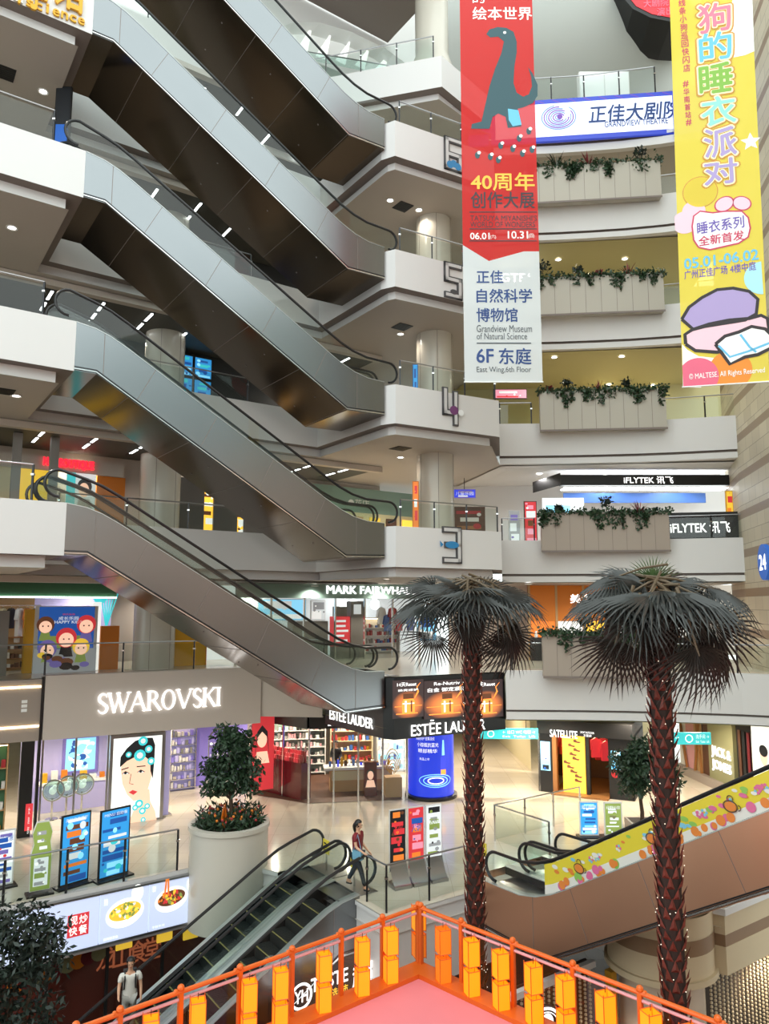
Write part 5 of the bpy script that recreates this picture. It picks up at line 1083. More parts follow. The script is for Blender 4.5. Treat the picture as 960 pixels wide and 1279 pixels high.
q = onb(427, 790, b+.8); t = thing('red_display', 'red and grey suitcase shaped display at the fashion shop door', 'display', (*gw(q[0], b+.8), 5.0), GA)
MB().box(-.42, .42, 0, .4, .55, 1.9).build('red_body', 'p_red', t); MB().box(-.4, .4, .02, .38, 0, .55).build('lower_body', 'f_grey', t); MB().box(-.3, .3, .05, .35, 1.9, 2.35).build('upper_box', 'f_grey', t)
m = MB(); lines(m, -.35, .35, .7, 1.8, 5, -.01, 0, 3); m.build('lettering', 'p_white', t)
q = onb(446, 780, b+.9); t = thing('grey_pillar', 'grey display pillar with a white square right of the red display', 'pillar', (*gw(q[0], b+.9), 5.0), GA); MB().box(-.35, .35, 0, .4, 0, 2.6).build('shaft', 'f_grey', t); MB().box(-.2, .2, -.02, 0, 2.0, 2.45).build('picture', 'p_white', t)
q = onb(395, 790, b+.9); one('dark_cabinet', 'dark grey cabinet left of the red display in the fashion shop', 'cabinet', MB().box(-1.2, .6, 0, .5, 0, 1.7), 'f_grey', (*gw(q[0], b+.9), 5.0), GA)
for k, (px, c_, nm) in enumerate(((476, 'f_white', 'white'), (484, 'f_blue', 'blue'), (490, 'f_red', 'red'), (498, 'f_red', 'crimson'), (505, 'f_black', 'black'), (512, 'f_blue', 'navy'))):
    q = onb(px, 760, b+1.8); garment('%s garment on display in the glass fashion shop' % nm, (*gw(q[0], b+1.8), 7.3-.35*(k % 2)), GA+.3, c_, 'garments in the fashion shop', .8, .5)
shelf_unit('white shelf of folded clothes in the fashion shop', (*gw(onb(455, 790, b+2.9)[0], b+2.9), 5.0), GA, 2.2, 1.8, 4, 'f_white', ('f_blue', 'f_white', 'f_red', 'f_grey'), 61, True, None, 'f_white')
# orange shop on the right
x, y, z = aty(660, 790, 33.5); t = thing('orange_shopfront', 'orange shopfront with white lettering behind the lowest ivy box', 'shopfront', (x, 33.5, 5.0))
MB().box(0, 7.4, 0, .15, 1.7, 3.3).build('fascia', 'f_orange', t); m = MB(); text(m, '美食广场', 1.9, 3.9, 2.5, 2.9, -.01, 0, .02); m.build('lettering', 'lit_letter', t)
for k in range(6): MB().box(.1+1.22*k, 1.2+1.22*k, .05, .12, .1, 1.7).build('window_pane', ['p_orange', 'p_pale', 'p_gold', 'p_white', 'p_amber', 'p_pale'][k], t)
for k in range(7): MB().box(1.22*k, .1+1.22*k, -.03, .12, 0, 3.3).build('post', 'f_tan', t)
m = MB(); m.box(0, 7.4, -.6, -.2, 0, 1.0); m.build('counter', 'f_black', t)
r = random.Random(17)
for k in range(22):
    m = MB(); m.lathe([(0, 0), (.07, 0), (.08, .12), (.05, .2), (.05, .28), (0, .28)], 0, 0, 10); one('jar', 'small jar standing on the orange shop counter', 'jar', m, ['f_white', 'gold', 'f_red', 'f_tan'][k % 4], (x+.25+.33*k, 33.1, 6.0), 0, 'jars on the orange shop counter', True)
# ---- third floor
t = thing('shop_fascia', 'white shop fascia with red lettering on the third floor at the left', 'fascia', GL, GA); q = gbox(-30, 571, 154, 590, 9.4); MB().box(q[0], q[1], 9.3, 9.45, 12.5, 13.02).build('panel', 'beige_panel', t)
q = gbox(55, 566, 117, 583, 9.25); glowp('sign_red', '#ee1c2e', 1.6); m = MB(); m.X = Matrix.Translation((0, 9.25, 0)); text(m, 'H.C.·BOUTIQUE', q[0], q[1], 12.62, 12.98, 0, 0, .07, .05); m.build('lettering', 'sign_red', t)
for l, r_, c_, lab, tp in ((-14, 14, 'f_cream', 'cream lit shop panel at the left edge of the third floor', 592), (18, 60, 'p_yellow', 'yellow lit shop window under the red lettering', 592), (121, 154, 'f_orange', 'brown orange wall panel left of the grey column', 592)):
    q = gbox(l, tp, r_, 648, 9.5); one('wall_panel', lab, 'panel', MB().box(0, q[1]-q[0], 0, .12, 0, 2.5), c_, (*gw(q[0], 9.45), 10.0), GA)
q = gbox(83, 591, 118, 620, 9.4); t = thing('portrait_lightbox', 'white lightbox with a dark haired model on the third floor', 'lightbox', (*gw(q[0], 9.3), 10.0), GA); w = q[1]-q[0]; MB().box(0, w, 0, .1, 0, 2.5).build('lit_panel', 'p_white', t); m = MB(); disc(m, w*.6, 1.85, .24, -.01, 0, 18, .8, 1.2); disc(m, w*.62, 2.0, .3, -.008, 1, 18, .9, 1.0); m.flatxz([(w*.3, 1.0), (w*.95, 1.0), (w*.8, 1.5), (w*.45, 1.5)], -.012, 2); rect(m, 0, w*.3, 0, 2.5, -.005, 3); m.build('portrait', ['p_skin', 'p_black', 'f_white', 'p_teal'], t)
for px in (19, 66): q = onb(px, 600, 7.0); one('steel_post', ('left' if px < 40 else 'right') + ' grey post behind the third floor landing', 'post', MB().box(-.14, .14, -.1, .1, 0, 3.3), 'f_grey', (*gw(q[0], 7.0), 10.0), GA)
mat('dark_panel', S('#5d5a58'), 0.3)
t = thing('dark_partition', 'dark panelled partition with gold light slots behind the fourth escalator', 'partition', GL, GA)
for l, r_ in ((214, 254), (268, 296), (306, 345)): q = gbox(l, 595, r_, 662, 9.0); MB().box(q[0], q[1], 9.0, 9.15, 10, 12.7).build('panel', 'dark_panel', t)
for l, r_ in ((254, 268), (296, 306)): q = gbox(l, 595, r_, 662, 9.1); m = MB(); m.X = Matrix.Translation((0, 9.1, 0)); art(m, q[0], q[1], 10, 12.7, 0, [0, 1, 2], l, 7, 9); m.build('gold_slot', ['p_gold', 'p_pale', 'p_brown'], t)
q = gbox(380, 592, 520, 655, 9.3); t = thing('shop_wall', 'pale blue and warm lit shop wall behind the 3 balcony', 'shopfront', GL, GA); MB().box(q[0], q[1], 9.4, 9.5, 11.9, 13.1).build('upper_panel', 'f_mint', t); MB().box(q[0], q[1], 9.4, 9.5, 10, 11.9).build('lower_panel', 'f_cream', t)
m = MB(); m.X = Matrix.Translation((0, 9.38, 0)); e = gbox(436, 602, 462, 611, 9.3); text(m, '●花店', e[0], e[1], 12.2, 12.55, 0, 0); m.build('lettering', 'white', t)
for k in range(8): MB().box(q[0]+.7+k*1.0, q[0]+1.3+k*1.0, 9.3, 9.38, 10.4, 11.7).build('poster', ['p_gold', 'p_pale', 'f_tan', 'p_yellow', 'f_brown', 'p_gold', 'p_white', 'f_orange'][k], t)
def board_at(name, label, cat, l, tp, r_, b_, Y, body, pal, seed, txt=None, z0=None, bands=3, blobs=4, pole=False):
    a = aty(l, b_, Y); c = aty(r_, b_, Y); zt = aty(l, tp, Y)[2]; zb = a[2] if z0 is None else z0; t = thing(name, label, cat, (a[0], Y, zb)); w = c[0]-a[0]; h = zt-zb
    MB().box(0, w, 0, .08, 0, h).build('panel', body, t); m = MB(); art(m, .03, w-.03, .03, h-.03, -.01, list(range(len(pal))), seed, bands, blobs)
    if txt: text(m, txt, w*.1, w*.9, h*.3, h*.7, -.03, len(pal)-1)
    m.build('print', pal, t)
    if pole: MB().tube([(w/2, .04, h), (w/2, .04, h+.5)], .015, 6).build('hanging_rod', 'dark_metal', t)
    return t
board_at('banner_stand', 'tall orange sign in front of the round column on the third floor', 'sign', 515, 601, 523, 648, 28.0, 'f_orange', ['p_orange', 'p_red', 'p_orange', 'p_white'], 71, None, 10.0, 4, 2)
board_at('hanging_sign', 'violet hanging sign right of the third floor round column', 'sign', 566, 611, 594, 622, 31.5, 'p_violet', ['p_indigo', 'p_violet', 'p_white'], 72, '儿童乐园', None, 2, 0, True)
board_at('shop_window', 'wooden brown shop window low behind the 3 balcony railing', 'window', 567, 633, 606, 664, 32.5, 'f_brown', ['f_brown', 'wood', 'f_white', 'f_red'], 73, None, 10.0, 5, 3)
board_at('standing_poster', 'white framed poster left of the third floor ivy box', 'poster stand', 635, 637, 650, 672, 31.6, 'f_white', ['p_grey', 'p_white', 'p_violet'], 74, None, 10.0, 3, 2)
board_at('standing_poster', 'dark framed red poster next to the third floor ivy box', 'poster stand', 655, 626, 671, 672, 31.7, 'f_black', ['p_red', 'p_brown', 'p_white', 'p_pink'], 75, None, 10.0, 5, 3)
board_at('yellow_banner', 'yellow upright banner at the right end of the third floor', 'banner', 907, 613, 916, 639, 31.0, 'f_yellow', ['p_yellow', 'p_orange', 'p_red'], 76, None, 10.0, 4, 2)
x, y, z = aty(700, 606, 31.9); t = thing('shop_sign', 'long black overhead shop sign with white lettering on the third floor', 'sign', (x, 31.9, z)); w = aty(917, 600, 31.9)[0]-x
MB().box(0, w, 0, .3, 0, .46).build('fascia', 'f_black', t); MB().add([(0, 0, 0), (-.9, 1.6, -.1), (-.9, 1.6, .4), (0, 0, .55)], [(0,1,2,3)]).build('return_panel', 'f_black', t); a0 = aty(779, 604, 31.9); a1 = aty(840, 595, 31.9); m = MB(); text(m, 'iFLYTEK 讯飞', a0[0]-x, a1[0]-x, a0[2]-z, a1[2]-z, -.01, 0, .02); m.build('lettering', 'lit_letter', t)
MB().box(.2, w-.2, .2, .9, -.1, -.06).build('light_strip', 'lamp_tube', t); MB().box(.5, w-.6, 1.6, 1.7, -.55, -.1).build('blue_panel', 'f_blue', t)
x, y, z = aty(836, 673, 30.6); zt = aty(836, 640, 30.6)[2]; x1 = aty(923, 673, 30.6)[0]; t = thing('shop_sign', 'dark sign with white lettering behind the railing right of the third floor ivy box', 'sign', (x, 30.75, 10.0), -.17); MB().box(0, x1-x, 0, .08, 0, zt-10).build('panel', 'f_black', t); m = MB(); text(m, 'iFLYTEK 讯飞', .1, x1-x-.45, (zt-10)*.3, (zt-10)*.68, -.01, 0, .025); m.build('lettering', 'lit_letter', t)
board_at('white_booth', 'white counter booth behind the third floor ivy box', 'booth', 678, 622, 730, 660, 33.0, 'p_white', ['p_white', 'p_pale', 'p_sky'], 78, None, 10.0, 1, 1)
# ---- fourth and fifth floor
q = gbox(218, 440, 264, 505, 9.2)
for j in range(2):
    for k in range(3):
        w = (q[1]-q[0])/2; z = 15.1+k*1.0; t = thing('wall_screen', '%s blue screen of the %s column beside the grey column on the fourth floor' % (('lowest', 'middle', 'topmost')[k], ('left', 'right')[j]), 'screen', (*gw(q[0]+j*w, 9.2), z), GA, 'blue screens'); MB().box(.02, w-.02, 0, .1, .02, .96).build('frame', 'f_black', t); m = MB(); art(m, .06, w-.06, .06, .92, -.01, [0, 1, 2, 3], 80+j*3+k, 4, 5); m.build('lit_picture', ['p_deep', 'p_blue', 'p_black', 'p_brown'] if k == 0 else ['p_blue', 'p_sky', 'p_deep', 'p_teal'], t)
board_at('wall_screen', 'pink lit shop screen behind the red and white banner foot', 'screen', 616, 486, 658, 498, 33.0, 'f_black', ['p_pink', 'p_red', 'p_white'], 91, None, None, 2, 3)
board_at('banner_stand', 'blue upright sign beside the fourth floor round column', 'sign', 515, 455, 522, 480, 28.3, 'f_blue', ['p_blue', 'p_deep', 'p_white'], 92, None, 15.0, 3, 2)
t = thing('branching_light', 'blue glowing branching light ornament behind the third escalator', 'ornament', (*gw(onb(388, 410, 6.2)[0], 6.2), onb(388, 410, 6.2)[1]), GA)
r = random.Random(31); m = MB()
for k in range(26): a = r.uniform(0, PI*2); l = r.uniform(.3, .8); m.tube([(0, 0, 0), (l*.5*math.cos(a), r.uniform(-.2, .2), l*.4*math.sin(a)), (l*math.cos(a+.3), r.uniform(-.3, .3), l*.7*math.sin(a+.3))], .018, 4)
m.build('branches', 'p_indigo', t); MB().tube([(0, 0, -3.0), (0, 0, 0)], .03, 6).build('stem', 'dark_metal', t)
board_at('sandwich_board', 'tall dark display column standing on the sixth floor landing by the left escalator', 'display', 66, 108, 86, 178, 21.2, 'f_black', ['p_black', 'p_black', 'p_deep'], 93, None, 20.0, 3, 0)
# 7th floor left: museum lettering on the landing front, arched opening behind
pl = plg(-14.0, 0, -10.26, 0, 24.0); t = thing('museum_lettering', 'yellow museum lettering on the white landing front at the upper left corner', 'sign', pl.o, pl.rz)
m = MB(); q = pl.box(66, -44, 104, 19); text(m, '馆', q[0], q[1], q[2]+.15, q[3], -.02, 0, .04, .08)
q = pl.box(-60, -60, 60, 9); text(m, '自然科学', q[0], q[1], q[2]+.3, q[3], -.02, 0, .04, .08); m.build('large_letters', 'f_yellow', t)
m = MB(); A_ = pl.p(37, 6); Z_ = pl.p(101, 28)
for k, ch in enumerate('science'):
    x = A_[0] + (Z_[0]-A_[0])*k/6; zc = A_[1] + (Z_[1]-A_[1])*k/6; text(m, ch, x-(.03 if ch == 'i' else .085), x+(.03 if ch == 'i' else .085), zc-.1, zc+(.17 if ch == 'i' else .1), -.02, 0, .03, .05)
m.build('small_letters', 'f_yellow', t); m = MB(); x = pl.p(15, 0)[0]; zc = pl.p(17, -3)[1]; text(m, 'of', x, x+.3, zc-.1, zc+.25, -.02, 0, .04, .05); m.build('white_letters', 'f_white', t)
bb = 6.2
outer = [onb(px, py, bb) for px, py in ((250, -90), (560, -90), (575, 128), (430, 92), (250, 20))]
inner = [onb(px, py, bb) for px, py in ((343, 60), (345, 46), (352, 34), (368, 27), (400, 28), (440, 40), (480, 60), (505, 78), (516, 90), (521, 104), (450, 88), (400, 78))]
tri = tessellate_polygon([[Vector((*p, 0)) for p in outer], [Vector((*p, 0)) for p in inner]]); al = outer+inner
mb = MB(); mb.add([(p[0], bb, p[1]) for p in al], tri); n = len(inner); mb.add([(p[0], bb, p[1]) for p in inner] + [(p[0], bb+.9, p[1]) for p in inner], [(i, (i+1) % n, n+(i+1) % n, n+i) for i in range(n)], 1)
struct('wall_arch', mb, ['white_paint', 'white'], True)
t = thing('arch_glazing', 'glass and white ribs inside the eye shaped opening at the top', 'window', GL, GA)
for k in range(6): px = 380+24*k; p = onb(px, 62+k*6, bb+.6); q2 = onb(px+10, 38+k*9, bb+.6); m = MB(); m.X = Matrix.Translation((0, bb+.6, 0)); m.prismy([(p[0]-.4, p[1]-.2), (p[0]+.15, p[1]-.2), (q2[0], q2[1]+.3)], 0, .06); m.build('rib', 'p_pale', t)
a = onb(345, 66, bb+.2); c = onb(520, 92, bb+.2); MB().tube([(a[0], bb+.2, a[1]+.3), (c[0], bb+.2, c[1]+.2)], .03, 6).build('rail', 'steel', t); m = MB(); m.add([(a[0], bb+.22, a[1]-1.5), (c[0], bb+.22, c[1]-1.5), (c[0], bb+.22, c[1]+.2), (a[0], bb+.22, a[1]+.3)], [(0,1,2,3)]); m.build('glass_panel', 'glass_tint', t)
mb = MB(); mb.box(onb(330, 60, bb+2)[0], onb(560, 60, bb+2)[0], bb+2.0, bb+2.1, 28, 36); struct('wall_arch_rear', mb, 'f_white', True)
mb = MB(); mb.lathe([(.95, 29.9), (.95, 30.2), (.72, 30.9), (.72, 36)], CR[0], CR[1], 36); struct('column_top', mb, 'column', True, True)
# big blue round number sign on the stone wall
p = aty(962, 702, 25.5); t = thing('round_sign', 'round blue sign with a white number on the stone wall at the right edge', 'sign', (p[0]-.12, p[1], p[2]), R(-78)+PI*0); 
rzs = math.atan2(22-29.6, 12.75-14.35)
t.rotation_euler = (0, 0, rzs + PI*2)
r0 = .62; m = MB(); m.prismy(arc(0, 0, r0, 0, 2*PI-.01, 36), -.14, 0); m.build('disc', 'p_deep', t); m = MB(); text(m, '24', -r0*.62, r0*.62, -r0*.42, r0*.42, -.15, 0, .03); m.build('lettering', 'lit_letter', t)

struct('ceiling_top', MB().flat([gw(-9, 6.15), gw(4.5, 6.15), gw(4.5, 0.2), gw(-9, 0.6)], 34.6), 'groove')
railing([gw(-7, 6.1), gw(-0.7, 6.1), gw(3.4, 1.3)], 30.1, 'glass railing below the eye shaped opening on the topmost floor', None, 1.0, 1.7)
# ---------------------------------------------------------------- foliage helpers
def leafcloud(mb, pts, size, r, m=0, aspect=0.45, down=0.0):
    for p in pts:
        s = size*r.uniform(.7, 1.3); d = Vector((r.gauss(0, 1), r.gauss(0, 1), r.gauss(0, 1)-down)).normalized(); u = d.orthogonal().normalized(); u = Matrix.Rotation(r.uniform(0, 2*PI), 3, d) @ u
        p = Vector(p); a = p; b = p + d*s*.5 + u*s*aspect*.5; c = p + d*s; e = p + d*s*.5 - u*s*aspect*.5
        mb.add([a, b, c, e], [(0, 1, 2, 3)], m)
def blob_pts(c, rad, n, r, shell=.55):
    out = []
    for _ in range(n):
        v = Vector((r.gauss(0, 1), r.gauss(0, 1), r.gauss(0, 1))).normalized()*(shell + (1-shell)*r.random()); out.append((c[0]+v.x*rad[0], c[1]+v.y*rad[1], c[2]+v.z*rad[2]))
    return out
mat('ivy_leaf', S('#35502f'), 0.5, col2=S('#1d3020'), nscale=5); mat('leaf_red', S('#7a2f33'), 0.5); mat('bark', S('#4a3626'), 0.8, noise=.3, nscale=12)
mat('planter_grey', S('#b3aca0'), 0.5); mat('planter_taupe', S('#a4968a'), 0.5); mat('leaf_light', S('#5b7a3a'), .5)
# ---------------------------------------------------------------- ivy boxes hung on the curved galleries
def ivy_box(n, l, tl, r_, tr, bl, br, Yl, Yr, m, plants, label, seed):
    r = random.Random(seed); a = aty(l, bl, Yl); c = aty(r_, br, Yr); ang = math.atan2(c[1]-a[1], c[0]-a[0]); W = math.hypot(c[0]-a[0], c[1]-a[1]); z0 = (a[2]+c[2])/2; H = (aty(l, tl, Yl)[2]+aty(r_, tr, Yr)[2])/2 - z0
    t = thing('ivy_box', label, 'planter', (a[0], a[1], z0), ang, None); D = .36
    b = MB(); b.box(0, W, 0, .05, 0, H); b.box(0, W, D-.05, D, 0, H); b.box(0, .05, .05, D-.05, 0, H); b.box(W-.05, W, .05, D-.05, 0, H); b.box(.05, W-.05, .05, D-.05, 0, .06); b.build('box', m, t)
    s = MB()
    for k in range(1, 9): s.box(W*k/9-.008, W*k/9+.008, -.004, 0, 0.02, H, 0)
    s.box(-.02, W+.02, -.03, 0, -.05, .03, 0); s.build('panel_joints', 'groove', t)
    MB().box(.05, W-.05, .05, D-.05, H-.12, H-.08).build('soil', 'soil', t)
    f = MB(); pts = []
    for _ in range(1300): pts.append((r.uniform(-.08, W+.1), r.gauss(.12, .16), H + abs(r.gauss(0, .10)) - .04))
    for _ in range(16):
        x = r.uniform(0, W); L = r.uniform(.15, .7); w = r.uniform(.06, .2)
        for _ in range(int(70*L)+12): q = r.random(); pts.append((x + r.gauss(0, w*(1-.6*q)), -.05 + r.gauss(0, .03), H - q*L))
    leafcloud(f, pts, .14, r, 0, .7, .6); o = f.build('ivy', 'ivy_leaf', t); o['kind'] = 'stuff'
    for kind, x, h in plants:
        x *= W
        if kind in ('spiky', 'red', 'dry'):
            g = MB()
            for _ in range(34):
                az = r.uniform(0, 2*PI); el = r.uniform(.15, 1.4); d = Vector((math.cos(az)*math.cos(el), math.sin(az)*math.cos(el), math.sin(el))); L = h*r.uniform(.7, 1.1); sd = Vector((-d.y, d.x, 0)).normalized()*.02; p = Vector((x, D/2, H-.05)); q = p + d*L*.6; e = p + d*L + Vector((0, 0, -.12*L))
                g.add([p-sd, p+sd, q+sd, q-sd], [(0,1,2,3)]); g.add([q-sd, q+sd, e], [(0,1,2)])
            g.build({'spiky': 'spiky_plant', 'red': 'red_spiky_plant', 'dry': 'reddish_dry_plant'}[kind], {'spiky': 'leaf_dark', 'red': 'leaf_red', 'dry': 'leaf_red'}[kind], t)
        else:
            g = MB(); g.tube([(x, D/2, H-.1), (x+.03, D/2, H+h*.6)], .015, 5, 1)
            leafcloud(g, blob_pts((x, D/2, H+h*.65), (h*.45, h*.35, h*.38), 70, r, .3), .17, r, 0, .6, -.3); g.build('bushy_plant', ['leaf_dark' if kind == 'bush' else 'leaf_red', 'bark'], t)
    return t
ivy_box(6, 655, 211, 826, 198, 256, 243, 30.3, 29.7, 'planter_grey', [('spiky', .25, .85), ('red', .49, .85), ('bush', .86, .7)], 'grey ivy box with a red and a green spiky plant below the theatre sign', 1)
ivy_box(5, 655, 350, 830, 338, 396, 386, 30.3, 29.7, 'planter_grey', [('bush', .14, .85), ('bush', .40, .5), ('dry', .76, .7), ('redb', .55, .25)], 'grey ivy box with one reddish plant, second one under the theatre sign', 2)
ivy_box(4, 675, 489, 833, 485, 538, 534, 30.3, 29.8, 'planter_grey', [('bush', .23, .55), ('dry', .48, .6), ('bush', .71, .5), ('redb', .08, .2)], 'grey ivy box between two railings on the fourth floor', 3)
ivy_box(3, 677, 641, 837, 639, 688, 688, 30.2, 29.8, 'planter_taupe', [('bush', .52, .7), ('dry', .78, .7), ('bush', .15, .3)], 'taupe ivy box left of the small dark shop sign on the third floor', 4)
ivy_box(2, 679, 792, 838, 792, 846, 846, 26.35, 26.0, 'planter_taupe', [('bush', .35, .6), ('bush', .7, .4)], 'taupe ivy box half hidden by the tall palm on the second floor', 5)
# ---------------------------------------------------------------- fan palms
mat('palm_leaf', S('#343633'), 0.38, col2=S('#131413'), nscale=2.5, spec=0.6); mat('palm_dead', S('#37302b'), 0.55, col2=S('#241d19'), nscale=4); mat('palm_stalk', S('#5a4a36'), .5); mat('palm_young', S('#4a5f36'), .4)
mat('palm_bark', S('#7a3526'), 0.6, col2=S('#3a1712'), nscale=14, bump=.4); mat('palm_fibre', S('#2c1d17'), .9)
glow('fairy_bulb', (1.0, .86, .66), 1.1)
def frond_mesh(seed, L=.72, n=28, droop=.30, pet=.7, mats=('palm_leaf', 'palm_stalk'), spread=108, dead=False):
    r = random.Random(seed); m = MB()
    for k in range(n):
        a0 = R(-spread + 2*spread*k/n); a1 = R(-spread + 2*spread*(k+1)/n); am = (a0+a1)/2; fold = .012
        ll = L*(.80 + .2*math.cos(am*.75))*r.uniform(.92, 1.06); split = ll*r.uniform(.30, .42)
        def P(a, q, dz=0): 
            z = -droop*(q/L)**2*L*(1 + .35*abs(math.sin(a))) + dz; return (q*math.cos(a), q*math.sin(a), z)
        c0 = (.02*math.cos(am), .02*math.sin(am), 0)
        L1 = P(a0, split, -fold); L2 = P(a1, split, -fold); mid = P(am, split, fold)
        q2 = split + (ll-split)*.55; b = (a1-a0)*.19; e0 = P(am-b, q2, -.5*fold); e1 = P(am+b, q2, -.5*fold); em = P(am, q2, fold*.6)
        tip = P(am + r.uniform(-.03, .03), ll, -r.uniform(.05, .26)*L*.5)
        m.add([c0, L1, mid, L2, e0, em, e1, tip], [(0, 1, 2), (0, 2, 3), (1, 4, 5, 2), (2, 5, 6, 3), (4, 7, 5), (5, 7, 6)], 0)
    m.tube([(-pet, 0, .10*pet), (-pet*.5, 0, .10*pet), (0, 0, 0), (.1, 0, -.004)], [.02, .016, .012, .006], 6, 1)
    return m.mesh('frond', list(mats))
FR = [frond_mesh(1), frond_mesh(2, .68, 26, .48), frond_mesh(3, .78, 28, .22)]
FD = [frond_mesh(4, .62, 26, .5, .65, ('palm_dead', 'palm_stalk'), 95), frond_mesh(5, .58, 24, .65, .6, ('palm_dead', 'palm_stalk'), 85)]
FY = frond_mesh(6, .5, 22, .1, .3, ('palm_young', 'palm_stalk'), 80)
def palm(label, x, y, zt, leaves, sc_, seed, r0=.125, lean=0.0):
    r = random.Random(seed); zb = -5.0; t = thing('fan_palm', label, 'palm tree', (x, y, zb)); H = zt - zb
    m = MB(); m.tube([(lean*(1-k/12), 0, H*k/12) for k in range(13)], [r0*(1.05-.1*k/12) for k in range(13)], 16, 1)
    rows = int(H/.13)
    for i in range(rows):
        z = .1 + i*.13; cx_ = lean*(1-z/H)
        for k in range(7):
            a = 2*PI*(k + .5*(i % 2))/7 + r.uniform(-.12, .12); ca, sa = math.cos(a), math.sin(a); w = .055; o = r0*.97
            tip = r.uniform(.04, .09); up = r.uniform(.09, .16)
            A = (cx_ + o*ca - w*-sa, o*sa - w*ca, z-.05); Bq = (cx_ + o*ca + w*-sa, o*sa + w*ca, z-.05); Cq = (cx_ + (o+tip)*ca, (o+tip)*sa, z+up); Dq = (cx_ + (o+.045)*ca, (o+.045)*sa, z-.0)
            m.add([A, Bq, Cq, Dq], [(0, 3, 2), (3, 1, 2), (0, 1, 3)], 0)
    m.build('trunk', ['palm_bark', 'palm_fibre'], t)
    m = MB()
    for i in range(int(H*15)):
        z = H*.28 + (H*.70)*r.random(); a = r.uniform(0, 2*PI); q = r0+.05; m.ball((lean*(1-z/H) + q*math.cos(a), q*math.sin(a), z), .008, 5, 3)
    o = m.build('fairy_lights', 'fairy_bulb', t); o['kind'] = 'stuff'
    m = MB(); m.ball((0, 0, H+.02), 1, 18, 12, 0, (.27, .27, .46)); r9 = random.Random(seed+50)
    for k in range(90):
        a = r9.uniform(0, 2*PI); z = r9.uniform(-.4, .3); q = .24*math.sqrt(max(0, 1-(z/.46)**2)); b_ = (q*math.cos(a), q*math.sin(a), H+z); e_ = (1.7*q*math.cos(a+.2), 1.7*q*math.sin(a+.2), H+z-.16); m.add([b_, (b_[0]+.03*math.sin(a), b_[1]-.03*math.cos(a), b_[2]), e_], [(0, 1, 2)])
    m.build('crown_fibre', 'palm_fibre', t)
    for (az, el, pit, pet, kind, s_) in leaves:
        me = {'g': FR[r.randrange(3)], 'd': FD[r.randrange(2)], 'y': FY}[kind]
        o = bpy.data.objects.new('frond', me); COL.objects.link(o); o.parent = t
        s2 = sc_*s_; d = Vector((math.cos(az)*math.cos(el), math.sin(az)*math.cos(el), math.sin(el)))
        rotm = Matrix.Rotation(az, 4, 'Z') @ Matrix.Rotation(-el, 4, 'Y') @ Matrix.Rotation(r.uniform(-.25, .25), 4, 'X')
        base = Vector((0, 0, H+.22)); org = base + d*(pet*sc_)
        # blade turns further down than its stalk
        o.matrix_local = Matrix.Translation(org) @ Matrix.Rotation(az, 4, 'Z') @ Matrix.Rotation(-el+pit, 4, 'Y') @ Matrix.Rotation((r.uniform(.8, 1.25)*(-1 if math.cos(az) < 0 else 1) if abs(math.cos(az)) > .6 and kind == 'd' else r.uniform(-.3, .3) + (.45*math.cos(az))), 4, 'X') @ Matrix.Scale(s2, 4)
        st = MB(); st.tube([tuple(base*1.0 + d*.05), tuple(base + d*(pet*sc_*.5) + Vector((0, 0, .04))), tuple(org)], [.022, .016, .012], 6); st.build('stalk', 'palm_stalk', t)
    return t
D_ = math.radians
RL = [(30, 1.0, .5, .42, 'g', .95), (265, 1.05, 1.0, .40, 'g', 1.1), (160, 1.05, .5, .42, 'g', .9), (90, 1.35, .2, .5, 'y', .9), (0, 1.2, .6, .45, 'g', .8), (185, 1.2, .7, .45, 'g', .85), (50, 1.2, .5, .5, 'g', .85), (175, .80, .95, .75, 'g', 1.0), (205, .5, .75, .6, 'g', 1.15), (160, .4, .7, .7, 'g', 1.0), (-75, .8, .75, .45, 'g', 1.3), (-120, .6, .8, .5, 'g', 1.15), (-8, .55, .65, .75, 'g', 1.15), (18, .6, .8, .6, 'g', 1.0), (-40, .5, .75, .6, 'g', 1.2),
      (-25, -.1, .55, .65, 'd', 1.35), (2, -.2, .7, .6, 'd', 1.15), (-68, -.5, .65, .75, 'd', 1.3), (198, -.42, .75, .72, 'd', 1.25), (215, -.6, .8, .6, 'd', 1.1), (-12, -.45, .6, .8, 'd', 1.3), (100, .3, .6, .6, 'g', 1.0), (60, .2, .6, .6, 'g', 1.0), (140, .1, .8, .6, 'd', 1.0), (225, .2, .9, .45, 'g', 1.05), (-55, .15, .9, .4, 'd', 1.0), (125, .8, .8, .5, 'g', 1.0)]
LL = [(25, 1.0, .55, .4, 'g', .95), (262, 1.1, 1.0, .40, 'g', 1.05), (150, 1.1, .5, .4, 'g', .9), (200, 1.2, .7, .42, 'g', .85), (90, 1.3, .4, .4, 'g', .8), (150, .95, .8, .5, 'g', .95), (185, .55, .7, .75, 'g', 1.15), (200, .15, .55, .85, 'g', 1.2), (-80, .7, .85, .45, 'g', 1.2), (-125, .6, .8, .5, 'g', 1.1), (-15, .65, .8, .6, 'g', 1.1), (10, .4, .75, .75, 'g', 1.15), (-45, .45, .8, .65, 'g', 1.15),
      (-105, -.35, .85, .5, 'd', 1.15), (-25, -.5, .7, .75, 'd', 1.3), (197, -.5, .8, .8, 'd', 1.15), (-5, -.55, .75, .8, 'd', 1.2), (5, -.25, .8, .7, 'd', 1.1), (80, .3, .7, .6, 'g', 1.0), (120, .4, .7, .6, 'g', 1.0), (40, .3, .7, .6, 'g', 1.0), (215, .3, .9, .5, 'g', 1.0)]
palm('tall fan palm at the right with a ragged crown before the taupe ivy box', 3.87, 10.6, 7.02, [(D_(a), *q) for a, *q in RL], 1.05, 11, .15)
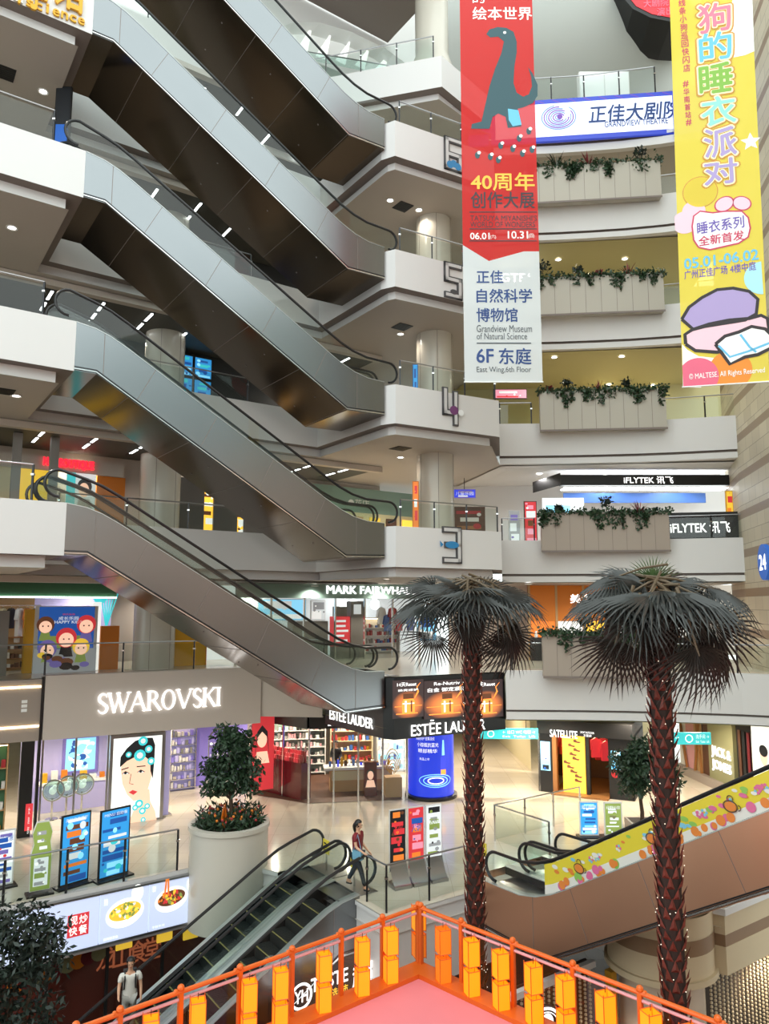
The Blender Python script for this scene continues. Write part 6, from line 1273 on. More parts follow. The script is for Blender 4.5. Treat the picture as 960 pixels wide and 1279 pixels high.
palm('fan palm in the middle of the picture, in front of the black corner sign', 1.62, 14.0, 7.08, [(D_(a), *q) for a, *q in LL], 1.08, 12, .15)
# ---------------------------------------------------------------- leafy trees and the round planter
def tree(label, x, y, zb, trunk, crowns, seed, leaf='leaf_dark', size=.16, n=900, name='leafy_tree'):
    r = random.Random(seed); t = thing(name, label, 'tree', (x, y, zb)); m = MB()
    m.tube([(0, 0, 0), (.04, 0, trunk*.5), (-.02, .03, trunk)], [.08, .065, .05], 8)
    for c in crowns: m.tube([(0, 0, trunk*.8), (c[0]*.5, c[1]*.5, trunk*.8+(c[2]-trunk*.8)*.6), (c[0], c[1], c[2])], [.035, .025, .012], 6)
    m.build('trunk', 'bark', t, smooth=True)
    f = MB()
    for c in crowns: leafcloud(f, blob_pts(c[:3], c[3:6], int(n*c[3]*c[5]*1.6), r, .35), size, r, 0, .42, .35)
    o = f.build('foliage', leaf, t); o['kind'] = 'stuff'
    return t
px_, py_ = atz(286, 1040, 1.15)[0]*1.045, atz(286, 1040, 1.15)[1]*1.045
t = thing('round_planter', 'big round pale planter drum standing at the floor edge beside the descending escalators', 'planter', (px_, py_, -1.55))
m = MB(); m.lathe([(0, 0), (1.12, 0), (1.12, 2.60), (1.16, 2.60), (1.16, 2.72), (.98, 2.72), (.98, 2.5), (0, 2.5)], 0, 0, 56); m.build('drum', 'column', t, smooth=True); MB().lathe([(0, 2.56), (.98, 2.56)], 0, 0, 32).build('soil', 'soil', t)
ZP = 1.17
tree('dense dark tree growing in the round pale planter', px_+.02, py_, ZP-.16, 1.0, [(0, 0, 1.35, .6, .6, .4), (-.45, .1, 1.65, .5, .5, .4), (.45, 0, 1.7, .5, .5, .4), (0, 0, 2.15, .6, .5, .5), (-.15, 0, 2.6, .45, .4, .35), (.3, 0, 2.45, .45, .4, .35), (-.5, 0, 1.1, .4, .4, .28), (.5, 0, 1.15, .38, .4, .28)], 21, 'leaf', .17, 1500)
r = random.Random(5); t = thing('flower_bed', 'low flowering bedding plants around the tree in the round planter', 'flowers', (px_, py_, ZP-.16)); m = MB(); pts = []
for _ in range(1500):
    a = r.uniform(0, 2*PI); q = .95*math.sqrt(r.random()); pts.append((q*math.cos(a), q*math.sin(a), r.uniform(0, .45)))
leafcloud(m, pts, .2, r, 0, .25, -.8); o = m.build('leaves', 'leaf', t); o['kind'] = 'stuff'
m = MB()
for _ in range(70):
    a = r.uniform(0, 2*PI); q = .95*math.sqrt(r.random()); m.ball((q*math.cos(a), q*math.sin(a), r.uniform(.3, .55)), .04, 6, 4, r.randrange(2))
o = m.build('flowers', ['f_red', 'f_orange'], t); o['kind'] = 'stuff'
m = MB()
for k in range(14): a = 2*PI*k/14; m.add([(.02*math.cos(a), -.75+.02*math.sin(a), .2), (.09*math.cos(a), -.75+.09*math.sin(a), .45), (.02*math.cos(a+.3), -.75+.02*math.sin(a+.3), .85)], [(0,1,2)])
m.build('orange_flower_spike', 'f_orange', t)
a = aty(14, 1203, 13.0); tree('large leafy tree top at the lower left corner', a[0], a[1], -5.0, 5.0, [(0, 0, 6.6, .75, .7, .55), (-.5, 0, 6.1, .7, .6, .6), (.45, 0, 6.65, .55, .5, .4), (.1, 0, 7.15, .6, .6, .4), (-.6, .1, 7.05, .6, .6, .5), (.3, 0, 5.7, .6, .6, .5), (-.2, 0, 5.2, .7, .7, .6), (.6, 0, 7.1, .35, .35, .25)], 22, 'leaf_dark', .13, 1300)
a = aty(800, 1010, 25.0); tree('round leafy tree behind the tall palm trunk beside the black kiosk', a[0], a[1], .0, 1.5, [(0, 0, 2.1, .8, .8, .55), (-.4, 0, 2.35, .6, .6, .45), (.6, .0, 2.3, .6, .6, .5), (.2, 0, 2.75, .6, .6, .4), (.95, 0, 1.9, .5, .5, .5), (-.2, 0, 1.6, .6, .6, .35)], 23, 'leaf', .18, 1200)
t = thing('square_planter', 'square planter tub under the tree beside the black kiosk', 'planter', (a[0], a[1], 0)); m = MB()
m.box(-.42, .42, -.42, -.36, 0, .5); m.box(-.42, .42, .36, .42, 0, .5); m.box(-.42, -.36, -.36, .36, 0, .5); m.box(.36, .42, -.36, .36, 0, .5); m.build('tub', 'planter_taupe', t)
# ---------------------------------------------------------------- orange railed stage in front
mat('orange_paint', S('#d4631c'), 0.4); mat('pink_carpet', S('#e07f86'), 0.8, noise=.06, nscale=3); glass('glass_stage', (.97, .95, .95), .035)
m_ = bpy.data.materials.new('lantern_paper'); m_.use_nodes = True; nt = m_.node_tree; b_ = nt.nodes['Principled BSDF']; b_.inputs['Base Color'].default_value = (*S('#e0901c'), 1); b_.inputs['Emission Color'].default_value = (*S('#ff8c0c'), 1); b_.inputs['Emission Strength'].default_value = .62; MATS['lantern_paper'] = m_
glowp('lantern_dim', '#dd7418', .4)
SA = Vector(aty(522, 1132, 13.2)[:2]); dR = Vector((.707, -.707)); dL = Vector((-.762, -.648)); ZF, ZR = 1.42, 2.36; LS = 8.2
SR = SA + dR*LS; SL = SA + dL*LS; SB = SR + dL*LS
t = thing('stage_platform', 'raised stage with a pink carpet and an orange border in the foreground', 'stage', (SA.x, SA.y, -5.0))
def rel(v): return (v.x-SA.x, v.y-SA.y)
m = MB(); m.prism([rel(SA), rel(SL), rel(SB), rel(SR)], ZF+4.7, ZF+5.0); m.build('deck', 'pink_carpet', t)
m = MB(); nR = Vector((.707, .707)); nL = Vector((-.648, .762)); e = .06; w = .30
m.prism([rel(v) for v in (SA-(dL+dR)*e, SR-dL*e, SR+dL*w, SA+(dL+dR)*w, SL+dR*w, SL-dR*e)], ZF+4.62, ZF+5.07)
m.build('border', 'orange_paint', t)
for f, g in ((.15, .15), (.9, .15), (.15, .9), (.85, .85)):
    v = SA + dR*LS*f + dL*LS*g; x, y = rel(v); MB().box(x-.12, x+.12, y-.12, y+.12, 0, ZF+4.7).build('support_post', 'dark_metal', t)
def stage_rail(d, outn, posts, label):
    t = thing('stage_railing', label, 'railing', (SA.x, SA.y, ZF), math.atan2(d.y, d.x)); h = ZR-ZF
    MB().tube([(0, 0, h), (LS, 0, h)], .032, 8).build('top_rail', 'orange_paint', t, smooth=True); MB().tube([(0.05, 0, h-.09), (LS, 0, h-.09)], .022, 8).build('inner_rail', 'f_pink', t, smooth=True)
    for k, x in enumerate(posts):
        MB().box(x-.03, x+.03, -.03, .03, .0, h).build('post', 'orange_paint', t)
        m = MB(); m.ball((x, 0, h+.045), .05, 8, 6); m.ball((x+.07, 0, h+.02), .035, 6, 4); m.build('finial', 'orange_paint', t)
    e = posts + [LS]
    for k in range(len(posts)):
        MB().add([(e[k]+.04, 0, .1), (e[k+1]-.04, 0, .1), (e[k+1]-.04, 0, h-.12), (e[k]+.04, 0, h-.12)], [(0,1,2,3)]).build('glass_panel', 'glass_stage', t)
def along(px, py, d):                    # distance from the corner of the sight line's foot on an arm
    p = Vector(atz(px, py, ZR)[:2]) - SA; return p.dot(d)
postsL = [0.0] + [along(px, py, dL) for px, py in ((476, 1148), (424, 1166), (363, 1188), (298, 1211), (225, 1238), (150, 1266))] + [5.6, 6.4, 7.2]
postsR = [0.06] + [along(px, py, dR) for px, py in ((577, 1153), (641, 1178), (716, 1207), (800, 1239), (897, 1277))] + [5.8, 6.7, 7.5]
stage_rail(dL, nL, postsL, 'orange stage railing running from the corner post to the left')
stage_rail(dR, nR, postsR, 'orange stage railing running from the corner post to the right')
LM = {}
def lantern_mesh(h, w):
    m = MB(); q = [(w*.5*math.cos(PI/4*2*k), w*.5*math.sin(PI/4*2*k)) for k in range(4)]; m.add([(x, y, 0) for x, y in q] + [(x, y, h) for x, y in q], [(i, (i+1) % 4, 4+(i+1) % 4, 4+i) for i in range(4)]); return m.mesh('paper', 'lantern_paper')
def frame_mesh(h, w):
    m = MB(); q = [(w*.5*math.cos(PI/2*k), w*.5*math.sin(PI/2*k)) for k in range(4)]
    for i in range(4):
        a, b = q[i], q[(i+1) % 4]; m.tube([(*a, -.02), (*a, h+.03)], .007, 4)
        for z in (0, h): m.tube([(*a, z), (*b, z)], .007, 4)
    return m.mesh('frame', 'orange_paint')
LP, LF = lantern_mesh(.36, .27), frame_mesh(.36, .27)
LD = LP.copy(); LD.materials[0] = M('lantern_dim')
side = {'L': (dL, nL, [(487, 1152), (450, 1164), (404, 1182), (352, 1203), (310, 1215), (248, 1240), (190, 1262)]), 'R': (dR, nR, [(553, 1152), (588, 1166), (625, 1180), (666, 1196), (705, 1212), (755, 1232), (812, 1254), (866, 1270)])}
def lantern(x, y, z, label, group, dim=False):
    t = thing('paper_lantern', label, 'lantern', (x, y, z), GA+.5, group); link('paper', LD if dim else LP, t); link('frame', LF, t); MB().tube([(0, 0, .37), (0, 0, .45)], .006, 4).build('cord', 'rubber', t)
    return t
lantern(SA.x+.02, SA.y+.25, ZF+.49, 'upper yellow lantern hanging right behind the corner post of the orange railing', None); lantern(SA.x+.02, SA.y+.25, ZF+.06, 'lower lantern hanging right behind the corner post of the orange railing', None, True)
ORD = ['nearest to the corner post', 'second from the corner post', 'third from the corner post', 'fourth from the corner post', 'fifth from the corner post', 'sixth from the corner post', 'seventh from the corner post', 'farthest from the corner post']
for sd, (d, n_, L) in side.items():
    for k, (px, py) in enumerate(L):
        v = SA + d*along(px, py, d) - n_*.17
        for z, nm in ((.49, 'upper'), (.06, 'lower')): lantern(v.x, v.y, ZF+z, '%s yellow lantern on the %s orange railing, %s' % (nm, 'left' if sd == 'L' else 'right', ORD[k]), None, sd == 'R' and k == 0)
# ---------------------------------------------------------------- basement level
t = thing('menu_lightbox', 'long lit menu board with two food pictures below the left glass railing', 'sign', GL, GA); bL = .42
def gx(px, py, b=bL): return onb(px, py, b)
x0 = gx(-12, 1210)[0]; xs = [x0, gx(124, 1150)[0], gx(186, 1130)[0], gx(242, 1115)[0]]; z0, z1 = -1.38, -.16
glowp('menu_blue', '#b9c3dd', .55)
for k in range(3): m = MB(); m.box(xs[k]+.015, xs[k+1]-.015, bL, bL+.1, z0, z1); m.build('lit_panel', 'menu_blue', t)
MB().box(xs[0], xs[3], bL-.02, bL+.14, z0-.06, z0).build('frame', 'steel', t); MB().box(xs[0], xs[3]+.04, bL-.02, bL+.14, z1, z1+.05).build('frame', 'steel', t)
def plate(cx_, cz_, rx, rz, seed, pal, name):
    r = random.Random(seed); m = MB(); disc(m, cx_, cz_, rx, bL-.006, 0, 32, 1, rz/rx, .12); disc(m, cx_, cz_+rz*.12, rx*.84, bL-.010, 1, 32, 1, rz/rx*.72, .12)
    for k in range(60):
        a = r.uniform(0, 2*PI); q = math.sqrt(r.random())*.72; disc(m, cx_+rx*q*math.cos(a), cz_+rz*.14+rz*.7*q*math.sin(a), r.uniform(.02, .055), bL-.012-.0002*k, r.randrange(1, len(pal)), 7, 1.4, .8, r.uniform(0, 3))
    m.build(name, pal, t)
c = gx(156, 1140); plate(c[0], c[1], .50, .36, 1, ['p_pale', 'p_yellow', 'p_green', 'p_white', 'p_gold', 'p_green'], 'soup_bowl_picture')
c = gx(214, 1123); plate(c[0], c[1], .46, .32, 2, ['p_pale', 'p_brown', 'p_orange', 'p_red', 'p_yellow', 'p_green'], 'noodle_plate_picture')
m = MB(); c = gx(208, 1112); stroke(m, [(c[0]-.06, c[1]-.15), (c[0]-.02, c[1]+.3), (c[0]+.03, c[1]+.3), (c[0]+.05, c[1]-.15)], .05, bL-.026); m.build('lifted_noodles', 'p_orange', t)
m = MB()
for px, py in ((172, 1109), (240, 1098)): c = gx(px, py); disc(m, c[0], c[1]-.12, .2, bL-.004, 0, 16, .8, 1.1)
m.build('pale_lids', 'p_pale', t)
a = gx(84, 1158); bq = gx(111, 1150); zc = gx(98, 1155)[1]; w = bq[0]-a[0]; m = MB(); rect(m, a[0], bq[0], zc-w*.52, zc+w*.52, bL-.006); m.build('red_square', 'p_red', t)
m = MB()
for k, ch in enumerate('现炒快餐'): x = a[0]+w*(.08+.46*(k % 2)); z = zc + (w*.04 if k < 2 else -w*.44); text(m, ch, x, x+w*.38, z, z+w*.4, bL-.012, 0, .03)
text(m, '老味道', xs[1]-2.0, xs[1]-1.45, z0+.12, z0+.3, bL-.012, 0, .02); text(m, '招牌酸菜鱼', xs[1]+.12, xs[1]+.5, z0+.05, z0+.12, bL-.012); text(m, '干炒牛河', xs[2]+.1, xs[2]+.45, z0+.05, z0+.12, bL-.012); text(m, '鲜鱼', xs[1]+.1, xs[1]+.2, z1-.3, z1-.12, bL-.012); text(m, '现炒', xs[2]+.08, xs[2]+.18, z1-.22, z1-.06, bL-.012)
m.build('lettering', 'p_pale', t)
# restaurant front under it
mat('maroon_wall', S('#6b2f26'), .35, noise=.3, nscale=1.2)
t = thing('restaurant_front', 'dark glazed restaurant front with carved red lettering below the menu board', 'shopfront', GL, GA); bR = 1.6
MB().box(-16, -5.2, bR+.4, bR+.5, -5, -1.7).build('rear_panel', 'maroon_wall', t); MB().box(-16, -4.6, bR, bR+.06, -1.75, -1.5).build('top_beam', 'f_black', t)
for k in range(7): MB().add([(-16+1.55*k, bR, -4.9), (-14.5+1.55*k, bR, -4.9), (-14.5+1.55*k, bR, -1.7), (-16+1.55*k, bR, -1.7)], [(0,1,2,3)]).build('glass_pane', 'glass_shop', t)
for k in range(8): MB().box(-16.03+1.55*k, -15.95+1.55*k, bR-.04, bR+.04, -5, -1.7).build('mullion', 'f_black', t)
m = MB(); glowp('carved_red', '#b0603f', .35)
for k, (ch, px, py) in enumerate((('龙', 132, 1196), ('山', 152, 1194), ('食', 172, 1188), ('堂', 190, 1184))): c = onb(px, py, bR+.38); text(m, ch, c[0]-.25, c[0]+.25, c[1]-.3, c[1]+.3, bR+.36, 0, .02)
m.build('lettering', 'carved_red', t)
m = MB(); r = random.Random(3)
for k in range(9): c = onb(20+13*k, 1225-5*k, bR+.3); disc(m, c[0], c[1]-.1, .22, bR+.3-.002*k, k % 3, 14)
m.build('picture', ['f_orange', 'f_maroon', 'f_olive'], t)
for k, (px, py) in enumerate(((150, 1172), (200, 1163), (232, 1160))): c = onb(px, py, bR+.3); m = MB(); m.box(-.22, .22, -.02, .05, -.14, .14); one('menu_card', ('left', 'middle', 'right')[k] + ' lit yellow menu card hanging under the menu board', 'sign', m, 'p_yellow', (*gw(c[0], bR-.1), c[1]), GA)
# supermarket sign
mat('sign_grey', S('#4d4a50'), .4)
t = thing('supermarket_sign', 'dark grey supermarket sign with white lettering in the basement behind the orange railing', 'sign', GL, GA); bT = -4.75
a = onb(362, 1240, bT); c = onb(560, 1200, bT)
MB().box(-8.5, 3.0, bT, bT+.2, -3.6, -1.95).build('fascia', 'sign_grey', t); m = MB(); zc = onb(430, 1226, bT)[1]
q = onb(376, 1235, bT); stroke(m, arc(q[0], zc, .26, 0, 2*PI, 24), .06, bT-.01); text(m, 'YH', q[0]-.17, q[0]+.17, zc-.13, zc+.13, bT-.01, 0, .03); m.build('emblem', 'lit_letter', t); m = MB()
xa, xb = onb(388, 1232, bT)[0], onb(434, 1222, bT)[0]; text(m, 'TASTE', xa, xb, zc+.0, zc+.3, bT-.01, 0, .03); m.build('name_lettering', 'lit_letter', t); m = MB(); xa, xb = onb(440, 1222, bT)[0], onb(520, 1200, bT)[0]; text(m, '超市 SUPER', xa, xb+1.2, zc-.22, zc+.3, bT-.01, 0, .04)
m.build('lettering', 'lit_letter', t); m = MB(); xa, xb = onb(408, 1236, bT)[0], onb(434, 1230, bT)[0]; text(m, '优选超市', xa, xb, zc-.26, zc-.06, bT-.01, 0, .03); m.build('yellow_lettering', 'p_gold', t)
p = atz(684, 1276, -2.2); t = thing('round_sign', 'small round white coffee sign at the foot of the picture', 'sign', (p[0], p[1], -2.2), 0); m = MB(); stroke(m, arc(0, 0, .3, 0, 2*PI, 28), .06, -.03); disc(m, 0, .02, .16, -.03, 0, 16, .8, 1.1); stroke(m, arc(0, 0, .22, 0, 2*PI, 28), .02, -.03); m.build('emblem', 'lit_letter', t); MB().prismy(arc(0, 0, .36, 0, 2*PI-.01, 28), 0, .06).build('disc', 'black', t); MB().box(-.03, .03, .0, .05, -2.8, -.3).build('post', 'dark_metal', t)
# banded drum, marble column and bead curtains at the lower right
dc = (2.65, -8.35)
struct('column_drum', MB().lathe([(1.28, -.02), (1.28, -.55), (1.285, -.55), (1.285, -.85), (1.28, -.85), (1.28, -1.42), (1.36, -1.42), (1.36, -1.56), (.4, -1.56)], dc[0], dc[1], 48), ['stone_beige'], True, True)
struct('trim_drum_band', MB().lathe([(1.295, -.88), (1.295, -.52)], dc[0], dc[1], 48), ['stone_brown'], True, True)
mat('marble', S('#cdbcaa'), .25, col2=S('#b59f8b'), nscale=1.1)
struct('column_marble', MB().lathe([(1.02, -5), (1.02, -1.5)], dc[0], dc[1], 40), 'marble', True, True)
struct('trim_gold_post', MB().box(1.3, 1.5, -7.9, -7.7, -5, -1.6).box(3.75, 3.95, -8.7, -8.5, -5, -1.6), 'gold', True)
glowp('bead', '#b9a88c', .05); mat('bead_dark', S('#3a2f28'), .5)
def bead_curtain(a0, b0, a1, b1, label, seed, warm=False):
    p, q = gw(a0, b0), gw(a1, b1); W = math.hypot(q[0]-p[0], q[1]-p[1]); t = thing('bead_curtain', label, 'curtain', (p[0], p[1], -5.0), math.atan2(q[1]-p[1], q[0]-p[0])); r = random.Random(seed)
    MB().box(0, W, .25, .3, 0, 3.4).build('rear_panel', 'bead_dark', t); MB().box(0, W, -.05, .1, 3.3, 3.45).build('top_rail', 'white_paint', t); m = MB(); x = .05
    while x < W:
        z = .3
        while z < 3.3: m.ball((x, .02, z), .042, 5, 3); z += .098
        x += .185
    o = m.build('beads', 'bead', t); o['kind'] = 'stuff'
bead_curtain(3.9, -8.9, 11, -8.9, 'curtain of pale bead strings at the lower right corner', 1)
bead_curtain(-1.6, -7.3, 1.4, -7.3, 'curtain of warm lit bead strings left of the marble column', 2)
t = thing('dark_sofa', 'dark sofa back in front of the bead curtain at the lower right corner', 'sofa', (*gw(4.6, -10.3), -5.0), GA); m = MB(); m.box(0, 3, 0, .9, 0.1, 1.3); m.build('seat', 'f_black', t); MB().box(0, 3, -.25, 0, .1, 1.75).build('backrest', 'f_black', t)
# ---------------------------------------------------------------- people
mat('skin', S('#d2a183'), .5); mat('hair', S('#17110f'), .45); mat('shoe_black', S('#161617'), .4); mat('shoe_white', S('#d8d6d2'), .5)
mat('top_red', S('#7c1a24'), .7); mat('jeans_dark', S('#26303c'), .7); mat('top_white', S('#d6d2ca'), .7); mat('trouser_grey', S('#9d9a94'), .7); mat('bag_blue', S('#6fa3bd'), .5); mat('strap_black', S('#1a1a1c'), .6); mat('lip', S('#a5524a'), .5); mat('eye', S('#15100e'), .3)
mat('top_green', S('#4d7d4a'), .7); mat('top_black', S('#1c1b1d'), .7)
def skin_chain(name, verts, edges, rad, mats, parent, root=0, sub=1):
    me = bpy.data.meshes.new(name); me.from_pydata([tuple(v) for v in verts], edges, []); o = bpy.data.objects.new(name, me); COL.objects.link(o)
    md = o.modifiers.new('s', 'SKIN'); md.use_smooth_shade = True; sv = me.skin_vertices[0].data
    for i, q in enumerate(rad): sv[i].radius = q if isinstance(q, tuple) else (q, q); sv[i].use_root = (i == root)
    if sub: m2 = o.modifiers.new('u', 'SUBSURF'); m2.levels = sub; m2.render_levels = sub
    bpy.context.view_layer.update(); ev = o.evaluated_get(bpy.context.evaluated_depsgraph_get()); nm = bpy.data.meshes.new_from_object(ev); o.modifiers.clear(); o.data = nm; bpy.data.meshes.remove(me); nm.materials.clear()
    for q in mats: nm.materials.append(M(q))
    nm.polygons.foreach_set('use_smooth', [True]*len(nm.polygons)); o.parent = parent
    return o
def person(label, loc, rz, H=1.65, legs=((.15, .1), (-.2, .35)), arms=((.2, .5), (-.1, .6)), top='top_red', bottom='jeans_dark', shoe='shoe_black', hair='short', sleeve=.5, lean=.05, long_legs=True, female=True):
    """faces -y in its own frame. legs/arms: (swing forward, bend) for its right then left"""
    t = thing('person', label, 'person', loc, rz); k = H/1.7
    V = []; E = []; Rd = []
    def v(p, r_, par=None):
        V.append(Vector(p)); Rd.append(tuple(x*k for x in r_) if isinstance(r_, tuple) else r_*k)
        if par is not None: E.append((par, len(V)-1))
        return len(V)-1
    sh = .175*k if female else .2*k; hp = .085*k; zh = .90*k
    up = lambda d: Vector((0, -math.sin(lean)*d, math.cos(lean)*d))
    pel = v((0, 0, zh), (.125, .095)); P0 = Vector((0, 0, zh)); w_ = v(P0+up(.17*k), (.11, .085), pel); ch = v(P0+up(.38*k), (.135, .095), w_); nk = v(P0+up(.53*k), .055, ch); n2 = v(P0+up(.60*k), .05, nk)
    hc = P0+up(.72*k)+Vector((0, -.02*k, 0)); h1 = v(P0+up(.65*k)+Vector((0, -.02*k, 0)), (.062, .072), n2); h2 = v(hc, (.078, .092), h1); h3 = v(hc+Vector((0, .005*k, .09*k)), (.06, .07), h2)
    joints = {}
    for s, (sw, bd), nm in ((-1, legs[0], 'R'), (1, legs[1], 'L')):
        hip = Vector((s*hp, 0, zh-.04*k)); d1 = Vector((0, -math.sin(sw), -math.cos(sw))); kn = hip+d1*.41*k; a2 = sw-bd; d2 = Vector((0, -math.sin(a2), -math.cos(a2))); an = kn+d2*.40*k
        i = v(hip, .088, pel); j = v(kn, .058, i); q = v(kn+d2*.15*k, .055, j); a_ = v(an, .038, q); f = v(an+Vector((0, -.12*k, -.045*k)), (.04, .028), a_); v(an+Vector((0, .04*k, -.04*k)), .03, a_)
        joints['leg'+nm] = (hip, kn, an)
    for s, (sw, bd), nm in ((-1, arms[0], 'R'), (1, arms[1], 'L')):
        S0 = P0+up(.48*k)+Vector((s*sh, 0, 0)); d1 = Vector((s*.16, -math.sin(sw), -math.cos(sw))).normalized(); el = S0+d1*.28*k; a2 = sw+bd; d2 = Vector((s*.02, -math.sin(a2), -math.cos(a2))).normalized(); wr = el+d2*.25*k
        i = v(S0, .055, ch); j = v(el, .04, i); q = v(wr, .027, j); pm = v(wr+d2*.07*k, (.034, .018), q)
        sd = Vector((1, 0, 0)); 
        for f in range(4):
            off = (f-1.5)*.017*k; b_ = v(wr+d2*.10*k+Vector((0, off, 0)), .0095, pm); c_ = v(wr+d2*(.135-.006*abs(f-1.5))*k+Vector((-s*.008*k, off, 0)), .0085, b_); v(wr+d2*(.162-.012*abs(f-1.4))*k+Vector((-s*.022*k, off, 0)), .0075, c_)
        th = v(wr+d2*.05*k+Vector((-s*.012*k, -.032*k, 0)), .01, pm); v(wr+d2*.085*k+Vector((-s*.02*k, -.048*k, 0)), .0085, th)
        joints['arm'+nm] = (S0, el, wr)
    skin_chain('body', V, E, Rd, ['skin'], t)
    # clothing shells follow the same joints
    VV = [P0+Vector((0, 0, -.15*k)), P0+up(.17*k), P0+up(.38*k), P0+up(.50*k)]; EE = [(0, 1), (1, 2), (2, 3)]; RR = [(.175*k, .135*k), (.16*k, .125*k), (.165*k, .125*k), (.08*k, .075*k)]
    for nm in 'RL':
        S0, el, wr = joints['arm'+nm]; b_ = len(VV); VV += [S0, S0+(el-S0)*min(sleeve*2, 1.0)]; EE += [(2, b_), (b_, b_+1)]; RR += [.075*k, .062*k]
        if sleeve > .5: VV.append(el+(wr-el)*(sleeve-.5)*1.8); EE.append((b_+1, b_+2)); RR.append(.042*k)
    skin_chain('top', VV, EE, RR, [top], t)
    VV = [P0]; EE = []; RR = [(.15*k, .118*k)]
    for nm in 'RL':
        hip, kn, an = joints['leg'+nm]; b_ = len(VV); VV += [hip, kn]; EE += [(0, b_), (b_, b_+1)]; RR += [.1*k, .073*k]
        if long_legs: VV.append(kn+(an-kn)*.92); EE.append((b_+1, b_+2)); RR.append(.058*k)
    skin_chain('trousers', VV, EE, RR, [bottom], t)
    for nm in 'RL':
        hip, kn, an = joints['leg'+nm]; skin_chain('shoe', [an+Vector((0, .045*k, -.05*k)), an+Vector((0, -.05*k, -.055*k)), an+Vector((0, -.14*k, -.062*k))], [(0, 1), (1, 2)], [(.043*k, .036*k), (.045*k, .032*k), (.04*k, .024*k)], [shoe], t)
    m = MB(); m.ball(tuple(hc+Vector((0, .018*k, .035*k))), .108*k, 16, 10, 0, (.92, 1.0, 1.02))
    m.v = [p for p in m.v]; keep = []
    o = m.mesh('hair', 'hair', True); bm = bmesh.new(); bm.from_mesh(o); lim = hc
    bmesh.ops.delete(bm, geom=[f for f in bm.faces if f.calc_center_median().y < lim.y-.035*k and f.calc_center_median().z < lim.z+.055*k or f.calc_center_median().z < lim.z-.05*k], context='FACES'); bm.to_mesh(o); bm.free(); link('hair', o, t)
    if hair == 'tail': skin_chain('ponytail', [hc+Vector((0, .10*k, .05*k)), hc+Vector((0, .15*k, -.02*k)), hc+Vector((0, .13*k, -.14*k)), hc+Vector((.0, .10*k, -.24*k))], [(0, 1), (1, 2), (2, 3)], [.04*k, .05*k, .045*k, .015*k], ['hair'], t)
    for s in (-1, 1):
        MB().ball(tuple(hc+Vector((s*.032*k, -.087*k, .005*k))), .011*k, 8, 6, 0, (1.3, .7, .8)).build('eye', 'eye', t); MB().ball(tuple(hc+Vector((s*.082*k, .008*k, -.005*k))), .024*k, 8, 6, 0, (.4, .8, 1.2)).build('ear', 'skin', t)
    MB().add([tuple(hc+Vector(p)*k) for p in ((0, -.088, .01), (-.016, -.09, -.035), (.016, -.09, -.035), (0, -.113, -.032))], [(0, 1, 3), (0, 3, 2), (1, 2, 3)]).build('nose', 'skin', t); MB().ball(tuple(hc+Vector((0, -.083*k, -.058*k))), .02*k, 8, 5, 0, (1.2, .6, .35)).build('mouth', 'lip', t)
    return t, joints, k
# woman stepping off at the escalator head
x, y, z = atz(446, 1113, 0.02); t, j, k = person('person in a dark red top and jeans with a blue bag walking past the escalator', (x, y, z+.055), R(62), 1.68, ((.42, .12), (-.34, .22)), ((.25, .9), (-.05, .9)), 'top_red', 'jeans_dark', 'shoe_black', 'tail', .3, .03)
m = MB(); m.prismy([(-.13, -.12), (.13, -.12), (.15, .1), (-.15, .1)], -.05, .05); o = m.build('shoulder_bag', 'bag_blue', t, (-.2, -.12, .92), R(80)); MB().tube([(-.13, 0, .1), (0, 0, .5), (.13, 0, .1)], .01, 5).build('strap', 'bag_blue', o)
# man riding down
s_ = 3.9; ax, ay = gw(-3.6-EL+s_+0.0, -4.04+1.45+1.0); p = aty(156, 1262, 18.6)
ga, gb = wg(p[0], p[1]); gb = -4.04+1.45+EW*.52; 
best = None
for i in range(400):
    aa = -13.5+i*.025; xx, yy = gw(aa, gb); rx = ray(156, 1200); 
    if best is None or abs(xx/yy - rx[0]/rx[1]) < best[0]: best = (abs(xx/yy - rx[0]/rx[1]), aa)
aa = best[1]; s_ = aa + 3.6 + EL; kst = round((s_-1.0)/.42); ss = 1.0+.42*kst; hh = min(max((ss-1.35)*.595, 0), RISE); xx, yy = gw(ss-3.6-EL, gb)
t, j, k = person('person in a white shirt with a black backpack strap riding down the left escalator', (xx, yy, -5.0+hh+.06), R(20), 1.72, ((.05, .05), (-.05, .05)), ((.35, 1.0), (.1, .3)), 'top_white', 'trouser_grey', 'shoe_white', 'short', .32, .06, True, False)
m = MB(); m.box(-.15, .15, .11, .26, .98, 1.4); m.build('backpack', 'strap_black', t)
for s in (-1, 1): MB().tube([(s*.11, .1, 1.42), (s*.12, -.02, 1.47), (s*.12, -.13, 1.34), (s*.13, -.1, 1.1), (s*.14, .1, 1.0)], .018, 6).build('strap', 'strap_black', t)
# people farther off
p = aty(812, 960, 31.0); person('person in a green top standing behind the tree by the black kiosk', (p[0], 31.0, .055), R(200), 1.66, ((.05, .05), (-.05, .05)), ((.1, .3), (.1, .3)), 'top_green', 'jeans_dark', hair='short')
q_ = at_pl(PS, 1.3, 3.1); person('shop assistant person in black behind the pale beauty counter', (q_[0], q_[1], .055), PS.rz, 1.64, ((.0, .02), (.0, .02)), ((.3, .8), (.3, .8)), 'top_black', 'top_black', hair='short', sleeve=.8)
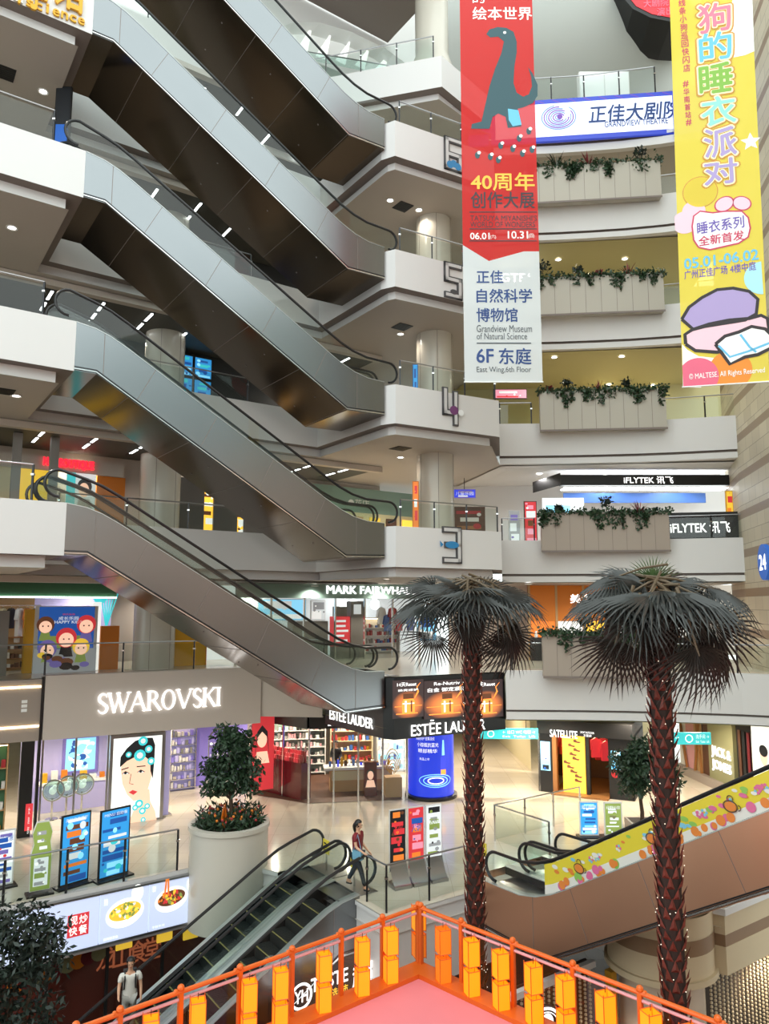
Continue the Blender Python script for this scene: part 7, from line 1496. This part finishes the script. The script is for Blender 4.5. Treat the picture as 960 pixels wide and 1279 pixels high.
# ---------------------------------------------------------------- lamps
def lamp_at(x, y, z, P, col=(1, .9, .76), r_=.06):
    l = bpy.data.lights.new('lamp', 'SPOT'); l.spot_size = R(158); l.spot_blend = .6; l.energy = P; l.color = col; l.shadow_soft_size = r_; o = bpy.data.objects.new('lamp', l); COL.objects.link(o); o.location = (x, y, z); return o
ORDN = {1: 'ground', 2: 'second', 3: 'third', 4: 'fourth', 5: 'fifth', 6: 'sixth', 7: 'seventh'}
def downlight(x, y, z, label, group, P=0, col=(1, .9, .76)):
    t = thing('recessed_downlight', label, 'ceiling light', (x, y, z), 0, group)
    MB().lathe([(.11, -.004), (.16, -.006), (.16, -.03), (.11, -.02)], 0, 0, 20).build('rim', 'white', t, smooth=True); MB().lathe([(0, -.012), (.11, -.012)], 0, 0, 16).build('lens', 'lamp_white', t)
    if P: lamp_at(x, y, z-.12, P, col)
for n, w, l in ((4, [(500, 571), (547, 566)], [(20, 494)]), (5, [(500, 417), (541, 421)], [(15, 284)]), (6, [(487, 250), (523, 262)], [(54, 114)]), (3, [(507, 725)], [])):
    z = 5.0*(n-1) - 1.62
    for k, (px, py) in enumerate(w):
        if n == 3: x, y = gw(1.5, 2.0)
        else: x, y, _ = atz(px, py, z)
        downlight(x, y, z, 'downlight in the soffit under the balcony bearing the numeral %s' % NUM[n], 'downlights under the balcony %s' % NUM[n], 60)
    for px, py in l: x, y, _ = atz(px, py, z); downlight(x, y, z, 'downlight under the left landing of the %s floor' % ORDN[n], None, 60)
for n, pts in ((4, [(500, 560), (2, 488)]), (5, [(502, 408), (-40, 260)]), (6, [(503, 258), (4, 90)])):
    z = 5.0*(n-1) - 1.62
    for k, (px, py) in enumerate(pts):
        x, y, _ = atz(px, py, z); t = thing('ceiling_vent', 'dark square air vent under the %s' % ('balcony bearing the numeral %s' % NUM[n] if k == 0 else 'left landing of the %s floor' % ORDN[n]), 'vent', (x, y, z), GA); m = MB(); m.box(-.32, .32, -.32, .32, -.02, -.004); m.build('grille', 'darker', t)
        m = MB()
        for q in range(7): m.box(-.3, .3, -.29+.09*q, -.27+.09*q, -.03, -.02)
        m.build('slats', 'dark_metal', t)
for n, z, pts in ((5, 23.31, [(697, 324), (780, 323)]), (4, 18.31, [(692, 446), (776, 445), (760, 480), (815, 481)]), (6, 27.9, [(700, 190), (800, 186)])):
    for k, (px, py) in enumerate(pts):
        if n == 6: x, y, zz = (7.5, 33, 27.46) if k == 0 else (11.5, 32.5, 27.46)
        else: x, y, zz = atz(px, py, z)
        downlight(x, y, zz, 'downlight in the pale ceiling behind the %s floor ivy box' % ORDN[n], 'downlights behind the %s floor ivy box' % ORDN[n], 150 if n < 6 else 90, (1, .93, .72))
# linear lights in the dark gallery ceilings
for n in (3, 4, 5, 6):
    z = 5.0*n - 1.69
    for k in range(9):
        a = -11.6 + 1.75*k; t = thing('linear_ceiling_light', 'slotted linear light in the dark %s floor gallery ceiling' % ORDN[n], 'ceiling light', (*gw(a, 6.0), z), GA, 'linear lights of the %s floor' % ORDN[n])
        MB().box(-.07, .07, 0, 2.6, -.02, 0).build('slot', 'darker', t)
        for b in (.15, 1.35): MB().box(-.045, .045, b, b+.85, -.035, -.02).build('tube', 'lamp_tube', t)
# ground floor and second floor shop lighting
k = 0
for x, y in ((-7.5, 28.5), (-4.5, 32), (-1.5, 32.5), (1.5, 33), (4.5, 30.2), (9.5, 29), (12, 29.5), (8.3, 33.6), (-10.5, 26.5), (4.5, 37), (-14, 27), (-8, 35), (6, 29.0)):
    downlight(x, y, 3.35, 'downlight in the ground floor ceiling', 'ground floor downlights', 330, (1, .88, .70))
for x, y in ((-12, 30), (-9.5, 32.5), (-3, 32.0), (0, 34), (3, 35), (6, 31), (9, 31), (12, 30.5), (-6, 34)):
    downlight(x, y, 8.31 if x > 4 else 8.25, 'downlight in the second floor ceiling', 'second floor downlights', 110, (1, .93, .82))
for x, y in ((-12, 28.5), (-8, 31), (-1.5, 33), (1, 34)): lamp_at(x, y, 13.0, 200, (1, .92, .8))  # fill lamps without fixtures, added to brighten the third floor gallery
for x, y in ((7, 33), (10, 33), (13, 32.5)): downlight(x, y, 13.31, 'downlight in the white third floor ceiling', 'third floor downlights', 170, (1, .98, .95))
for x, y in ((-10, 29), (-3, 33)):
    lamp_at(x, y, 18.0, 110); lamp_at(x, y, 23.0, 110)  # added fill for the fourth and fifth floor galleries, no fixtures
# basement
for x, y, P in ((-9.5, 19.5, 60), (3, 24.5, 160), (7.5, 20.5, 220), (10.5, 21, 200), (5.5, 17.5, 260)): lamp_at(x, y, -1.9, P, (1, .85, .65))
mat('near_tan', S('#e0bda9'), .6)
mb = MB(); mb.add([(12.3, 17, -5), (17, -16, -5), (17, -16, 15.5), (12.3, 17, 15.5)], [(0,1,2,3)]); struct('wall_right_unseen', mb, 'near_tan'); mat('near_pale', S('#b4c2c0'), .5); mb = MB(); mb.add([(12.3, 17, 15.5), (17, -16, 15.5), (17, -16, 25), (12.3, 17, 25)], [(0,1,2,3)]); struct('wall_right_unseen_upper', mb, 'near_pale')  # unseen side wall, added to block sky and tint the steel's reflections
# the walls on the viewer's side of the atrium, unseen behind the camera, sized and toned for bounce and reflections
struct('wall_near_side', MB().box(-40, 40, -16, -15.8, -5, 11), 'near_tan')
for n in (2, 3): struct('trim_near_gallery_%d' % n, MB().box(-40, 40, -15.8, -14, 5*(n-1)-1.4, 5*(n-1)), 'white_paint')

x, y = gw(-3.3, -1.85); warning(x, y, .02, GA-PI/2, 'yellow warning sign at the head of the escalator next to the round planter')
x, y = gw(-3.3, -3.3); warning(x, y, .02, GA-PI/2, 'yellow warning sign at the escalator head nearest to the walking person')
x, y = gw(0.15, -4.55); warning(x, y, .02, GA-PI/2, 'yellow warning sign at the foot of the copper escalator')
# ---------------------------------------------------------------- camera, light
cd = bpy.data.cameras.new('camera'); cam = bpy.data.objects.new('camera', cd); COL.objects.link(cam)
cam.location = (0, 0, EZ); cam.rotation_euler = (R(90) + TH, 0, 0)
cd.sensor_fit = 'VERTICAL'; cd.sensor_height = 36.0; cd.lens = FPX / 1279.0 * 36.0; cd.clip_end = 300; cd.clip_start = 0.1
sc.camera = cam
w = bpy.data.worlds.new('world'); sc.world = w; w.use_nodes = True
wb = w.node_tree.nodes['Background']; wb.inputs['Color'].default_value = (0.90, 1.0, 0.98, 1); wb.inputs['Strength'].default_value = 1.65
sc.view_settings.view_transform = 'Standard'; sc.view_settings.look = 'None'; sc.view_settings.gamma = 1.0; sc.view_settings.use_curve_mapping = False
sc.view_settings.exposure = 0.64
cy = sc.cycles
cy.max_bounces = 8; cy.diffuse_bounces = 3; cy.glossy_bounces = 4; cy.transmission_bounces = 6; cy.transparent_max_bounces = 16
cy.caustics_reflective = False; cy.caustics_refractive = False; cy.sample_clamp_indirect = 6.0
cy.use_denoising = True
